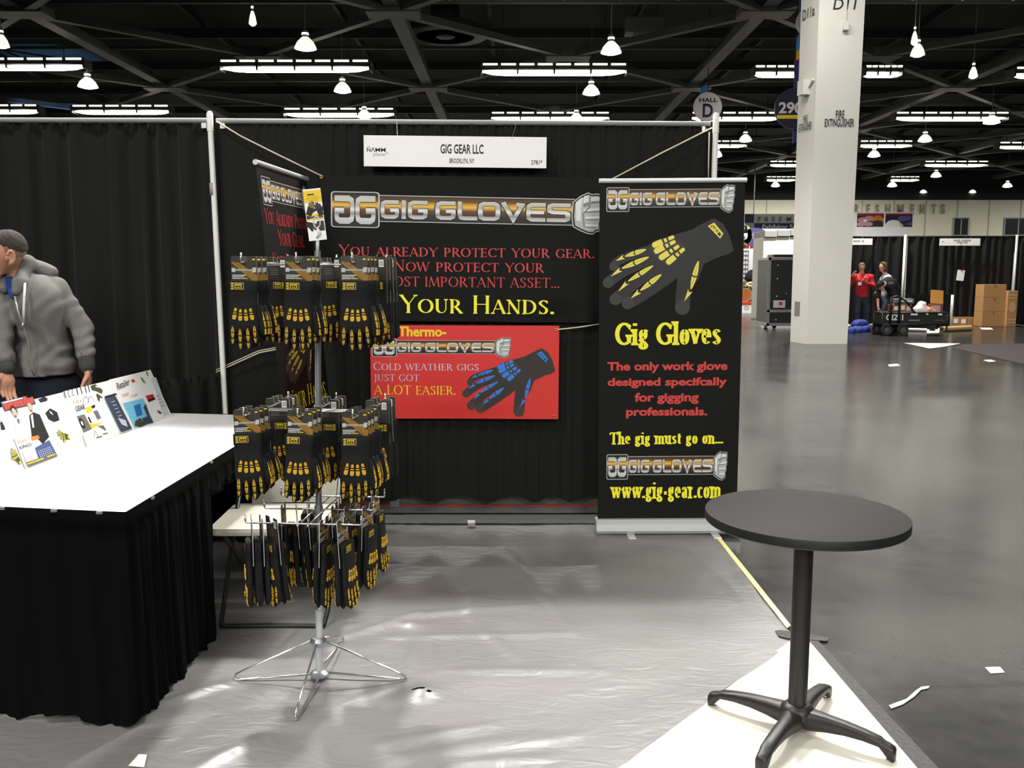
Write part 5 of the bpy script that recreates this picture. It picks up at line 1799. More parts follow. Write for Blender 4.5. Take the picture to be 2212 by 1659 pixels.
m.build('skirt_clip', mat('clear_clip', (120, 120, 118), .3), tb)
m = MB()
for p in pts:
    q = p * .86
    m.tube([Vector((q.x, q.y, 0)), Vector((q.x, q.y, TZ - .03))], .014, 10)
m.build('folding_leg', BLACK_METAL, tb, smooth=True)

# ------------------------------------------------------------------ display boards leaning at the back of the table
BZ = TZ + .001
far_b = at_z(371, 898, BZ); near_b = at_z(60, 1014, BZ)
bd = Vector((near_b.x - far_b.x, near_b.y - far_b.y, 0)); Ltot = bd.length; bd.normalize()
tf = at_y(324, 799, far_b.y)
lean = (far_b.x - tf.x); bhgt = tf.z - BZ
nb = Vector((-bd.y, bd.x, 0)); nb = nb if nb.x < 0 else -nb
upv = Vector((nb.x * lean, nb.y * lean, bhgt)); BH = upv.length
def board(s0, w, label, shift=0.0, dn=0.0):
    """s0: distance of the right (far) end from the far corner"""
    org = far_b + bd * (s0 + w) + nb * dn + Vector((0, 0, .0))
    t = frame(bpy.data.objects.new('display_board', None), org, -bd, upv)
    COL.objects.link(t)
    tag(t, label, 'display board', 'magazine display boards on the white table')
    m = MB(); m.prism([(0, 0), (w, 0), (w, BH + shift), (0, BH + shift)], -.006, 0)
    m.build('panel', CARD_WHITE, t)
    m = MB(); m.box((w / 2, BH * .32, -.035), (.08, .004, .06)); 
    m.prism([(w * .4, .0), (w * .6, .0), (w * .52, BH * .7), (w * .48, BH * .7)], -.010, -.007); m.build('easel_strut', mat('grey_board_back', (150, 150, 148), .7), t)
    return t
INKS = [INK_BLACK, mat('poster_red', (226, 66, 44), .5), INK_GREY, mat('print_skin', (214, 176, 150), .5), mat('print_pale', (206, 210, 224), .5), mat('print_slate', (58, 70, 90), .5), INK_GOLD, mat('print_sky', (120, 196, 226), .5), mat('print_blue', (40, 104, 186), .5), mat('print_light_grey', (216, 219, 221), .5), mat('print_orange', (214, 122, 60), .5), mat('print_olive', (66, 70, 48), .5), mat('print_yellow2', (238, 222, 60), .5), mat('print_crimson', (200, 30, 60), .5), mat('print_denim', (66, 84, 130), .5)]
def bglove(m, cx, cy, s, rot, z=.0005, mir=1):
    q = Matrix.Rotation(R(rot), 2)
    T = lambda p: tuple(Vector((cx, cy)) + q @ Vector((p[0] * s * mir, p[1] * s)))
    P = lambda pts, zz, mi: m.poly([T(p) for p in (pts if mir > 0 else pts[::-1])], zz, mi)
    P(((-.3, -1), (.3, -1), (.4, .1), (-.4, .1)), z, 11)
    for k in range(4):
        x = -.33 + .22 * k; h = (.7, 1.0, .95, .66)[k]
        P(((x - .11, 0), (x + .11, 0), (x + .11 + .06 * (k - 1.5), h - .1), (x + .06 * (k - 1.5), h), (x - .11 + .06 * (k - 1.5), h - .1)), z + .0001 + .00005 * k, 11)
        P(((x - .05, .1), (x + .05, .1), (x + .05 + .05 * (k - 1.5), h - .15), (x - .03 + .05 * (k - 1.5), h - .12)), z + .0005, 12)
        P(((x - .06, -.25), (x + .06, -.25), (x + .06, -.03), (x - .06, -.03)), z + .0005, 12)
    P(((.32, -.5), (.85, .05), (.72, .25), (.3, .05)), z - .0001, 11)
    P(((.45, -.3), (.78, .04), (.70, .12), (.42, -.12)), z + .0005, 12)
    P(((-.2, -.95), (.2, -.95), (.2, -.72), (-.2, -.72)), z + .0005, 12)
# positions along the row, from the far end, measured on the picture
def along(px, py, h):
    """distance from far corner of a picture point lying on the board plane at about height h"""
    n_ = nb.copy(); n3 = bd.cross(upv).normalized()
    r = ray(px, py); c = Vector((0, 0, CAM_H))
    t = (far_b - c).dot(n3) / r.dot(n3)
    q = c + r * t - far_b
    return q.dot(bd), q.dot(upv.normalized())
s_end = 0.0
e1 = along(236, 818, 0)[0]; e2 = along(136, 836, 0)[0]; e3 = along(-4, 865, 0)[0]
W1, W2, W3 = e1, e2 - e1, max(.30, e3 - e2)
def zb(px, py): return along(px * 380 / 2212.0, 760 + py * 280 / 1630.0, 0)
def bmap(s0, w):
    def f(a, b):
        s, h = zb(a, b)
        return (s0 + w - s, h)
    return f
def poly_px(m, f, pts, z, mi):
    q = [f(*p) for p in pts]
    ar = sum(q[i][0] * q[(i + 1) % len(q)][1] - q[(i + 1) % len(q)][0] * q[i][1] for i in range(len(q)))
    m.poly(q if ar > 0 else q[::-1], z, mi)
def text_px(m, f, txt, p00, p10, p01, z, mi, bold=.0, shear=0):
    """text spanned by baseline start, baseline end and top of start"""
    vs, fs = sans_polys(txt, bold, shear)
    xs = [v[0] for v in vs]; ys = [v[1] for v in vs]
    a, b, c, d = min(xs), max(xs), min(ys), max(ys)
    A_, B_, C_ = Vector(f(*p00)), Vector(f(*p10)), Vector(f(*p01))
    out = []
    for v in vs:
        q = A_ + (B_ - A_) * ((v[0] - a) / (b - a)) + (C_ - A_) * ((v[1] - c) / (d - c))
        out.append((q.x, q.y, z))
    m.add(out, fs, mi)
# board with the Retailer cover
t = board(0, W1, 'white board with a blue sky photo and red square, farthest of the row')
f = bmap(0, W1); m = MB()
poly_px(m, f, [(1900, 330), (1960, 320), (2130, 790), (2060, 815)], .0003, 9)
text_px(m, f, 'Retailer', (1480, 480), (1640, 410), (1450, 400), .0008, 0, bold=.01, shear=.3)
poly_px(m, f, [(1645, 352), (1682, 342), (1700, 380), (1660, 388)], .0008, 1)
poly_px(m, f, [(1540, 650), (1800, 585), (1930, 890), (1690, 960)], .0006, 7)
poly_px(m, f, [(1680, 680), (1760, 650), (1790, 790), (1720, 820)], .0010, 8)
poly_px(m, f, [(1700, 870), (1760, 830), (1830, 920), (1760, 950), (1690, 930)], .0012, 11)
poly_px(m, f, [(1780, 840), (1880, 800), (1930, 890), (1820, 915)], .0012, 5)
poly_px(m, f, [(1800, 700), (1830, 650), (1880, 800), (1850, 810)], .0012, 11)
poly_px(m, f, [(1830, 555), (1920, 530), (1955, 600), (1865, 635)], .0008, 13)
poly_px(m, f, [(1860, 605), (1940, 575), (1950, 596), (1868, 630)], .0012, 0)
poly_px(m, f, [(1310, 570), (1440, 535), (1660, 965), (1525, 1012)], .0006, 5)
poly_px(m, f, [(1312, 560), (1460, 520), (1468, 540), (1320, 580)], .0010, 0)
poly_px(m, f, [(1480, 830), (1580, 860), (1605, 945), (1530, 915)], .0010, 4)
for i in range(5): poly_px(m, f, [(1395 + 22 * i, 630 + 44 * i), (1440 + 22 * i, 616 + 44 * i), (1443 + 22 * i, 624 + 44 * i), (1398 + 22 * i, 638 + 44 * i)], .0011, 4)
for txt, a, b, c in (('COMFORT', (1540, 575), (1625, 550), (1530, 535)), ('AT HOME', (1640, 580), (1730, 555), (1634, 548))): text_px(m, f, txt, a, b, c, .0008, 10)
for i in range(4): poly_px(m, f, [(1960 + 20 * i, 560 + 40 * i), (2010 + 20 * i, 545 + 40 * i), (2012 + 20 * i, 552 + 40 * i), (1962 + 20 * i, 567 + 40 * i)], .0007, 2)
poly_px(m, f, [(1975, 730), (2030, 760), (2028, 785), (1990, 770)], .0008, 11)
c = f(1800, 360); bglove(m, c[0] - .0, c[1], .022, 205)
c = f(1852, 275); bglove(m, c[0], c[1], .016, 150)
m.build('page_print', INKS, t)
# board with the GEAR page
t = board(W1 + .002, W2, 'white board with the headphones and GEAR heading, second from the far end', dn=.004, shift=-.004)
f = bmap(W1 + .002, W2); m = MB()
for i, px in enumerate((830, 885, 935, 985, 1035, 1090, 1130)):
    y = 560 - (px - 830) * .25
    if i in (1, 2): strip(m, [f(px + 20 * math.cos(R(a)), y - 30 + 48 * math.sin(R(a))) for a in range(60, 320, 26)], .0035, .0008, 0)
    else: poly_px(m, f, [(px - 22, y - 70), (px - 12, y - 74), (px + 12, y + 22), (px + 2, y + 25)], .0008, 0)
text_px(m, f, 'GEAR', (965, 755), (1085, 720), (950, 690), .0008, 0, bold=.02)
text_px(m, f, '101', (935, 655), (1030, 630), (930, 625), .0008, 10)
for cx in (1090, 1150): strip(m, [f(cx + 34 * math.cos(R(a)), 625 + 62 * math.sin(R(a))) for a in range(150, 380, 18)], .0022, .0008, 0)
poly_px(m, f, [(1150, 690), (1200, 660), (1205, 695), (1180, 715)], .0010, 0)
poly_px(m, f, [(1085, 705), (1145, 680), (1170, 740), (1130, 775), (1095, 750)], .0009, 6)
poly_px(m, f, [(1180, 750), (1235, 735), (1280, 835), (1235, 855)], .0008, 2)
poly_px(m, f, [(975, 810), (1070, 785), (1165, 970), (1060, 1020)], .0008, 2)
q = f(1040, 900); m.poly(ell(q[0], q[1], .018, .026, 20), .0012, 0); m.poly(ell(q[0], q[1], .008, .012, 16), .0015, 9)
poly_px(m, f, [(1110, 820), (1130, 818), (1165, 890), (1145, 895)], .0008, 0)
poly_px(m, f, [(1135, 905), (1225, 900), (1310, 890), (1230, 925), (1180, 960), (1150, 950)], .0009, 6)
poly_px(m, f, [(1235, 930), (1310, 925), (1345, 985), (1330, 990)], .0008, 2)
strip(m, [f(1180, 985), f(1205, 1010), f(1190, 1080)], .0025, .0008, 1); strip(m, [f(1205, 985), f(1225, 1030), f(1240, 1070)], .0025, .0008, 1)
poly_px(m, f, [(1045, 1060), (1052, 1058), (1098, 1190), (1090, 1192)], .0006, 2)
for a, b in (((1300, 1030), (1360, 1015)), ((1215, 1075), (1290, 1055))): poly_px(m, f, [a, b, (b[0] + 6, b[1] + 14), (a[0] + 6, a[1] + 14)], .0007, 2)
poly_px(m, f, [(1145, 430), (1205, 405), (1300, 480), (1290, 530), (1215, 495), (1165, 485)], .0008, 11)
poly_px(m, f, [(1215, 535), (1240, 528), (1305, 580), (1290, 585), (1265, 575), (1262, 630), (1240, 610)], .0008, 11)
poly_px(m, f, [(1210, 425), (1250, 445), (1255, 460), (1205, 440)], .0012, 9)
m.build('page_print', INKS, t)
# board with the music cover
t = board(W1 + W2 + .004, W3, 'white board with a red headed cover showing two men, nearest whole board', dn=.008, shift=-.008)
f = bmap(W1 + W2 + .004, W3); m = MB()
poly_px(m, f, [(28, 630), (350, 555), (380, 580), (435, 560), (470, 640), (470, 660), (80, 755)], .0003, 5)
poly_px(m, f, [(58, 660), (430, 572), (452, 640), (85, 735)], .0007, 1)
poly_px(m, f, [(300, 568), (340, 560), (352, 588), (312, 598)], .0009, 1)
text_px(m, f, 'music', (85, 735), (420, 640), (55, 665), .0013, 5, bold=.05)
text_px(m, f, 'music', (90, 732), (415, 642), (62, 668), .0016, 1, bold=.02)
poly_px(m, f, [(48, 636), (300, 575), (306, 590), (54, 652)], .0009, 9)
for cx, cy, hw, hh, hair in ((205, 770, 46, 78, True), (402, 700, 46, 72, False)):
    q = f(cx, cy)
    if hair:
        q2 = f(cx - 8, cy - 26); m.poly(ell(q2[0], q2[1], .020, .024, 18), .0016, 0)
    m.poly(ell(q[0], q[1], .015, .021, 18), .0020, 3)
    e0 = f(cx - 14, cy - 4); e1_ = f(cx + 16, cy - 12); m.poly(ell(e0[0], e0[1], .0022, .0016, 8), .0024, 0); m.poly(ell(e1_[0], e1_[1], .0022, .0016, 8), .0024, 0)
    q3 = f(cx + 8, cy + 42); m.poly(ell(q3[0], q3[1], .008, .005, 12), .0024, 2)
poly_px(m, f, [(185, 860), (280, 830), (380, 930), (420, 1070), (250, 1060)], .0010, 4)
poly_px(m, f, [(230, 850), (262, 840), (270, 905), (245, 900)], .0014, 2)
poly_px(m, f, [(388, 800), (440, 760), (520, 790), (640, 1070), (560, 1160), (480, 1080), (420, 1060)], .0012, 0)
poly_px(m, f, [(405, 800), (432, 785), (450, 950), (430, 960)], .0014, 4)
poly_px(m, f, [(410, 1070), (500, 1050), (520, 1090), (420, 1120)], .0016, 10)
text_px(m, f, 'KINGS', (275, 1230), (425, 1180), (262, 1190), .0010, 0, bold=.01)
text_px(m, f, 'PORTLY', (250, 1170), (400, 1120), (240, 1130), .0010, 10, bold=.0)
poly_px(m, f, [(460, 1210), (640, 1110), (745, 1310), (510, 1350)], .0010, 14)
for r_ in range(5):
    for k in range(7):
        x, y = 495 + 24 * k + 10 * r_, 1250 - 9 * k + 22 * r_
        poly_px(m, f, [(x, y), (x + 12, y - 4), (x + 16, y + 7), (x + 4, y + 11)], .0014, 4)
poly_px(m, f, [(340, 1395), (710, 1270), (745, 1315), (372, 1458)], .0016, 2)
poly_px(m, f, [(360, 1408), (565, 1332), (570, 1348), (365, 1424)], .0020, 6)
poly_px(m, f, [(610, 1315), (712, 1280), (716, 1294), (616, 1330)], .0020, 6)
poly_px(m, f, [(192, 1100), (200, 1098), (340, 1470), (330, 1475)], .0006, 2)
for i in range(8): poly_px(m, f, [(296 + 7 * i, 1270 + 17 * i), (304 + 7 * i, 1268 + 17 * i), (308 + 7 * i, 1278 + 17 * i), (300 + 7 * i, 1280 + 17 * i)], .0012, 0)
poly_px(m, f, [(500, 600), (580, 560), (620, 590), (612, 618), (530, 640)], .0008, 0)
poly_px(m, f, [(590, 770), (650, 710), (740, 760), (770, 860), (700, 885), (630, 850)], .0008, 0)
poly_px(m, f, [(640, 740), (670, 760), (690, 800), (650, 770)], .0012, 9)
q = f(570, 680); m.poly(ell(q[0], q[1], .013, .02, 16), .0006, 9)
c = f(815, 1055); bglove(m, c[0], c[1], .042, 68, mir=-1)
c = f(222, 1310); bglove(m, c[0], c[1], .036, 12, mir=-1)
m.build('page_print', INKS, t)
# next board, mostly out of the picture
W4 = .34
t = board(W1 + W2 + W3 + .006, W4, 'white board with two black guitars, cut by the left edge of the photo', dn=.012, shift=-.008)
f = bmap(W1 + W2 + W3 + .006, W4); m = MB()
for dx in (0, -62):
    poly_px(m, f, [(35 + dx, 890), (62 + dx, 878), (104 + dx, 970), (82 + dx, 985), (50 + dx, 985)], .0008, 0)
    strip(m, [f(48 + dx, 885), f(0 + dx, 770)], .003, .0008, 2)
for i in range(3): poly_px(m, f, [(-120, 1120 + 30 * i), (18, 1090 + 30 * i), (19, 1098 + 30 * i), (-119, 1128 + 30 * i)], .0008, 2)
m.build('page_print', INKS, t)

# ------------------------------------------------------------------ folding chair behind the rack
CH = mat('beige_chair_plastic', (196, 192, 178), 0.45)
ch = thing('folding_chair', 'beige plastic folding chair with black legs behind the glove rack', 'chair', (-1.045, 4.05, 0), R(0))
sz = .455
m = MB()
o2 = rrect(-.275, -.31, .225, .14, .05)
o2 = [(x * (1.0 if y > -.1 else .96), y) for x, y in o2]
m.prism(o2, sz - .03, sz)
sob = m.build('seat', CH, ch)
md = bmesh.new(); md.from_mesh(sob.data); bmesh.ops.bevel(md, geom=[e for e in md.edges if abs(e.verts[0].co.z - e.verts[1].co.z) < .001], offset=.008, segments=2, affect='EDGES'); md.to_mesh(sob.data); md.free()
m = MB()
vs, fs = [], []
for j in range(9):
    z = .43 + .37 * j / 8
    for i in range(13):
        x = -.215 + .43 * i / 12
        vs.append((x * (1 - .06 * max(0, j - 6)), .22 + .06 * (z - .43) / .37 + .03 * (1 - (x / .215) ** 2), z))
k = len(vs)
vs += [(v[0], v[1] + .016, v[2]) for v in vs]
for j in range(8):
    for i in range(12):
        a = j * 13 + i
        fs += [(a, a + 1, a + 14, a + 13), (a + k, a + 13 + k, a + 14 + k, a + 1 + k)]
for j in range(8):
    a = j * 13; fs += [(a, a + 13, a + 13 + k, a + k), (a + 12, a + 12 + k, a + 25 + k, a + 25)]
for i in range(12):
    fs += [(i, i + k, i + 1 + k, i + 1), (104 + i, 105 + i, 105 + i + k, 104 + i + k)]
m.add(vs, fs)
m.build('backrest', CH, ch, smooth=True, angle=50)
for ys, ye, nm in ((-.27, .24, 'leg_frame'), (.25, -.20, 'leg_frame')):
    m = MB()
    top_y = ye
    zt = .80 if ys < 0 else sz - .03
    pth = []
    for sx in (-1, 1):
        side = [(sx * .232, top_y if zt < .5 else .27, zt), (sx * .232, ys + (top_y - ys) * .1, .06), (sx * .225, ys, .02), (sx * .20, ys, .011)]
        pth += side if sx < 0 else side[::-1]
    m.tube(pth, .0105, 10)
    m.build(nm, BLACK_METAL, ch, smooth=True)
m = MB(); m.box((0, -.27, .008), (.46, .02, .012)); m.box((0, .25, .008), (.46, .02, .012)); m.build('foot_rail', BLACK_METAL, ch)

# ------------------------------------------------------------------ round café table at the right
rc = Vector((.962, 2.885, 0))
rt_ = thing('round_table', 'round grey topped pedestal table with black four legged base at the right', 'table', rc)
RT = .322
TTOP = .764
LAM = mat('speckled_grey_laminate', (40, 40, 39), 0.62, vary=(420, .40), spec=.12)
EDGE = mat('black_table_edge', None, .5, lin_rgb=(.011, .011, .011))
MB().lathe([(0, TTOP), (RT - .003, TTOP), (RT - .0008, TTOP - .0012)], 96).build('laminate_top', LAM, rt_, smooth=True, angle=30)
MB().lathe([(0, TTOP - .032), (RT - .004, TTOP - .032), (RT, TTOP - .028), (RT, TTOP - .003), (RT - .0008, TTOP - .0012)], 96).build('edge_band', EDGE, rt_, smooth=True, angle=30)
CAST = mat('black_cast_metal', None, .42, lin_rgb=(.016, .015, .015), bump=(300, .08, .001))
MB().lathe([(.0, .085), (.034, .085), (.031, .12), (.031, TTOP - .06), (.032, TTOP - .034)], 28).build('column', CAST, rt_, smooth=True, angle=40)
MB().lathe([(.10, TTOP - .045), (.12, TTOP - .04), (.12, TTOP - .032)], 24).build('mounting_plate', CAST, rt_)
MB().lathe([(0, .050), (.045, .052), (.060, .066), (.054, .092), (.040, .104), (.033, .108)], 28).build('hub', CAST, rt_, smooth=True, angle=60)
a1 = at_z(1523, 1526) - rc; a2 = at_z(1788, 1517) - rc
ang0 = math.atan2(a1.y, a1.x)
LL = (a1.length + a2.length) / 2
print('round table legs', math.degrees(ang0), math.degrees(math.atan2(a2.y, a2.x)), a1.length, a2.length)
angs = [math.degrees(ang0), math.degrees(math.atan2(a2.y, a2.x))]
am = (angs[0] - 90 + angs[1]) / 2
for k in range(4):
    a = R(am + 90 * (1 - k))
    d = Vector((math.cos(a), math.sin(a), 0)); s = Vector((-d.y, d.x, 0))
    m = MB()
    secs = [(.02, .096, .040, .034), (.055, .094, .034, .033), (.10, .092, .027, .028), (.16, .088, .024, .022), (.22, .080, .0225, .017), (.27, .070, .0215, .014), (LL - .022, .062, .021, .016), (LL - .004, .058, .020, .018), (LL + .010, .052, .019, .019), (LL + .014, .046, .016, .015)]
    vs, fs = [], []
    n = 14
    for x, zt, w, th in secs:
        for q in range(n):
            t = 2 * math.pi * q / n
            cw2, sw2 = math.cos(t), math.sin(t)
            yy = w * math.copysign(abs(cw2) ** .6, cw2)
            zz = zt - th + th * math.copysign(abs(sw2) ** .7, sw2)
            if x > LL - .02 and zz < zt - th: zz -= .012
            vs.append(d * x + s * yy + Vector((0, 0, zz)))
    for i in range(len(secs) - 1):
        for q in range(n):
            fs.append((i * n + q, i * n + (q + 1) % n, (i + 1) * n + (q + 1) % n, (i + 1) * n + q))
    fs.append(tuple((len(secs) - 1) * n + q for q in range(n))); fs.append(tuple(range(n))[::-1])
    m.add(vs, fs)
    lg = m.build('leg', CAST, rt_, smooth=True, angle=60)
    g = MB(); c_ = d * (LL - .002)
    g.lathe([(.0, .004), (.010, .004), (.011, .008), (.006, .010), (.005, .024)], 14, c=(c_.x, c_.y, .0))
    g.build('glide', CHROME, lg, smooth=True, angle=40)
# ------------------------------------------------------------------ people
def skin(name, rgb): return mat(name, rgb, .5, spec=.35, vary=(30, .06))
def V3(p): return np.array(p, float)
def wrinkle(amp, f=34.0, mask=None):
    def d(X, Y, Z):
        w = amp * np.sin(f * Z + 5.0 * np.sin(7 * X + 3 * Y) + 3 * np.sin(9 * Y)) * (0.5 + 0.5 * np.sin(11 * X + 4 * Z))
        w = w + amp * .6 * np.sin(21 * X - 17 * Z + 6 * np.sin(5 * Y))
        return w if mask is None else w * mask(X, Y, Z)
    return d
def head_prims(c, up, fw, s=1.0, ears=True):
    """c: centre of the skull; up, fw: head axes; s: size"""
    up = Vector(up).normalized(); fw = Vector(fw); fw = (fw - up * fw.dot(up)).normalized(); sd_ = fw.cross(up)
    P = lambda f, u, r: Vector(c) + fw * f * s + up * u * s + sd_ * r * s
    pr = [cone(P(-.022, .03, 0), P(.018, .035, 0), .088 * s, .080 * s, .03, (sd_, 1.14)),
          cone(P(.03, -.01, 0), P(.040, -.075, 0), .066 * s, .046 * s, .03, (sd_, 1.05)),
          cone(P(.058, -.098, -.012), P(.058, -.098, .012), .024 * s, .024 * s, .02),
          cone(P(.086, .012, 0), P(.108, -.022, 0), .009 * s, .014 * s, .012),
          cone(P(.080, .028, -.034), P(.080, .028, .034), .013 * s, .013 * s, .015),
          cone(P(.090, -.062, -.014), P(.090, -.062, .014), .009 * s, .009 * s, .012)]
    for r in ((-1, 1) if ears else ()):
        pr.append(cone(P(-.012, .012, .078 * r), P(-.018, -.022, .076 * r), .020 * s, .012 * s, .008, (sd_, 2.6)))
    return pr, P, (up, fw, sd_)
def hand_prims(w, d, palm, s=1.0, curl=.3, thumb=1):
    """w wrist, d finger direction, palm: palm normal"""
    d = Vector(d).normalized(); p = Vector(palm); p = (p - d * p.dot(d)).normalized(); x = d.cross(p)
    W_ = Vector(w)
    pr = [cone(W_, W_ + d * .05 * s, .024 * s, .030 * s, .015, (p, 1.7)), cone(W_ + d * .05 * s - x * .012 * s, W_ + d * .085 * s - x * .014 * s, .027 * s, .020 * s, .012, (p, 1.6)), cone(W_ + d * .05 * s + x * .012 * s, W_ + d * .082 * s + x * .016 * s, .027 * s, .020 * s, .012, (p, 1.6))]
    for k, (off, l) in enumerate(((-.030, .066), (-.010, .078), (.010, .073), (.029, .056))):
        b = W_ + d * (.088 - .006 * abs(k - 1)) * s + x * off * s
        dd = (d + p * curl * .5).normalized(); m1 = b + dd * l * .5 * s
        dd2 = (d + p * curl * 1.6).normalized(); m2 = m1 + dd2 * l * .5 * s
        pr.append(cone(b, m1, .0092 * s, .0085 * s, .004)); pr.append(cone(m1, m2, .0084 * s, .0068 * s, .004))
    tb_ = W_ + d * .028 * s - x * .026 * s * thumb
    t1 = tb_ + (d * .7 - x * .75 * thumb + p * .35).normalized() * .04 * s
    t2 = t1 + (d * .95 - x * .25 * thumb + p * .4).normalized() * .034 * s
    pr.append(cone(tb_, t1, .0125 * s, .010 * s, .008)); pr.append(cone(t1, t2, .0098 * s, .0075 * s, .004))
    return pr
DARK_EYE = mat('dark_eye', (30, 22, 18), .2)
LIP = mat('lip', (158, 92, 82), .5)

# ---- the man in the grey hooded jacket, behind the low side drape
YM = 4.74
def mp(px, py, dy=0.0): return at_y(px, py, YM + dy)
SK1 = skin('tanned_skin', (206, 152, 124))
HOOD = mat('grey_marl_fleece', (116, 115, 112), .95, vary=(160, .22), bump=(180, .4, .003), spec=.1)
HOOD_D = mat('dark_grey_rib', (72, 72, 71), .95, bump=(300, .5, .002), spec=.1)
DENIM = mat('dark_denim', (46, 50, 60), .9, vary=(80, .2), spec=.1)
hc = mp(9, 546, -.10)
hup = Vector((.12, -.30, .95)); hfw = Vector((-.80, -.52, -.42))
hp, HP, (hu, hf, hs) = head_prims(hc, hup, hfw, .98, False)
neck0, neck1 = mp(42, 600, .02), mp(22, 565, -.03)
pel = mp(98, 850, .06); chest = mp(80, 655, .0); wa = mp(98, 770, .05)
shL, elL, wrL = mp(118, 622, .03), mp(178, 708, .06), mp(190, 798, -.04)
shR, elR, wrR = mp(4, 642, -.02), mp(2, 735, -.14), mp(14, 800, -.22)
torso_f = Vector((-.45, -.9, 0)).normalized()
def torso(r, kk=.05):
    return [cone(pel, wa, .142 * r, .138 * r, kk, (torso_f, 1.35)), cone(wa, chest, .138 * r, .148 * r, kk, (torso_f, 1.30)),
            cone(chest, mp(50, 618, .01), .135 * r, .075 * r, kk, (torso_f, 1.2)), cone(shL, shR, .056 * r, .055 * r, .03)]
foot = [mp(60, 850, .0), mp(140, 850, .08)]
legs = []
for h in foot:
    kx = Vector((h.x, h.y, .52)); ax_ = Vector((h.x + .01, h.y + .05, .09)); tx = Vector((h.x - .08, h.y - .14, .04))
    legs.append((h, kx, ax_, tx))
body = hp + [cone(neck0, neck1, .060, .056, .03)] + torso(.86) + [cone(shL, elL, .050, .042, .03), cone(elL, wrL, .040, .029, .02), cone(shR, elR, .050, .042, .03), cone(elR, wrR, .040, .029, .02)]
for h, kx, ax_, tx in legs:
    body += [cone(h, kx, .078, .055, .03), cone(kx, ax_, .052, .036, .03), cone(ax_, tx, .042, .036, .03)]
hL = hand_prims(wrL + Vector((0, 0, .0)), (.0, -.12, -1), (-.9, -.4, 0), 1.08, .35, 1)
hR = hand_prims(wrR, (.06, -.2, -1), (.8, -.5, 0), 1.08, .5, -1)
ear = []
for r in (-1, 1):
    rim = [HP(-.012 - .017 * math.cos(t) , .004 + .030 * math.sin(t) * 1.05, (.080 + .007 * (1 - math.cos(t)) * .5) * r) for t in [R(a) for a in (150, 110, 70, 35, 0, -35, -70, -100)]]
    for a_, b_ in zip(rim, rim[1:]): ear.append(cone(a_, b_, .0062, .0060, .004))
    ear.append(cone(HP(-.010, -.030, .079 * r), HP(-.006, -.036, .078 * r), .0085, .0075, .006))
    ear.append(cone(HP(.006, .0, .077 * r), HP(.006, -.012, .077 * r), .006, .006, .005))
    ear.append(cone(HP(-.014, .010, .0775 * r), HP(-.014, -.014, .0775 * r), .012, .011, .006, (hs, 3.0)))
man = soft('person', body, .0085, SK1, None, extra=[(hL, .0042), (hR, .0042), (ear, .0028)])
tag(man, 'man in a grey zip hooded jacket looking down behind the table boards', 'person')
arm = lambda a, b, c, r: [cone(a, b, .062 * r, .054 * r, .018), cone(b, c + (b - c) * .36, .055 * r, .047 * r, .012)]
zc_ = pel.z + .055
jac = torso(1.0, .06) + arm(shL, elL, wrL, 1.0) + arm(shR, elR, wrR, 1.0) + [cone(mp(110, 805, .02), mp(80, 805, -.02), .135, .135, .05, (torso_f, 1.3))]
def folds(X, Y, Z):
    sl = smooth_np(mp(150, 700).x, mp(172, 700).x, X)
    sl = np.maximum(sl, smooth_np(mp(26, 700).x, mp(8, 700).x, X))
    a = .0050 * np.sin(112 * Z + 2.2 * np.sin(31 * X + 18 * Y) + 20 * X) * sl * (0.6 + 0.4 * np.sin(23 * Z))
    b_ = .0052 * np.sin(52 * Z + 40 * X + 2.0 * np.sin(19 * X - 14 * Z)) * (1 - sl) * smooth_np(1.32, 1.18, Z)
    c_ = .0030 * np.sin(74 * X - 36 * Z + 2 * np.sin(25 * Z)) * (1 - sl)
    return a + b_ + c_
def smooth_np(a, b, x):
    t = np.clip((x - a) / (b - a), 0, 1)
    return t * t * (3 - 2 * t)
soft('hoodie', jac, .0078, HOOD, man, disp=folds, clip=lambda X, Y, Z: np.where(X < mp(163, 780).x, mp(95, 811).z + .10 * (X - mp(30, 800).x) * .25 - Z, -9.0))
m = []
soft('cuff', [cone(wrL + (elL - wrL) * .07, wrL + (elL - wrL) * .33, .041, .043, .01)], .008, HOOD_D, man, disp=lambda X, Y, Z: .0015 * np.sin(300 * X + 150 * Y))
soft('cuff', [cone(wrR + (elR - wrR) * .07, wrR + (elR - wrR) * .33, .041, .043, .01)], .008, HOOD_D, man, disp=lambda X, Y, Z: .0015 * np.sin(300 * X + 150 * Y))
zb_ = mp(95, 812).z
soft('waistband', [cone(mp(96, 812, .055), mp(96, 795, .055), .142, .146, .02, (torso_f, 1.32))], .009, HOOD_D, man, clip=lambda X, Y, Z: np.maximum(zb_ - .01 + .08 * (X - pel.x) - Z, Z - zb_ - .045 - .08 * (X - pel.x)))
hood = [cone(mp(60, 570, .0), mp(70, 602, .11), .045, .050, .04), cone(mp(70, 600, .11), mp(108, 592, .09), .055, .040, .04), cone(mp(58, 562, .02), mp(44, 612, -.09), .030, .034, .03), cone(mp(44, 612, -.09), mp(34, 628, -.12), .032, .020, .03),
        cone(mp(84, 578, .06), mp(112, 588, .04), .036, .030, .03), cone(mp(16, 598, -.02), mp(6, 622, -.09), .028, .030, .03)]
soft('hood', hood, .008, HOOD, man, disp=wrinkle(.005, 60))
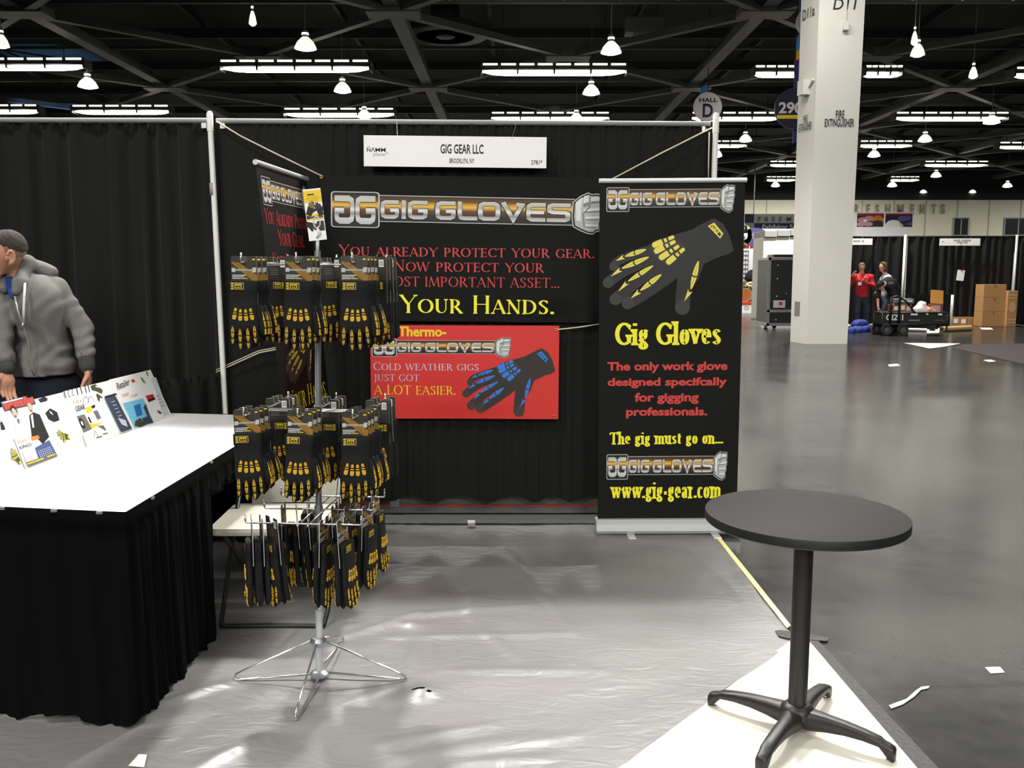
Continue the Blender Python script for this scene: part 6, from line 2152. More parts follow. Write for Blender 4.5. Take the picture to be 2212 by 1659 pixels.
# zip, drawstring, shirt
def front(px, py, dy): return mp(px, py, dy)
zp = [front(31, 640, -.165), front(38, 670, -.185), front(48, 700, -.175), front(60, 735, -.165), front(64, 755, -.165), front(58, 775, -.165), front(66, 795, -.16), front(75, 812, -.15)]
MB().tube([Vector(p) for p in spl3(zp)] if False else zp, .0045, 6).build('zipper', mat('silver_zip', (170, 168, 160), .35, metal=.6), man, smooth=True)
MB().tube([front(54, 612, -.150), front(52, 640, -.185), front(51, 668, -.195), front(51, 696, -.19)], .0058, 8).build('drawstring', mat('white_drawstring', (214, 212, 208), .8), man, smooth=True)
MB().tube([front(51, 697, -.192), front(48, 705, -.195), front(46, 712, -.19)], .005, 8).build('zip_pull', CHROME, man, smooth=True)
soft('tee_shirt', [cone(mp(24, 612, -.055), mp(28, 640, -.105), .036, .014, .02)], .007, mat('royal_blue_cotton', (34, 58, 140), .9), man)
hpj = []
for h, kx, ax_, tx in legs:
    hpj += [cone(h + Vector((0, 0, .03)), kx, .094, .070, .04), cone(kx, ax_ + Vector((0, 0, .02)), .068, .062, .03)]
hpj += [cone(pel + Vector((0, 0, .05)), pel - Vector((0, 0, .05)), .146, .150, .05, (torso_f, 1.28))]
soft('jeans', hpj, .012, DENIM, man, disp=wrinkle(.004, 30))
HAIR1 = mat('short_dark_brown_hair', (52, 44, 40), .85, bump=(300, .6, .004))
hb = [dict(p) for p in hp[:1]]
hb[0]['ra'] += .003; hb[0]['rb'] += .0035
c_ = HP(0, .045, 0)
soft('hair', hb, .006, HAIR1, man, disp=lambda X, Y, Z: .0015 * np.sin(240 * X) * np.sin(230 * Z),
     clip=lambda X, Y, Z: -((X - c_.x) * (hu * .88 - hf * .46).x + (Y - c_.y) * (hu * .88 - hf * .46).y + (Z - c_.z) * (hu * .88 - hf * .46).z) + .004 + .0035 * np.sin(190 * X + 120 * Y) * np.sin(170 * Z + 90 * X))
FADE = mat('shaved_hair_fade', (138, 110, 94), .85)
hb2 = [dict(p) for p in hp[:1]]; hb2[0]['ra'] += .0012; hb2[0]['rb'] += .0012
c2_ = HP(-.02, .0, 0)
soft('faded_sides', hb2, .006, FADE, man, clip=lambda X, Y, Z: np.maximum(-((X - c2_.x) * hu.x + (Y - c2_.y) * hu.y + (Z - c2_.z) * hu.z) - .012 + .003 * np.sin(210 * X + 130 * Y), ((X - c2_.x) * hf.x + (Y - c2_.y) * hf.y + (Z - c2_.z) * hf.z) - .035))
for r in (-1, 1):
    m = MB(); m.ball(HP(.082, .004, .032 * r), .0115, 12, 8); m.build('eye', DARK_EYE, man, smooth=True)
    m = MB(); m.tube([HP(.086, .030, .016 * r), HP(.090, .036, .034 * r), HP(.074, .030, .052 * r)], [.004, .005, .003], 8); m.build('eyebrow', HAIR1, man, smooth=True)
MB().tube([HP(.092, -.060, -.022), HP(.0985, -.061, 0), HP(.092, -.060, .022)], [.003, .005, .003], 8).build('lips', LIP, man, smooth=True)

# ---- the three small figures across the hall
def small_person(label, J, cols, res=.02, hs=1.0, hair=None, shirt=None, pants=None, sleeves=1.0, long_pants=True, headax=None, extra=None):
    up, fw = headax
    hp, HPx, ax3 = head_prims(J['head'], up, fw, hs)
    tf_ = Vector(J['tf']).normalized()
    def tor(r):
        return [cone(J['pelvis'], J['waist'], .155 * r, .150 * r, .05, (tf_, 1.3)), cone(J['waist'], J['chest'], .150 * r, .178 * r, .05, (tf_, 1.3)), cone(J['chest'], J['neck'], .150 * r, .07 * r, .05, (tf_, 1.2)), cone(J['shL'], J['shR'], .070 * r, .070 * r, .05)]
    b = hp + [cone(J['neck'], J['head'] - Vector(up).normalized() * .04, .058, .055, .03)] + tor(.85)
    for s in 'LR':
        b += [cone(J['sh' + s], J['el' + s], .050, .042, .03), cone(J['el' + s], J['wr' + s], .040, .029, .02)]
        b += [cone(J['hip' + s], J['kn' + s], .080, .056, .03), cone(J['kn' + s], J['an' + s], .054, .038, .03), cone(J['an' + s], J['to' + s], .042, .036, .03)]
    ex = [(hand_prims(J['wr' + s], J['hd' + s], J['pm' + s], 1.0, .6, 1 if s == 'L' else -1), .007) for s in 'LR']
    o = soft('person', b, res, cols['skin'], None, extra=ex)
    tag(o, label, 'person')
    t = tor(1.07)
    for s in 'LR':
        t += [cone(J['sh' + s], J['el' + s], .066, .060, .04)]
        if sleeves > .6: t += [cone(J['el' + s], J['wr' + s] + (J['el' + s] - J['wr' + s]) * .08, .058, .044, .03)]
    soft('shirt', t, res * .9, cols['shirt'], o, disp=wrinkle(.006, 30), clip=(lambda X, Y, Z: J['pelvis'].z - .05 - Z) if long_pants else None)
    p = [cone(J['pelvis'] + Vector((0, 0, .03)), J['pelvis'] - Vector((0, 0, .04)), .138, .150, .05, (tf_, 1.28))]
    for s in 'LR':
        if long_pants: p += [cone(J['hip' + s], J['kn' + s], .096, .074, .04), cone(J['kn' + s], J['an' + s] + Vector((0, 0, .02)), .072, .066, .03)]
        else: p += [cone(J['hip' + s], J['kn' + s] + (J['hip' + s] - J['kn' + s]) * .1, .10, .085, .04)]
    soft('trousers' if long_pants else 'shorts', p, res, cols['pants'], o, disp=wrinkle(.005, 26))
    for s in 'LR':
        soft('shoe', [cone(J['an' + s] + Vector((0, 0, -.045)), J['to' + s] + Vector((0, 0, .012)), .052, .046, .02), cone(J['an' + s], J['an' + s] - Vector((0, 0, .04)), .05, .052, .02)], res * .8, cols['shoe'], o, clip=lambda X, Y, Z: .004 - Z)
    for r in (-1, 1):
        MB().ball(HPx(.080, .004, .032 * r), .011, 10, 7).build('eye', DARK_EYE, o, smooth=True)
    MB().tube([HPx(.092, -.060, -.02), HPx(.098, -.061, 0), HPx(.092, -.060, .02)], .0045, 8).build('lips', LIP, o, smooth=True)
    return o, hp, HPx, ax3
def cap_hair(o, hp, HPx, ax3, material, grow=.008, cut=.0, back=.45, name='hair', res=.01):
    hb = [dict(hp[0])]; hb[0]['ra'] += grow; hb[0]['rb'] += grow
    up, fw, sd_ = ax3
    c = HPx(0, .045, 0); n = (up - fw * back).normalized()
    soft(name, hb, res, material, o, clip=lambda X, Y, Z: -((X - c.x) * n.x + (Y - c.y) * n.y + (Z - c.z) * n.z) - .03 + cut)
SHOE = mat('dark_shoe', (40, 38, 36), .6)
# man in red, facing the camera
g = at_z(1860, 709); YR_ = g.y
def rp_(px, py, dy=0.0): return at_y(px, py, YR_ + dy)
X0 = g.x
J = dict(head=rp_(1862, 577), neck=rp_(1861, 593, .02), chest=rp_(1861, 606, .02), waist=rp_(1862, 626, .03), pelvis=rp_(1862, 638, .03), tf=(-.1, -1, 0),
         shL=rp_(1881, 598, .03), elL=rp_(1886, 618, -.05), wrL=rp_(1877, 613, -.26), hdL=(-.8, -.5, .35), pmL=(0, -.3, 1),
         shR=rp_(1845, 598, .03), elR=rp_(1838, 612, .0), wrR=rp_(1842, 595, -.14), hdR=(.35, -.2, .9), pmR=(.6, -.8, 0),
         hipL=rp_(1870, 643, .03), knL=rp_(1873, 674, .0), anL=Vector((X0 + .16, YR_ + .03, .085)), toL=Vector((X0 + .22, YR_ - .13, .045)),
         hipR=rp_(1854, 643, .03), knR=rp_(1852, 674, .0), anR=Vector((X0 - .10, YR_ + .03, .085)), toR=Vector((X0 - .15, YR_ - .13, .045)))
RED = mat('red_pullover', (186, 28, 42), .85)
o, hp, HPx, ax3 = small_person('man in a red pullover and dark jeans standing right of the white column', J, dict(skin=skin('ruddy_skin', (212, 158, 132)), shirt=RED, pants=mat('blue_black_jeans', (44, 52, 60), .9), shoe=SHOE), .019, 1.02, headax=((0, -.02, 1), (-.25, -1, -.02)))
cap_hair(o, hp, HPx, ax3, mat('grey_brown_hair', (98, 90, 80), .85))
q = rp_(1857, 613, -.20); MB().box(q, (.095, .008, .085), bev=.003).build('name_badge', CARD_WHITE, o)
m = MB(); m.tube([rp_(1853, 594, -.08), rp_(1855, 602, -.17), rp_(1858, 609, -.20)], .009, 6); m.tube([rp_(1870, 594, -.08), rp_(1866, 602, -.17), rp_(1860, 609, -.20)], .009, 6); m.build('lanyard', mat('orange_lanyard', (220, 130, 50), .7), o, smooth=True)
q = rp_(1871.5, 598.5, -.185); MB().box(q, (.08, .012, .022), bev=.002).build('chest_lettering', INK_WHITE, o)
MB().box(J['wrL'] + Vector((-.08, -.07, .03)), (.07, .14, .012), rot=Matrix.Rotation(.4, 3, 'X'), bev=.003).build('phone', INK_BLACK, o)
m = MB(); a = HPx(.098, -.052, 0); m.box(a, (.05, .012, .012), bev=.003); m.build('moustache', MATS['grey_brown_hair'], o)

# long haired person behind the cart, in a pale tee shirt
YW_ = YR_ + .32
def wp(px, py, dy=0.0): return at_y(px, py, YW_ + dy)
g2 = wp(1909, 720)
X0 = g2.x
J = dict(head=wp(1907, 577), neck=wp(1912, 594, .02), chest=wp(1914, 606, .02), waist=wp(1914, 626, .02), pelvis=wp(1914, 638, .02), tf=(-1, -.3, 0),
         shL=wp(1915, 602, -.16), elL=wp(1914, 620, -.2), wrL=wp(1902, 628, -.28), hdL=(-1, -.1, -.2), pmL=(0, 0, -1),
         shR=wp(1911, 602, .17), elR=wp(1910, 620, .18), wrR=wp(1900, 629, .1), hdR=(-1, 0, -.2), pmR=(0, 0, -1),
         hipL=wp(1914, 642, -.09), knL=wp(1912, 674, -.12), anL=Vector((X0 + .08, YW_ - .1, .085)), toL=Vector((X0 - .08, YW_ - .12, .045)),
         hipR=wp(1914, 642, .09), knR=wp(1912, 674, .1), anR=Vector((X0 + .08, YW_ + .1, .085)), toR=Vector((X0 - .08, YW_ + .12, .045)))
o, hp, HPx, ax3 = small_person('person with wavy brown hair in a pale grey tee shirt behind the bent worker', J, dict(skin=MATS['ruddy_skin'], shirt=mat('pale_grey_cotton', (196, 196, 202), .9), pants=mat('faded_blue_jeans', (70, 78, 96), .9), shoe=SHOE), .02, 1.0, sleeves=.4, headax=((0, 0, 1), (-1, -.35, -.15)))
BRN = mat('wavy_brown_hair', (92, 70, 52), .9, bump=(60, .8, .02))
soft('hair', [cone(HPx(-.03, .05, 0), HPx(.0, .06, 0), .100, .088, .03), cone(HPx(-.06, .02, 0), HPx(-.07, -.10, 0), .085, .065, .04), cone(HPx(-.01, .03, -.07), HPx(-.02, -.09, -.075), .035, .035, .03), cone(HPx(-.01, .03, .07), HPx(-.02, -.09, .075), .035, .035, .03)], .012, BRN, o, disp=lambda X, Y, Z: .010 * np.sin(48 * Z + 30 * X) * np.sin(40 * Y + 22 * X))

# worker bending over in black shirt, shorts and dark cap
g3 = at_z(1905, 722); YB_ = g3.y + .72
def bp_(px, py, dy=0.0): return at_y(px, py, YB_ + dy)
X0 = bp_(1908, 700).x
J = dict(head=bp_(1903, 617, -.16), neck=bp_(1913, 611, -.08), chest=bp_(1921, 613, .0), waist=bp_(1930, 624, .06), pelvis=bp_(1930, 640, .12), tf=(-.75, -.45, -.5),
         shL=bp_(1926, 617, -.20), elL=bp_(1934, 646, -.22), wrL=bp_(1927, 660, -.34), hdL=(-.4, -.4, -.7), pmL=(-.7, .3, 0),
         shR=bp_(1901, 614, .06), elR=bp_(1896, 642, .02), wrR=bp_(1897, 664, -.08), hdR=(.05, -.2, -1), pmR=(1, 0, 0),
         hipL=bp_(1930, 646, .05), knL=bp_(1918, 676, -.15), anL=Vector((X0 + .22, YB_ - .02, .085)), toL=Vector((X0 + .08, YB_ - .12, .045)),
         hipR=bp_(1926, 646, .18), knR=bp_(1908, 676, .12), anR=Vector((X0 + .02, YB_ + .22, .085)), toR=Vector((X0 - .12, YB_ + .16, .045)))
o, hp, HPx, ax3 = small_person('worker in a black tee shirt and shorts bending over the black wagon', J, dict(skin=MATS['ruddy_skin'], shirt=mat('black_cotton', (22, 23, 26), .9), pants=mat('navy_shorts', (28, 32, 44), .9), shoe=SHOE), .019, 1.0, sleeves=.4, long_pants=False, headax=((-.55, -.25, .55), (-.5, -.35, -.8)))
cap_hair(o, hp, HPx, ax3, mat('dark_cap_cloth', (28, 28, 34), .9), .016, .0, .25, 'cap')
# ------------------------------------------------------------------ across the aisle
FY = at_z(2100, 703).y
def fx(px, y=FY): return at_y(px, 600, y).x
def fzz(py, y=FY): return at_y(2000, py, y).z
ZT = fzz(512)
drape(fx(1735), fx(1955), FY, ZT, .03, 'backdrop_drape', 'black drape behind the man in red across the aisle', pleat=.26, amp=.05, seed=31)
drape(fx(1957), fx(2187), FY, ZT, .03, 'backdrop_drape', 'black drape behind the wagon and under the second far name sign', pleat=.26, amp=.05, seed=32)
drape(fx(2192), fx(2300), FY, ZT, .03, 'backdrop_drape', 'black drape at the right end behind the cardboard boxes', pleat=.26, amp=.05, seed=33)
def far_pole(px, label, zt=ZT + .06, y=FY - .10, z0=0.0):
    t = thing('drape_pole', label, 'pole', (fx(px, y), y, 0))
    MB().tube([(0, 0, .01), (0, 0, zt)], .035, 12).build('upright', PIPE_WHITE if px < 2100 else ALU, t, smooth=True)
    MB().box((0, 0, .008), (.4, .4, .016), bev=.004).build('base_plate', BLACK_METAL, t)
    return t
far_pole(1951, 'white pole between the far drapes behind the long haired person')
far_pole(2191, 'grey pole between the far drapes above the cardboard boxes')
t = thing('drape_rail', 'thin rail along the top of the far black drapes', 'rail', (fx(1735), FY, ZT + .01))
MB().tube([(0, 0, 0), (fx(2300) - fx(1735), 0, 0)], .025, 10).build('tube', BLACK_METAL, t, smooth=True)
# low side drape with its front post
YS = FY - 1.9
sdz = at_y(2000, 635, YS).z
drape(fx(1958, YS), fx(2056, YS), YS, sdz, .03, 'side_drape', 'low black drape behind the wagon', pleat=.22, amp=.03, seed=35)
far_pole(2060, 'short grey post at the end of the low drape behind the open wooden box', zt=at_y(2060, 637, YS).z, y=YS)
# name signs on the far drapes
def far_sign(px0, px1, py0, py1, lines, label):
    y = FY - .16
    a, b = at_y(px0, py1, y), at_y(px1, py0, y)
    t = frame(bpy.data.objects.new('name_sign', None), a, (1, 0, 0)); COL.objects.link(t)
    tag(t, label, 'sign')
    w, h = b.x - a.x, b.z - a.z
    m = MB(); m.prism([(0, 0), (w, 0), (w, h), (0, h)], -.012, 0); m.build('board', CARD_WHITE, t)
    m = MB()
    for txt, u0, u1, v0, v1 in lines:
        sans(m, txt, w * u0, h * v0, w * u1, h * v1, .004, 0, bold=.02)
    m.build('lettering', [INK_GREY], t)
    m = MB()
    for u in (.2, .8): m.tube([(w * u, h - .02, .0), (w * u, ZT + .012 - a.z, -.16)], .004, 6)
    m.build('hanging_wire', CHROME, t)
far_sign(1790, 1885, 515, 529, [('NEW BOOTH LLC', .35, .82, .52, .78)][:0] + [('III IIIIII II', .45, .80, .48, .72)], 'white name sign on the far drape, partly hidden behind the column')
far_sign(2029.5, 2118, 515, 530.5, [('IIIIII IIIIIIII', .34, .76, .62, .85), ('IIIIII IIII', .43, .68, .34, .56), ('II', .5, .56, .15, .24), ('III', .04, .1, .5, .62)], 'white name sign on the far drape right of the posters')
# clipboard on the drape
y = FY - .055
t = thing('paper_notice', 'white paper notice pinned on the far black drape', 'paper', at_y(2075, 595, y))
MB().box((0, 0, 0), (.21, .012, .30), rot=Matrix.Rotation(R(6), 3, 'Y'), bev=.004).build('sheet', CARD_WHITE, t)
MB().box((.02, -.012, .14), (.06, .012, .02), rot=Matrix.Rotation(R(6), 3, 'Y')).build('clip', mat('pink_clip', (230, 90, 90), .5), t)
# cardboard boxes
CARDB = mat('corrugated_cardboard', (176, 132, 84), .8, vary=(6, .08))
TAPE_B = mat('parcel_tape', (150, 108, 62), .4)
def carton(px0, px1, py0, py1, y, d, label, group=None, rz=0, marks=None, z0=None):
    a, b = at_y(px0, py1, y), at_y(px1, py0, y)
    w, h = b.x - a.x, b.z - a.z
    if z0 is not None: h = h + (a.z - z0); a.z = z0
    t = thing('cardboard_box', label, 'box', ((a.x + b.x) / 2, y + d / 2, a.z), R(rz), group)
    MB().box((0, 0, h / 2), (w, d, h), bev=.008).build('carton', CARDB, t)
    m = MB(); m.box((0, 0, h + .001), (.06, d, .003)); m.box((0, -d / 2 - .001, h * .9), (.06, .003, h * .2)); m.build('packing_tape', TAPE_B, t)
    if marks:
        m = MB()
        for txt, u0, v0, u1, v1 in marks:
            if txt is None: m.lathe([(0, 0), (w * u0, 0)], 20, c=(0, 0, 0)) 
            else: sans(m, txt, -w / 2 + w * u0, h * v0, -w / 2 + w * u1, h * v1, 0, 0, bold=.01)
        o = m.build('printing', TAPE_B, t); o.rotation_euler = (R(90), 0, 0); o.location = (0, -d / 2 - .006, 0)
    return t, h
Yc = at_z(2150, 703).y - .6
zA = 0.0
hA = at_y(2150, 673, Yc).z; hB = at_y(2150, 643, Yc).z; hC = at_y(2150, 614.5, Yc).z
for z0, z1, lab in ((0, hA, 'bottom cardboard box of the three high stack against the far drape'), (hA, hB, 'middle cardboard box of the three high stack against the far drape'), (hB, hC, 'top cardboard box of the three high stack against the far drape')):
    x0, x1 = fx(2127, Yc), fx(2176, Yc)
    t = thing('cardboard_box', lab, 'box', ((x0 + x1) / 2, Yc + .23, z0 + .001), 0, 'cardboard boxes at the far drape')
    MB().box((0, 0, (z1 - z0) / 2), (x1 - x0, .46, z1 - z0 - .002), bev=.008).build('carton', CARDB, t)
    m = MB(); m.box((0, 0, z1 - z0 - .001), (.06, .46, .002)); m.box((0, -.231, (z1 - z0) * .88), (.06, .003, (z1 - z0) * .2)); m.build('packing_tape', TAPE_B, t)
x0, x1 = fx(2177.5, Yc - .1), fx(2201, Yc - .1); h = at_y(2185, 628, Yc - .1).z
t = thing('cardboard_box', 'tall printed cardboard box right of the three high stack', 'box', ((x0 + x1) / 2 + .02, Yc + .2 - .05, 0), 0, 'cardboard boxes at the far drape')
MB().box((0, 0, h / 2), (x1 - x0 - .03, .5, h), bev=.008).build('carton', CARDB, t)
m = MB(); m.poly(ell(0, h * .55, .10, .14, 20), 0, 0); m.rect(-.12, h * .86, .12, h * .9, 0, 0); m.rect(-.12, h * .18, .12, h * .23, 0, 0); m.rect(-.12, h * .1, .12, h * .14, 0, 0); m.rect(-.1, h * .78, .12, h * .82, 0, 0)
o = m.build('printing', mat('faded_box_print', (200, 162, 118), .8), t); o.rotation_euler = (R(90), 0, 0); o.location = (0, -.253, 0)
Yl = at_z(2090, 703).y - .1
for a, b, lab in ((2063, 2096, 'long flat cardboard carton with white labels, left one on the floor by the far drape'), (2097, 2126, 'long flat cardboard carton, right one on the floor by the far drape')):
    x0, x1 = fx(a, Yl), fx(b, Yl)
    t = thing('cardboard_box', lab, 'box', ((x0 + x1) / 2, Yl + .15, 0), 0, 'flat cartons on the floor')
    hh = at_y(2090, 685, Yl).z
    MB().box((0, 0, hh / 2), (x1 - x0, .3, hh), bev=.008).build('carton', CARDB, t)
    m = MB(); m.box((0, 0, hh), (x1 - x0, .06, .004)); m.build('packing_tape', TAPE_B, t)
    if a < 2090:
        m = MB(); m.box((-.12, -.152, hh * .55), (.12, .004, hh * .5)); m.box((.1, -.152, hh * .5), (.12, .004, hh * .5)); m.build('address_label', CARD_WHITE, t)

# black wagon with its load
gw = at_z(1925, 725); YG = gw.y
def wx(px, y=YG): return at_y(px, 690, y).x
def wz(py, y=YG): return at_y(1960, py, y).z
wagon = thing('folding_wagon', 'black folding wagon with white lettering loaded with bags and boxes', 'wagon', (wx(1975), YG, 0))
ox = wx(1975)
x0, x1 = wx(1906) - ox, wx(2046) - ox
zt_, zm = wz(676), wz(700)
BF = mat('black_wagon_fabric', None, .7, lin_rgb=(.012, .012, .013))
m = MB()
m.box((0, .0, zt_ * .75), (x1 - x0, .012, zt_ * .5)); m.box((0, .5, zt_ * .75), (x1 - x0, .012, zt_ * .5))
m.box((x0, .25, zt_ * .75), (.012, .5, zt_ * .5)); m.box((x1, .25, zt_ * .75), (.012, .5, zt_ * .5)); m.box((0, .25, zt_ * .52), (x1 - x0, .5, .02))
m.build('fabric_body', BF, wagon)
m = MB()
for yy in (0, .5):
    m.tube([(x0, yy, zt_), (x1, yy, zt_)], .02, 8); m.tube([(x0, yy, zt_ * .5), (x1, yy, zt_ * .5)], .02, 8)
for xx in (x0, x1):
    m.tube([(xx, 0, zt_), (xx, .5, zt_)], .02, 8); m.tube([(xx, 0, .12), (xx, 0, zt_)], .02, 8); m.tube([(xx, .5, .12), (xx, .5, zt_)], .02, 8)
m.build('frame', BLACK_METAL, wagon, smooth=True)
for xx in (wx(1915) - ox, wx(1950) - ox):
    for yy in (-.03, .53):
        w = MB()
        vs = MB().lathe([(.06, -.03), (.12, -.04), (.135, -.02), (.135, .02), (.12, .04), (.06, .03)], 20)
        q = Matrix.Rotation(R(90), 3, 'X')
        w.add([Vector((xx, yy, .137)) + q @ Vector(v) for v in vs.v], vs.f)
        ww = w.build('wheel', mat('black_rubber', None, .7, lin_rgb=(.013, .013, .013)), wagon, smooth=True, angle=40)
        h_ = MB().lathe([(0, -.035), (.06, -.03), (.06, .03), (0, .035)], 14)
        hb_ = MB(); hb_.add([Vector((xx, yy, .137)) + q @ Vector(v) for v in h_.v], h_.f)
        hb_.build('hub', mat('grey_hub', (80, 80, 80), .5), ww)
m = MB()
m.tube([(wx(1921) - ox, -.03, zt_ * .55), (wx(1922) - ox, -.05, wz(642)), (wx(1932) - ox, -.06, wz(640)), (wx(1940) - ox, -.06, wz(641)), (wx(1940) - ox, -.03, zt_ * .55)], .03, 8)
m.tube([(wx(1938) - ox, -.06, wz(641)), (wx(1955) - ox, -.04, wz(652)), (wx(1975) - ox, -.02, zt_)], .022, 8)
m.build('handle', BLACK_METAL, wagon, smooth=True)
m = MB(); sans(m, 'CIZI1', wx(1913) - ox, wz(692), wx(1950) - ox, wz(679), 0, 0, bold=.03)
for a, b, c, d in ((1966, 1981, 677, 681), (1999, 2004, 677, 680), (2025, 2034, 677, 681)): m.rect(wx(a) - ox, wz(d), wx(b) - ox, wz(c), 0, 0)
for a, b, c, d in ((1962, 1986, 690, 694), (2018, 2040, 691, 692.5)): m.rect(wx(a) - ox, wz(d), wx(b) - ox, wz(c), 0, 1)
o = m.build('lettering', [INK_WHITE, INK_GREY], wagon); o.rotation_euler = (R(90), 0, 0); o.location = (0, -.022, 0)
# load
def lump(name, label, cat, prims, material, disp=None, h=.02):
    return tag(soft(name, prims, h, material, None, disp=disp), label, cat)
yl = YG + .25
zl = zt_ * .55
def lw(px, py, dy=0.0): return at_y(px, py, yl + dy)
lump('plastic_bag', 'white plastic bag bulging out of the black wagon', 'bag', [cone(lw(1989, 668), lw(1991, 660), .16, .11, .05), cone(lw(1981, 672), lw(1998, 672), .10, .12, .05)], mat('white_plastic_bag', (240, 234, 228), .35), disp=wrinkle(.012, 24))
lump('plastic_bag', 'orange and white bag in the wagon beside the open wooden box', 'bag', [cone(lw(2003, 671, -.05), lw(2017, 675, -.05), .10, .07, .05)], mat('peach_plastic_bag', (236, 172, 134), .35), disp=wrinkle(.012, 28))
t = thing('wooden_box', 'open orange lidded wooden box standing in the wagon', 'box', (lw(2025, 690).x, yl + .12, zl))
bw_, hL_, hT_ = lw(2040, 660).x - lw(2013, 660).x, at_y(2020, 657, yl).z - zl, at_y(2020, 627, yl).z - zl
m = MB(); m.box((0, .02, hL_ / 2), (bw_, .14, hL_), bev=.006); m.build('case', mat('brown_red_case', (142, 70, 46), .6), t)
m = MB(); m.box((-.03, -.056, hL_ * .62), (bw_ * .75, .012, hL_ * .6)); m.build('printed_sheet', mat('mottled_print', (176, 160, 168), .7, vary=(60, .7)), t)
m = MB(); q = Matrix.Rotation(R(-14), 3, 'X') @ Matrix.Rotation(R(5), 3, 'Y'); m.box((.04, .06, (hL_ + hT_) / 2), (bw_, .03, hT_ - hL_), rot=q, bev=.005); m.build('lid', mat('orange_wood_lid', (214, 150, 62), .6), t)
for px, py0, py1, dx, lab, col in ((1931, 658, 676, .20, 'brown patterned box in the wagon behind its handle', (120, 78, 42)), (1945, 656, 676, .22, 'amber box with pale labels in the middle of the wagon', (166, 112, 56)), (1958, 658, 676, .18, 'tan box in the wagon left of the white bag', (178, 128, 74))):
    a = lw(px, py0)
    t = thing('goods_box', lab, 'box', (a.x, yl + .02, zl))
    h = a.z - zl
    MB().box((0, 0, h / 2), (dx * .82, .3, h), rot=Matrix.Rotation(R(0), 3, 'Z'), bev=.01).build('carton', mat(lab[:12].replace(' ', '_'), col, .6, vary=(25, .4)), t)
    MB().box((0, -.153, h * .8), (dx * .5, .006, h * .22)).build('label_sticker', CARD_WHITE, t)
t = thing('packaged_goods', 'clear wrapped silver pack lying on the boxes in the wagon', 'package', (lw(1950, 656).x, yl + .02, lw(1950, 656).z + .006))
MB().box((0, 0, .06), (.46, .28, .12), bev=.03).build('pack', mat('grey_blue_pack', (120, 128, 134), .3, vary=(30, .6)), t)
MB().box((.02, -.143, .06), (.3, .006, .03)).build('label_strip', CARD_WHITE, t)
# blue tarp, brown sack, tubes and bits on the floor
gt = at_z(1857, 722)
lump('moving_blanket', 'crumpled blue blanket on the floor by the white column', 'blanket', [cone(at_z(1838, 720) + Vector((0, 0, .06)), at_z(1882, 716) + Vector((0, 0, .06)), .09, .10, .08), cone(at_z(1850, 712) + Vector((0, 0, .12)), at_z(1866, 712) + Vector((0, 0, .16)), .14, .10, .08)], mat('blue_blanket', (44, 62, 140), .8), disp=wrinkle(.016, 26))
gs = at_z(1894, 721)
lump('burlap_sack', 'brown sack standing on the floor left of the wagon wheels', 'sack', [cone(gs + Vector((0, .0, .14)), gs + Vector((.01, 0, .42)), .12, .10, .05), cone(gs + Vector((0, .0, .10)), gs + Vector((0, 0, .12)), .14, .14, .03)], mat('brown_burlap', (112, 82, 54), .9, vary=(20, .25)), disp=wrinkle(.01, 22))
def tubeobj(name, p, q, r, material, label, cat):
    t = thing(name, label, cat, (p + q) / 2)
    c = (p + q) / 2
    m = MB(); m.tube([p - c, q - c], r, 16); m.build('tube', material, t, smooth=True, angle=50)
    m = MB()
    for e in (p - c, q - c):
        d = (q - p).normalized() * (1 if e.dot(q - p) > 0 else -1)
        m.tube([e, e + d * .004], r * .8, 14)
    m.build('open_end', INK_BLACK, t)
tubeobj('cardboard_tube', at_z(2034, 717) + Vector((0, 0, .07)), at_z(2096, 714) + Vector((0, 0, .07)), .07, mat('kraft_tube', (200, 168, 110), .7), 'long tan cardboard tube lying on the floor by the wagon', 'tube')
tubeobj('white_tube', at_z(1962, 716) + Vector((0, 0, .045)), at_z(2002, 717) + Vector((0, 0, .045)), .045, CARD_WHITE, 'white tube lying on the floor under the wagon', 'tube')
tubeobj('black_roller', at_z(2014, 716) + Vector((-.03, 0, .085)), at_z(2014, 716) + Vector((.03, .02, .085)), .085, BLACK_METAL, 'small black wheel standing on the floor in front of the wagon', 'wheel')
flat_piece('crumpled_paper', [(1996, 712), (2010, 708), (2032, 710), (2028, 720), (2004, 721)], .01, PAPER, 'crumpled white paper on the floor in front of the wagon', 'paper', th=.012)

# ------------------------------------------------------------------ poster header booth, drums, road case and the far service sign
PY_ = 31.0
def px_(px, y): return at_y(px, 500, y).x
def pz_(py, y): return at_y(1900, py, y).z
def poster_cells(t, w, h, cells):
    for (u0, v0, u1, v1), paints in cells:
        m = MB()
        m.rect(w * u0, h * v0, w * u1, h * v1, .012, 0)
        for k, (pts) in enumerate(paints):
            mi, q = pts
            m.poly([(w * (u0 + (u1 - u0) * a), h * (v0 + (v1 - v0) * b)) for a, b in q], .014 + .0015 * k, mi)
        m.build('poster', [mat('poster_dark', (48, 36, 44), .5), mat('poster_band_red', (170, 40, 48), .5), mat('poster_rose', (196, 150, 158), .5), mat('poster_amber', (206, 128, 60), .5), mat('poster_white', (236, 232, 228), .5), mat('poster_violet', (92, 88, 140), .5), mat('poster_lime', (200, 206, 120), .5), mat('poster_night', (30, 26, 60), .5)], t)
a = at_y(1848, 491, PY_); b = at_y(1973, 458.5, PY_)
pb = frame(bpy.data.objects.new('poster_header', None), a, (1, 0, 0)); COL.objects.link(pb)
tag(pb, 'white framed header with two music posters right of the white column', 'poster header')
w, h = b.x - a.x, b.z - a.z
m = MB(); m.prism([(0, 0), (w, 0), (w, h), (0, h)], -.25, .01)
zl0 = at_y(1900, 511, PY_).z - a.z
m.prism([(-.1, zl0), (w * .90, zl0), (w * .90, 0), (-.1, 0)], -.25, .3)
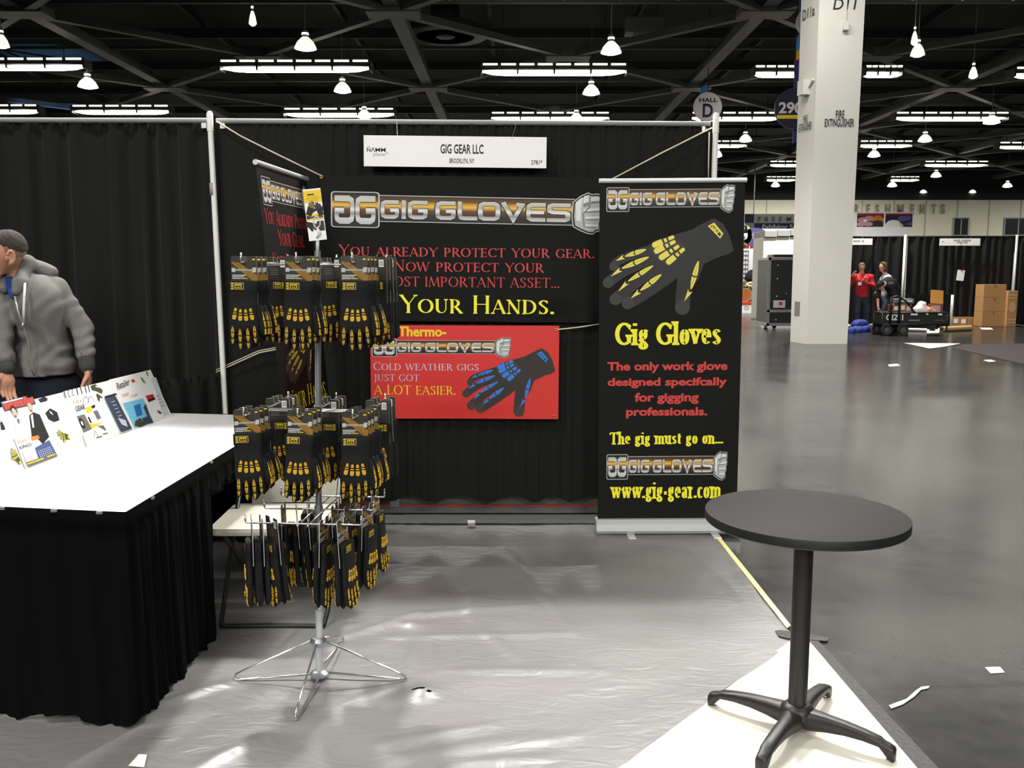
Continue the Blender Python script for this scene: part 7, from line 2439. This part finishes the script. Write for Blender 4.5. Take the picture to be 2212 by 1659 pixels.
m.build('frame', CARD_WHITE, pb)
e = lambda cx, cy, rx, ry, n=14: ell(cx, cy, rx, ry, n)
poster_cells(pb, w, h, [((.02, .02, .485, .93), [(1, [(0, .84), (1, .84), (1, 1), (0, 1)]), (2, e(.2, .5, .18, .22)), (2, e(.45, .62, .2, .2)), (2, e(.15, .2, .16, .16)), (2, e(.42, .22, .18, .16)), (4, e(.3, .45, .08, .1)), (3, e(.78, .52, .22, .32)), (0, [(.6, .0), (.95, .0), (.95, .42), (.78, .5), (.6, .42)])]),
                       ((.515, .02, .985, .93), [(7, [(0, 0), (1, 0), (1, 1), (0, 1)]), (1, [(0, .88), (1, .88), (1, 1), (0, 1)]), (5, [(.4, .3), (.95, .5), (.95, .8), (.5, .8)]), (4, ell(.3, .0, .32, .52, 20, 0, 180)), (6, [(.5, .3), (.62, .25), (.7, .05), (.55, .05)]), (5, [(.7, .2), (.98, .1), (.98, .4)])])])
for xx in (.02, w * .9 - .1):
    m = MB(); m.tube([(xx, zl0, -.1), (xx, -a.z, -.1)], .05, 8); m.build('support_post', ALU, pb, smooth=True)

DY_ = 33.0
dg_ = at_z(1620, 677)
DY_ = dg_.y
db = thing('drum_stage', 'white drum riser with red top across the aisle', 'stage', (dg_.x, DY_, 0))
xa, xb = px_(1560, DY_) - dg_.x, px_(1656, DY_) - dg_.x
zs = at_y(1620, 659, DY_).z; zr_ = at_y(1620, 652, DY_).z
m = MB(); m.box(((xa + xb) / 2, .9, zs / 2), (xb - xa, 1.8, zs), bev=.01); m.build('riser', CARD_WHITE, db)
m = MB(); m.box(((xa + xb) / 2, .9, (zs + zr_) / 2), (xb - xa + .03, 1.83, zr_ - zs), bev=.01); m.build('red_top', mat('orange_red_top', (206, 62, 34), .5), db)
m = MB()
sans(m, 'New', px_(1612, DY_) - dg_.x, at_y(1620, 664.5, DY_).z, px_(1624, DY_) - dg_.x, at_y(1620, 660.5, DY_).z, 0, 0, bold=.01, shear=.2)
strip(m, [(px_(1612, DY_) - dg_.x, at_y(1620, 666, DY_).z), (px_(1618, DY_) - dg_.x, at_y(1620, 669.5, DY_).z), (px_(1624, DY_) - dg_.x, at_y(1620, 666, DY_).z)], .02, .001, 0)
o = m.build('lettering', [INK_GREY], db); o.rotation_euler = (R(90), 0, 0); o.location = (0, -.012, 0)
# drum kit
GOLDM = mat('gold_cymbal', (224, 178, 84), .25, metal=.9)
SPARK = mat('silver_sparkle_shell', (176, 160, 128), .2, metal=.7, vary=(40, .6))
COPPER = mat('copper_shell', (196, 120, 66), .25, metal=.6)
def dpt(px, py, dy=.5): return at_y(px, py, DY_ + dy)
kit = thing('drum_kit', 'gold and silver drum kit on the red topped riser', 'drum kit', (dpt(1612, 652).x, DY_ + .7, zr_))
ko = kit.location
def kl(px, py, dy=.7): return at_y(px, py, DY_ + dy) - ko
def drum(c, r, d, axis, name, material, heads=True):
    m = MB(); ax = Vector(axis).normalized()
    pts_ = [c - ax * d / 2, c + ax * d / 2]
    m.tube(pts_, r, 24)
    o = m.build(name, material, kit, smooth=True, angle=40)
    mm = MB()
    for s in (-1, 1):
        mm.tube([c + ax * s * d / 2, c + ax * s * (d / 2 + .02)], r * 1.04, 24)
    mm.build('hoop', CHROME, o, smooth=True, angle=40)
    hd = MB()
    hd.tube([c - ax * (d / 2 + .021), c - ax * (d / 2 + .024)], r * .94, 24)
    hd.build('drum_head', COPPER if name == 'bass_drum' else mat('pale_drum_head', (210, 196, 170), .4), o)
bc = kl(1606, 640); 
r_b = (bc.z)
drum(Vector((bc.x, -.2, max(.25, r_b))), max(.25, r_b - .03), .4, (.25, 1, 0), 'bass_drum', SPARK)
for px, py, r in ((1598, 622, .19), (1622, 622, .20), (1637, 626, .20)):
    c = kl(px, py); drum(c + Vector((0, .0, 0)), r, .28, (.1, .45, -1), 'tom_drum', SPARK)
c = kl(1638, 641); drum(Vector((c.x, -.1, .36)), .24, .42, (0, .1, -1), 'floor_tom', SPARK)
c = kl(1628, 638); drum(Vector((c.x, -.3, .40)), .17, .16, (0, .2, -1), 'snare_drum', GOLDM)
for px, py, r in ((1596, 610, .26), (1630, 612, .26), (1645, 618, .24), (1610, 615, .2)):
    c = kl(px, py)
    m = MB(); q = Matrix.Rotation(R(18), 3, 'X')
    l_ = MB().lathe([(.0, .03), (.05, .025), (.07, .008), (r, 0), (r, -.004), (.07, .004), (0, .024)], 24)
    m.add([c + q @ Vector(v) for v in l_.v], l_.f)
    cy_ = m.build('cymbal', GOLDM, kit, smooth=True)
    m = MB(); m.tube([c, Vector((c.x + .03, c.y + .05, .02))], .012, 8); m.tube([Vector((c.x - .2, c.y, .01)), Vector((c.x + .03, c.y + .05, .2))], .01, 6); m.tube([Vector((c.x + .25, c.y + .1, .01)), Vector((c.x + .03, c.y + .05, .2))], .01, 6)
    m.build('cymbal_stand', CHROME, cy_, smooth=True)
# black bent figure-like cover behind the kit is a covered stool
lump('covered_seat', 'black covered drum throne behind the gold drum kit', 'seat', [cone(dpt(1624, 598, 1.5), dpt(1642, 606, 1.5), .26, .22, .1), cone(dpt(1630, 610, 1.5), Vector((dpt(1630, 610, 1.5).x, dpt(1630, 610, 1.5).y, zr_ + .2)), .2, .16, .1)], mat('black_cover_cloth', (32, 34, 42), .8), disp=wrinkle(.02, 12), h=.03)
# back wall of the drum booth: grid panel, white wall, posters
BYb = DY_ + 2.4
t = thing('booth_back_wall', 'white drum booth back wall with poster strip across the top', 'booth wall', (px_(1610, BYb), BYb, 0))
bo = px_(1610, BYb)
bx0, bx1 = px_(1540, BYb) - bo, px_(1760, BYb) - bo
ztp, zp0 = at_y(1610, 494, BYb).z, at_y(1610, 536, BYb).z
m = MB(); m.box(((bx0 + bx1) / 2, .1, ztp / 2), (bx1 - bx0, .16, ztp), bev=.02); m.build('panel', CARD_WHITE, t)
m = MB()
gx0, gx1 = px_(1575, BYb) - bo, px_(1618, BYb) - bo
for i in range(9): m.tube([(gx0 + (gx1 - gx0) * i / 8, -.02, .6), (gx0 + (gx1 - gx0) * i / 8, -.02, zp0 - .1)], .018, 6)
for i in range(11): m.tube([(gx0, -.02, .6 + (zp0 - .7) * i / 10), (gx1, -.02, .6 + (zp0 - .7) * i / 10)], .018, 6)
m.build('grid_panel', mat('grey_grid_wire', (140, 140, 144), .4), t)
m = MB()
for a_, b_, mi in ((1540, 1619, 4), (1621, 1655, 7), (1663, 1760, 0)):
    u0, u1 = px_(a_, BYb) - bo, px_(b_, BYb) - bo
    m.rect(u0, zp0, u1, ztp - .1, 0, mi if mi != 4 else 5)
    m.rect(u0, ztp - .34, u1, ztp - .1, .004, 1); m.rect(u0, zp0, u1, zp0 + .2, .004, 1)
u = lambda px: px_(px, BYb) - bo
zz_ = lambda py: at_y(1610, py, BYb).z
m.poly(ell(u(1607), zz_(508), .32, .4, 20), .008, 6); m.poly(ell(u(1607), zz_(508), .15, .2, 16), .012, 4)
m.rect(u(1596), zz_(530), u(1602), zz_(505), .008, 3)
m.poly(ell(u(1632), zz_(512), .5, .36, 20), .008, 5); m.poly(ell(u(1641), zz_(526), .18, .2, 16), .012, 4)
for i in range(4): strip(m, [(u(1624 + 4 * i), zz_(508)), (u(1627 + 4 * i), zz_(505)), (u(1628 + 4 * i), zz_(516))], .06, .012, 2)
o = m.build('poster_print', [MATS[k] for k in ('poster_dark', 'poster_band_red', 'poster_rose', 'poster_amber', 'poster_white', 'poster_violet', 'poster_lime', 'poster_night')], t); o.rotation_euler = (R(90), 0, 0); o.location = (0, 0.0, 0)
l = bpy.data.lights.new('drum_booth_light', 'SPOT'); l.energy = 900; l.spot_size = R(110); l.shadow_soft_size = .2
o = bpy.data.objects.new('drum_booth_light', l); COL.objects.link(o); o.location = (px_(1612, DY_), DY_ - 1.2, 5.2); o.rotation_euler = (R(25), 0, 0)
t = thing('stage_lamp', 'small spotlight with violet white glare hung over the drum posters', 'lamp', at_y(1607, 498, BYb - .6))
MB().lathe([(.05, .2), (.12, .16), (.14, -.08), (.12, -.1)], 14).build('housing', BLACK_METAL, t, smooth=True)
MB().lathe([(0, -.09), (.11, -.085)], 14).build('lens', mat('lamp_lens_glow', (215, 225, 255), .4, emit=25), t)
MB().tube([(0, .0, .18), (0, .6, .25)], .02, 8).build('arm', ALU, t)
# pale box room behind the road case
CYb = 28.5
t = thing('white_kiosk', 'plain white kiosk with grey block roof behind the black road case', 'kiosk', (px_(1690, CYb), CYb, 0))
k0, k1 = px_(1650, CYb) - px_(1690, CYb), px_(1790, CYb) - px_(1690, CYb)
h1 = at_y(1660, 512, CYb).z; h2 = at_y(1660, 499, CYb).z
m = MB(); m.box(((k0 + k1) / 2, .6, h1 / 2), (k1 - k0, 1.2, h1), bev=.02); m.build('wall_panel', mat('warm_white_panel', (246, 240, 232), .6), t)
m = MB()
for i in range(5): m.box((k0 + (k1 - k0) * (i + .5) / 5, .55, (h1 + h2) / 2 + .02 * i), ((k1 - k0) / 5 - .01, 1.3, h2 - h1), bev=.01)
m.build('roof_block', mat('grey_roof_block', (160, 162, 158), .6), t)
# road case
gc = at_z(1655, 711); CY2 = gc.y
x0, x1 = gc.x, px_(1790, CY2)
zt2 = at_y(1655, 556, CY2).z
t = thing('road_case', 'tall black road case with metal edges on casters left of the white column', 'road case', ((x0 + x1) / 2, CY2, 0))
w2 = (x1 - x0) / 2
zb0 = at_y(1655, 704, CY2).z
m = MB(); m.box((0, .55, (zt2 + zb0) / 2), (2 * w2 - .04, 1.1, zt2 - zb0 - .04)); m.build('panel', mat('black_case_laminate', None, .45, lin_rgb=(.016, .016, .017)), t)
m = MB()
zmid = at_y(1655, 672, CY2).z
ed = .075
for z in (zb0 + ed / 2, zmid, zt2 - ed / 2): m.box((0, -.005, z), (2 * w2, .03, ed), bev=.006)
for x in (-w2 + ed / 2, w2 - ed / 2):
    m.box((x, -.005, (zb0 + zt2) / 2), (ed, .03, zt2 - zb0), bev=.006)
    m.box((x, .55, zt2 - ed / 2), (ed, 1.12, ed), bev=.006); m.box((x, .55, zb0 + ed / 2), (ed, 1.12, ed), bev=.006)
m.build('edge_extrusion', mat('worn_aluminium', (150, 150, 148), .4, metal=.5), t)
m = MB(); m.box((-w2 + .32, -.02, at_y(1655, 657, CY2).z), (.32, .02, .2), bev=.03); m.build('butterfly_latch', ALU, t)
m = MB(); m.box((-w2 + .35, -.035, at_y(1655, 657, CY2).z + .02), (.08, .012, .08)); m.build('red_tag', mat('red_tag_ink', (190, 30, 50), .5), t)
m = MB()
for py in (573, 602, 640, 691):
    m.ball((-w2 + .25, -.008, at_y(1655, py, CY2).z), .02, 8, 6)
for k in range(5): m.ball((-w2 + .5 + .2 * k, -.008, at_y(1655, 634, CY2).z), .014, 8, 6)
m.build('rivet', ALU, t)
for x in (-w2 + .25, w2 - .25):
    for yy in (.15, .95):
        q = Matrix.Rotation(R(90), 3, 'Y')
        l_ = MB().lathe([(.03, -.03), (.08, -.03), (.085, 0), (.08, .03), (.03, .03)], 16)
        m = MB(); m.add([Vector((x, yy, .085)) + q @ Vector(v) for v in l_.v], l_.f); m.box((x, yy, zb0 - .01), (.1, .1, .06))
        m.build('caster', BLACK_METAL, t, smooth=True, angle=40)
t = thing('black_board', 'flat black board lying on top of the road case', 'board', (px_(1712, CY2), CY2 + .4, zt2))
MB().box((0.35, 0, .04), (1.6, .6, .08), bev=.01).build('slab', BLACK_METAL, t)
# service desk sign high on the far wall side
SYs = 62.0
a = at_y(1608, 512, SYs); b = at_y(1800, 462, SYs)
sg = frame(bpy.data.objects.new('service_sign', None), a, (1, 0, 0)); COL.objects.link(sg)
tag(sg, 'large grey and navy exhibitor service sign near the far wall', 'sign')
f = panel_px(sg, SYs)
w, h = b.x - a.x, b.z - a.z
m = MB(); m.prism([(0, 0), (w, 0), (w, h), (0, h)], -.15, 0); m.build('board', mat('sign_light_grey', (176, 178, 180), .5), sg)
m = MB()
def frect(x0_, y0_, x1_, y1_, mi, z=.03):
    p, q = f(x0_, y1_), f(x1_, y0_); m.rect(p[0], p[1], q[0], q[1], z, mi)
frect(1608, 462, 1628.6, 481, 0); frect(1628.6, 482, 1800, 512, 0)
for txt, x0_, x1_, y0_, y1_, mi in (('F', 1637, 1644, 468, 477, 1), ('R', 1652, 1660, 468, 477, 1), ('E', 1667, 1674, 468, 477, 1), ('E', 1682, 1689, 468, 477, 1), ('M', 1698, 1709, 468, 477, 1), ('A', 1715, 1724, 468, 477, 1), ('N', 1731, 1740, 468, 477, 1), ('Exhibitor Services', 1646, 1754, 485, 495, 2)):
    p, q = f(x0_, y1_), f(x1_, y0_)
    sans(m, txt, p[0], p[1], q[0], q[1], .06, mi, bold=.02)
m.build('lettering', [INK_NAVY, INK_GREY, INK_WHITE], sg)
m = MB()
for u_ in (.1, .9): m.tube([(w * u_, h, -.08), (w * u_, 11.0 - a.z, -.08)], .03, 6)
m.build('hanging_wire', BLACK_METAL, sg)
# big letters on the far wall
LY = FARY - .12
for ch, cx in zip('REFRESHMENTS', [1736, 1761, 1786, 1811, 1846, 1874, 1894, 1918, 1944, 1968, 1991, 2014, 2037][1:]):
    pass
let = [('R', 1754), ('E', 1778), ('F', 1801), ('R', 1824), ('E', 1848), ('S', 1874) , ('E', 1874)]
for ch, a_, b_ in (('E', 1870, 1879), ('S', 1889.5, 1899), ('H', 1911, 1923), ('M', 1936, 1952), ('E', 1965, 1974), ('N', 1985, 1996), ('T', 2011, 2021), ('S', 2031, 2041), ('R', 1845, 1856), ('F', 1822, 1832), ('E', 1800, 1810), ('R', 1776, 1787)):
    p, q = at_y(a_, 462, LY), at_y(b_, 441, LY)
    t = frame(bpy.data.objects.new('wall_letter', None), p, (1, 0, 0)); COL.objects.link(t)
    m = MB(); sans(m, ch, 0, 0, q.x - p.x, q.z - p.z, .0, 0, bold=.05); m.build('letter_face', [mat('wall_letter_grey', (122, 120, 106), .6)], t)
    n_ = {'1870': 'first', }.get(str(a_), '')
    where = {1870: 'E right of the column, first visible', 1889.5: 'S between the first E and the H', 1911: 'H in the middle of the word', 1936: 'M in the middle of the word', 1965: 'E between M and N', 1985: 'N before the T', 2011: 'T second from the end', 2031: 'S at the end of the word', 1845: 'R hidden at the column edge', 1822: 'F hidden behind the column', 1800: 'E hidden behind the column', 1776: 'R at the start of the word'}[a_]
    tag(t, 'big grey wall letter %s' % where, 'letter', 'REFRESHMENTS lettering on the far wall')

# ------------------------------------------------------------------ hanging hall banners and round signs
def hang_sign(pxc, pyc, rpx, y, label, face, rim, lines, tail, tailmats):
    c = at_y(pxc, pyc, y)
    r = rpx * y / FPX
    t = frame(bpy.data.objects.new('hanging_banner', None), c, (1, 0, 0)); COL.objects.link(t)
    tag(t, label, 'hanging sign')
    m = MB(); m.prism(ell(0, 0, r, r, 48), -.03, .03); m.build('disc', face, t)
    m = MB(); strip(m, ell(0, 0, r * .985, r * .985, 48), r * .03, .034, 0, closed=True)
    k = 1
    for txt, x0_, x1_, y0_, y1_, mi in lines:
        p0, p1 = at_y(x0_, y1_, y) - c, at_y(x1_, y0_, y) - c
        sans(m, txt, p0.x, p0.z, p1.x, p1.z, .036, mi, bold=.03)
    m.build('lettering', [rim, INK_BLACK, INK_NAVY, INK_WHITE, INK_GOLD], t)
    m = MB()
    for k, (mi, pts) in enumerate(tail):
        q = [at_y(a, b, y) - c for a, b in pts]
        q = [(v.x, v.z) for v in q]
        ar = sum(q[i][0] * q[(i + 1) % len(q)][1] - q[(i + 1) % len(q)][0] * q[i][1] for i in range(len(q)))
        m.prism(q if ar > 0 else q[::-1], -.09, -.055 + .004 * k, mi)
    m.build('streamer', tailmats, t)
    m = MB(); top_ = max((at_y(a, b, y) - c).z for _, pts in tail for a, b in pts)
    m.tube([(0, r * .9, -.06), (0, 11.0 - c.z, -.06)], .015, 6); m.build('hanging_wire', BLACK_METAL, t)
SKYB = mat('banner_sky_blue', (64, 150, 220), .6); ORG = mat('banner_orange', (240, 170, 50), .6); IND = mat('banner_indigo', (46, 48, 112), .6); PINK = mat('banner_pale_pink', (236, 200, 214), .6)
hang_sign(1528.5, 231, 30, 34.0, 'round white HALL D sign hanging over the right back corner of the booth', mat('pale_lilac_disc', (244, 240, 252), .5), PINK, [('HALL', 1510, 1549.5, 212, 221, 1), ('D', 1517, 1540, 224, 254, 2)],
          [(0, [(1513, 202), (1514, 190), (1530, 178), (1530, 202)]), (1, [(1514, 258), (1524, 258), (1524, 268), (1516, 267)])], [SKYB, ORG])
hang_sign(1716, 235, 42, 24.0, 'round navy sign numbered 290 hanging just left of the white column', mat('navy_disc', (17, 18, 46), .5), mat('navy_rim', (44, 46, 92), .5), [('290', 1681, 1733, 221, 246, 3), ('_', 1677, 1757, 249, 257, 4)],
          [(0, [(1718, 130), (1742, 120), (1742, 290), (1735, 302), (1714, 309)]), (1, [(1721, 112), (1742, 88), (1742, 120), (1720, 130)]), (2, [(1722, 80), (1742, 72), (1742, 90), (1721, 112)])], [IND, ORG, SKYB])
hang_sign(1752, 48, 31, 23.0, 'round pale sign with key symbols, mostly hidden behind the top of the column', mat('pale_grey_disc', (236, 234, 238), .5), PINK, [('F', 1737, 1743, 20, 30, 1)],
          [(0, [(1728, 28), (1728, -10), (1748, -20), (1748, 28)]), (0, [(1726, 100), (1727, 72), (1742, 78), (1742, 88)])], [SKYB])
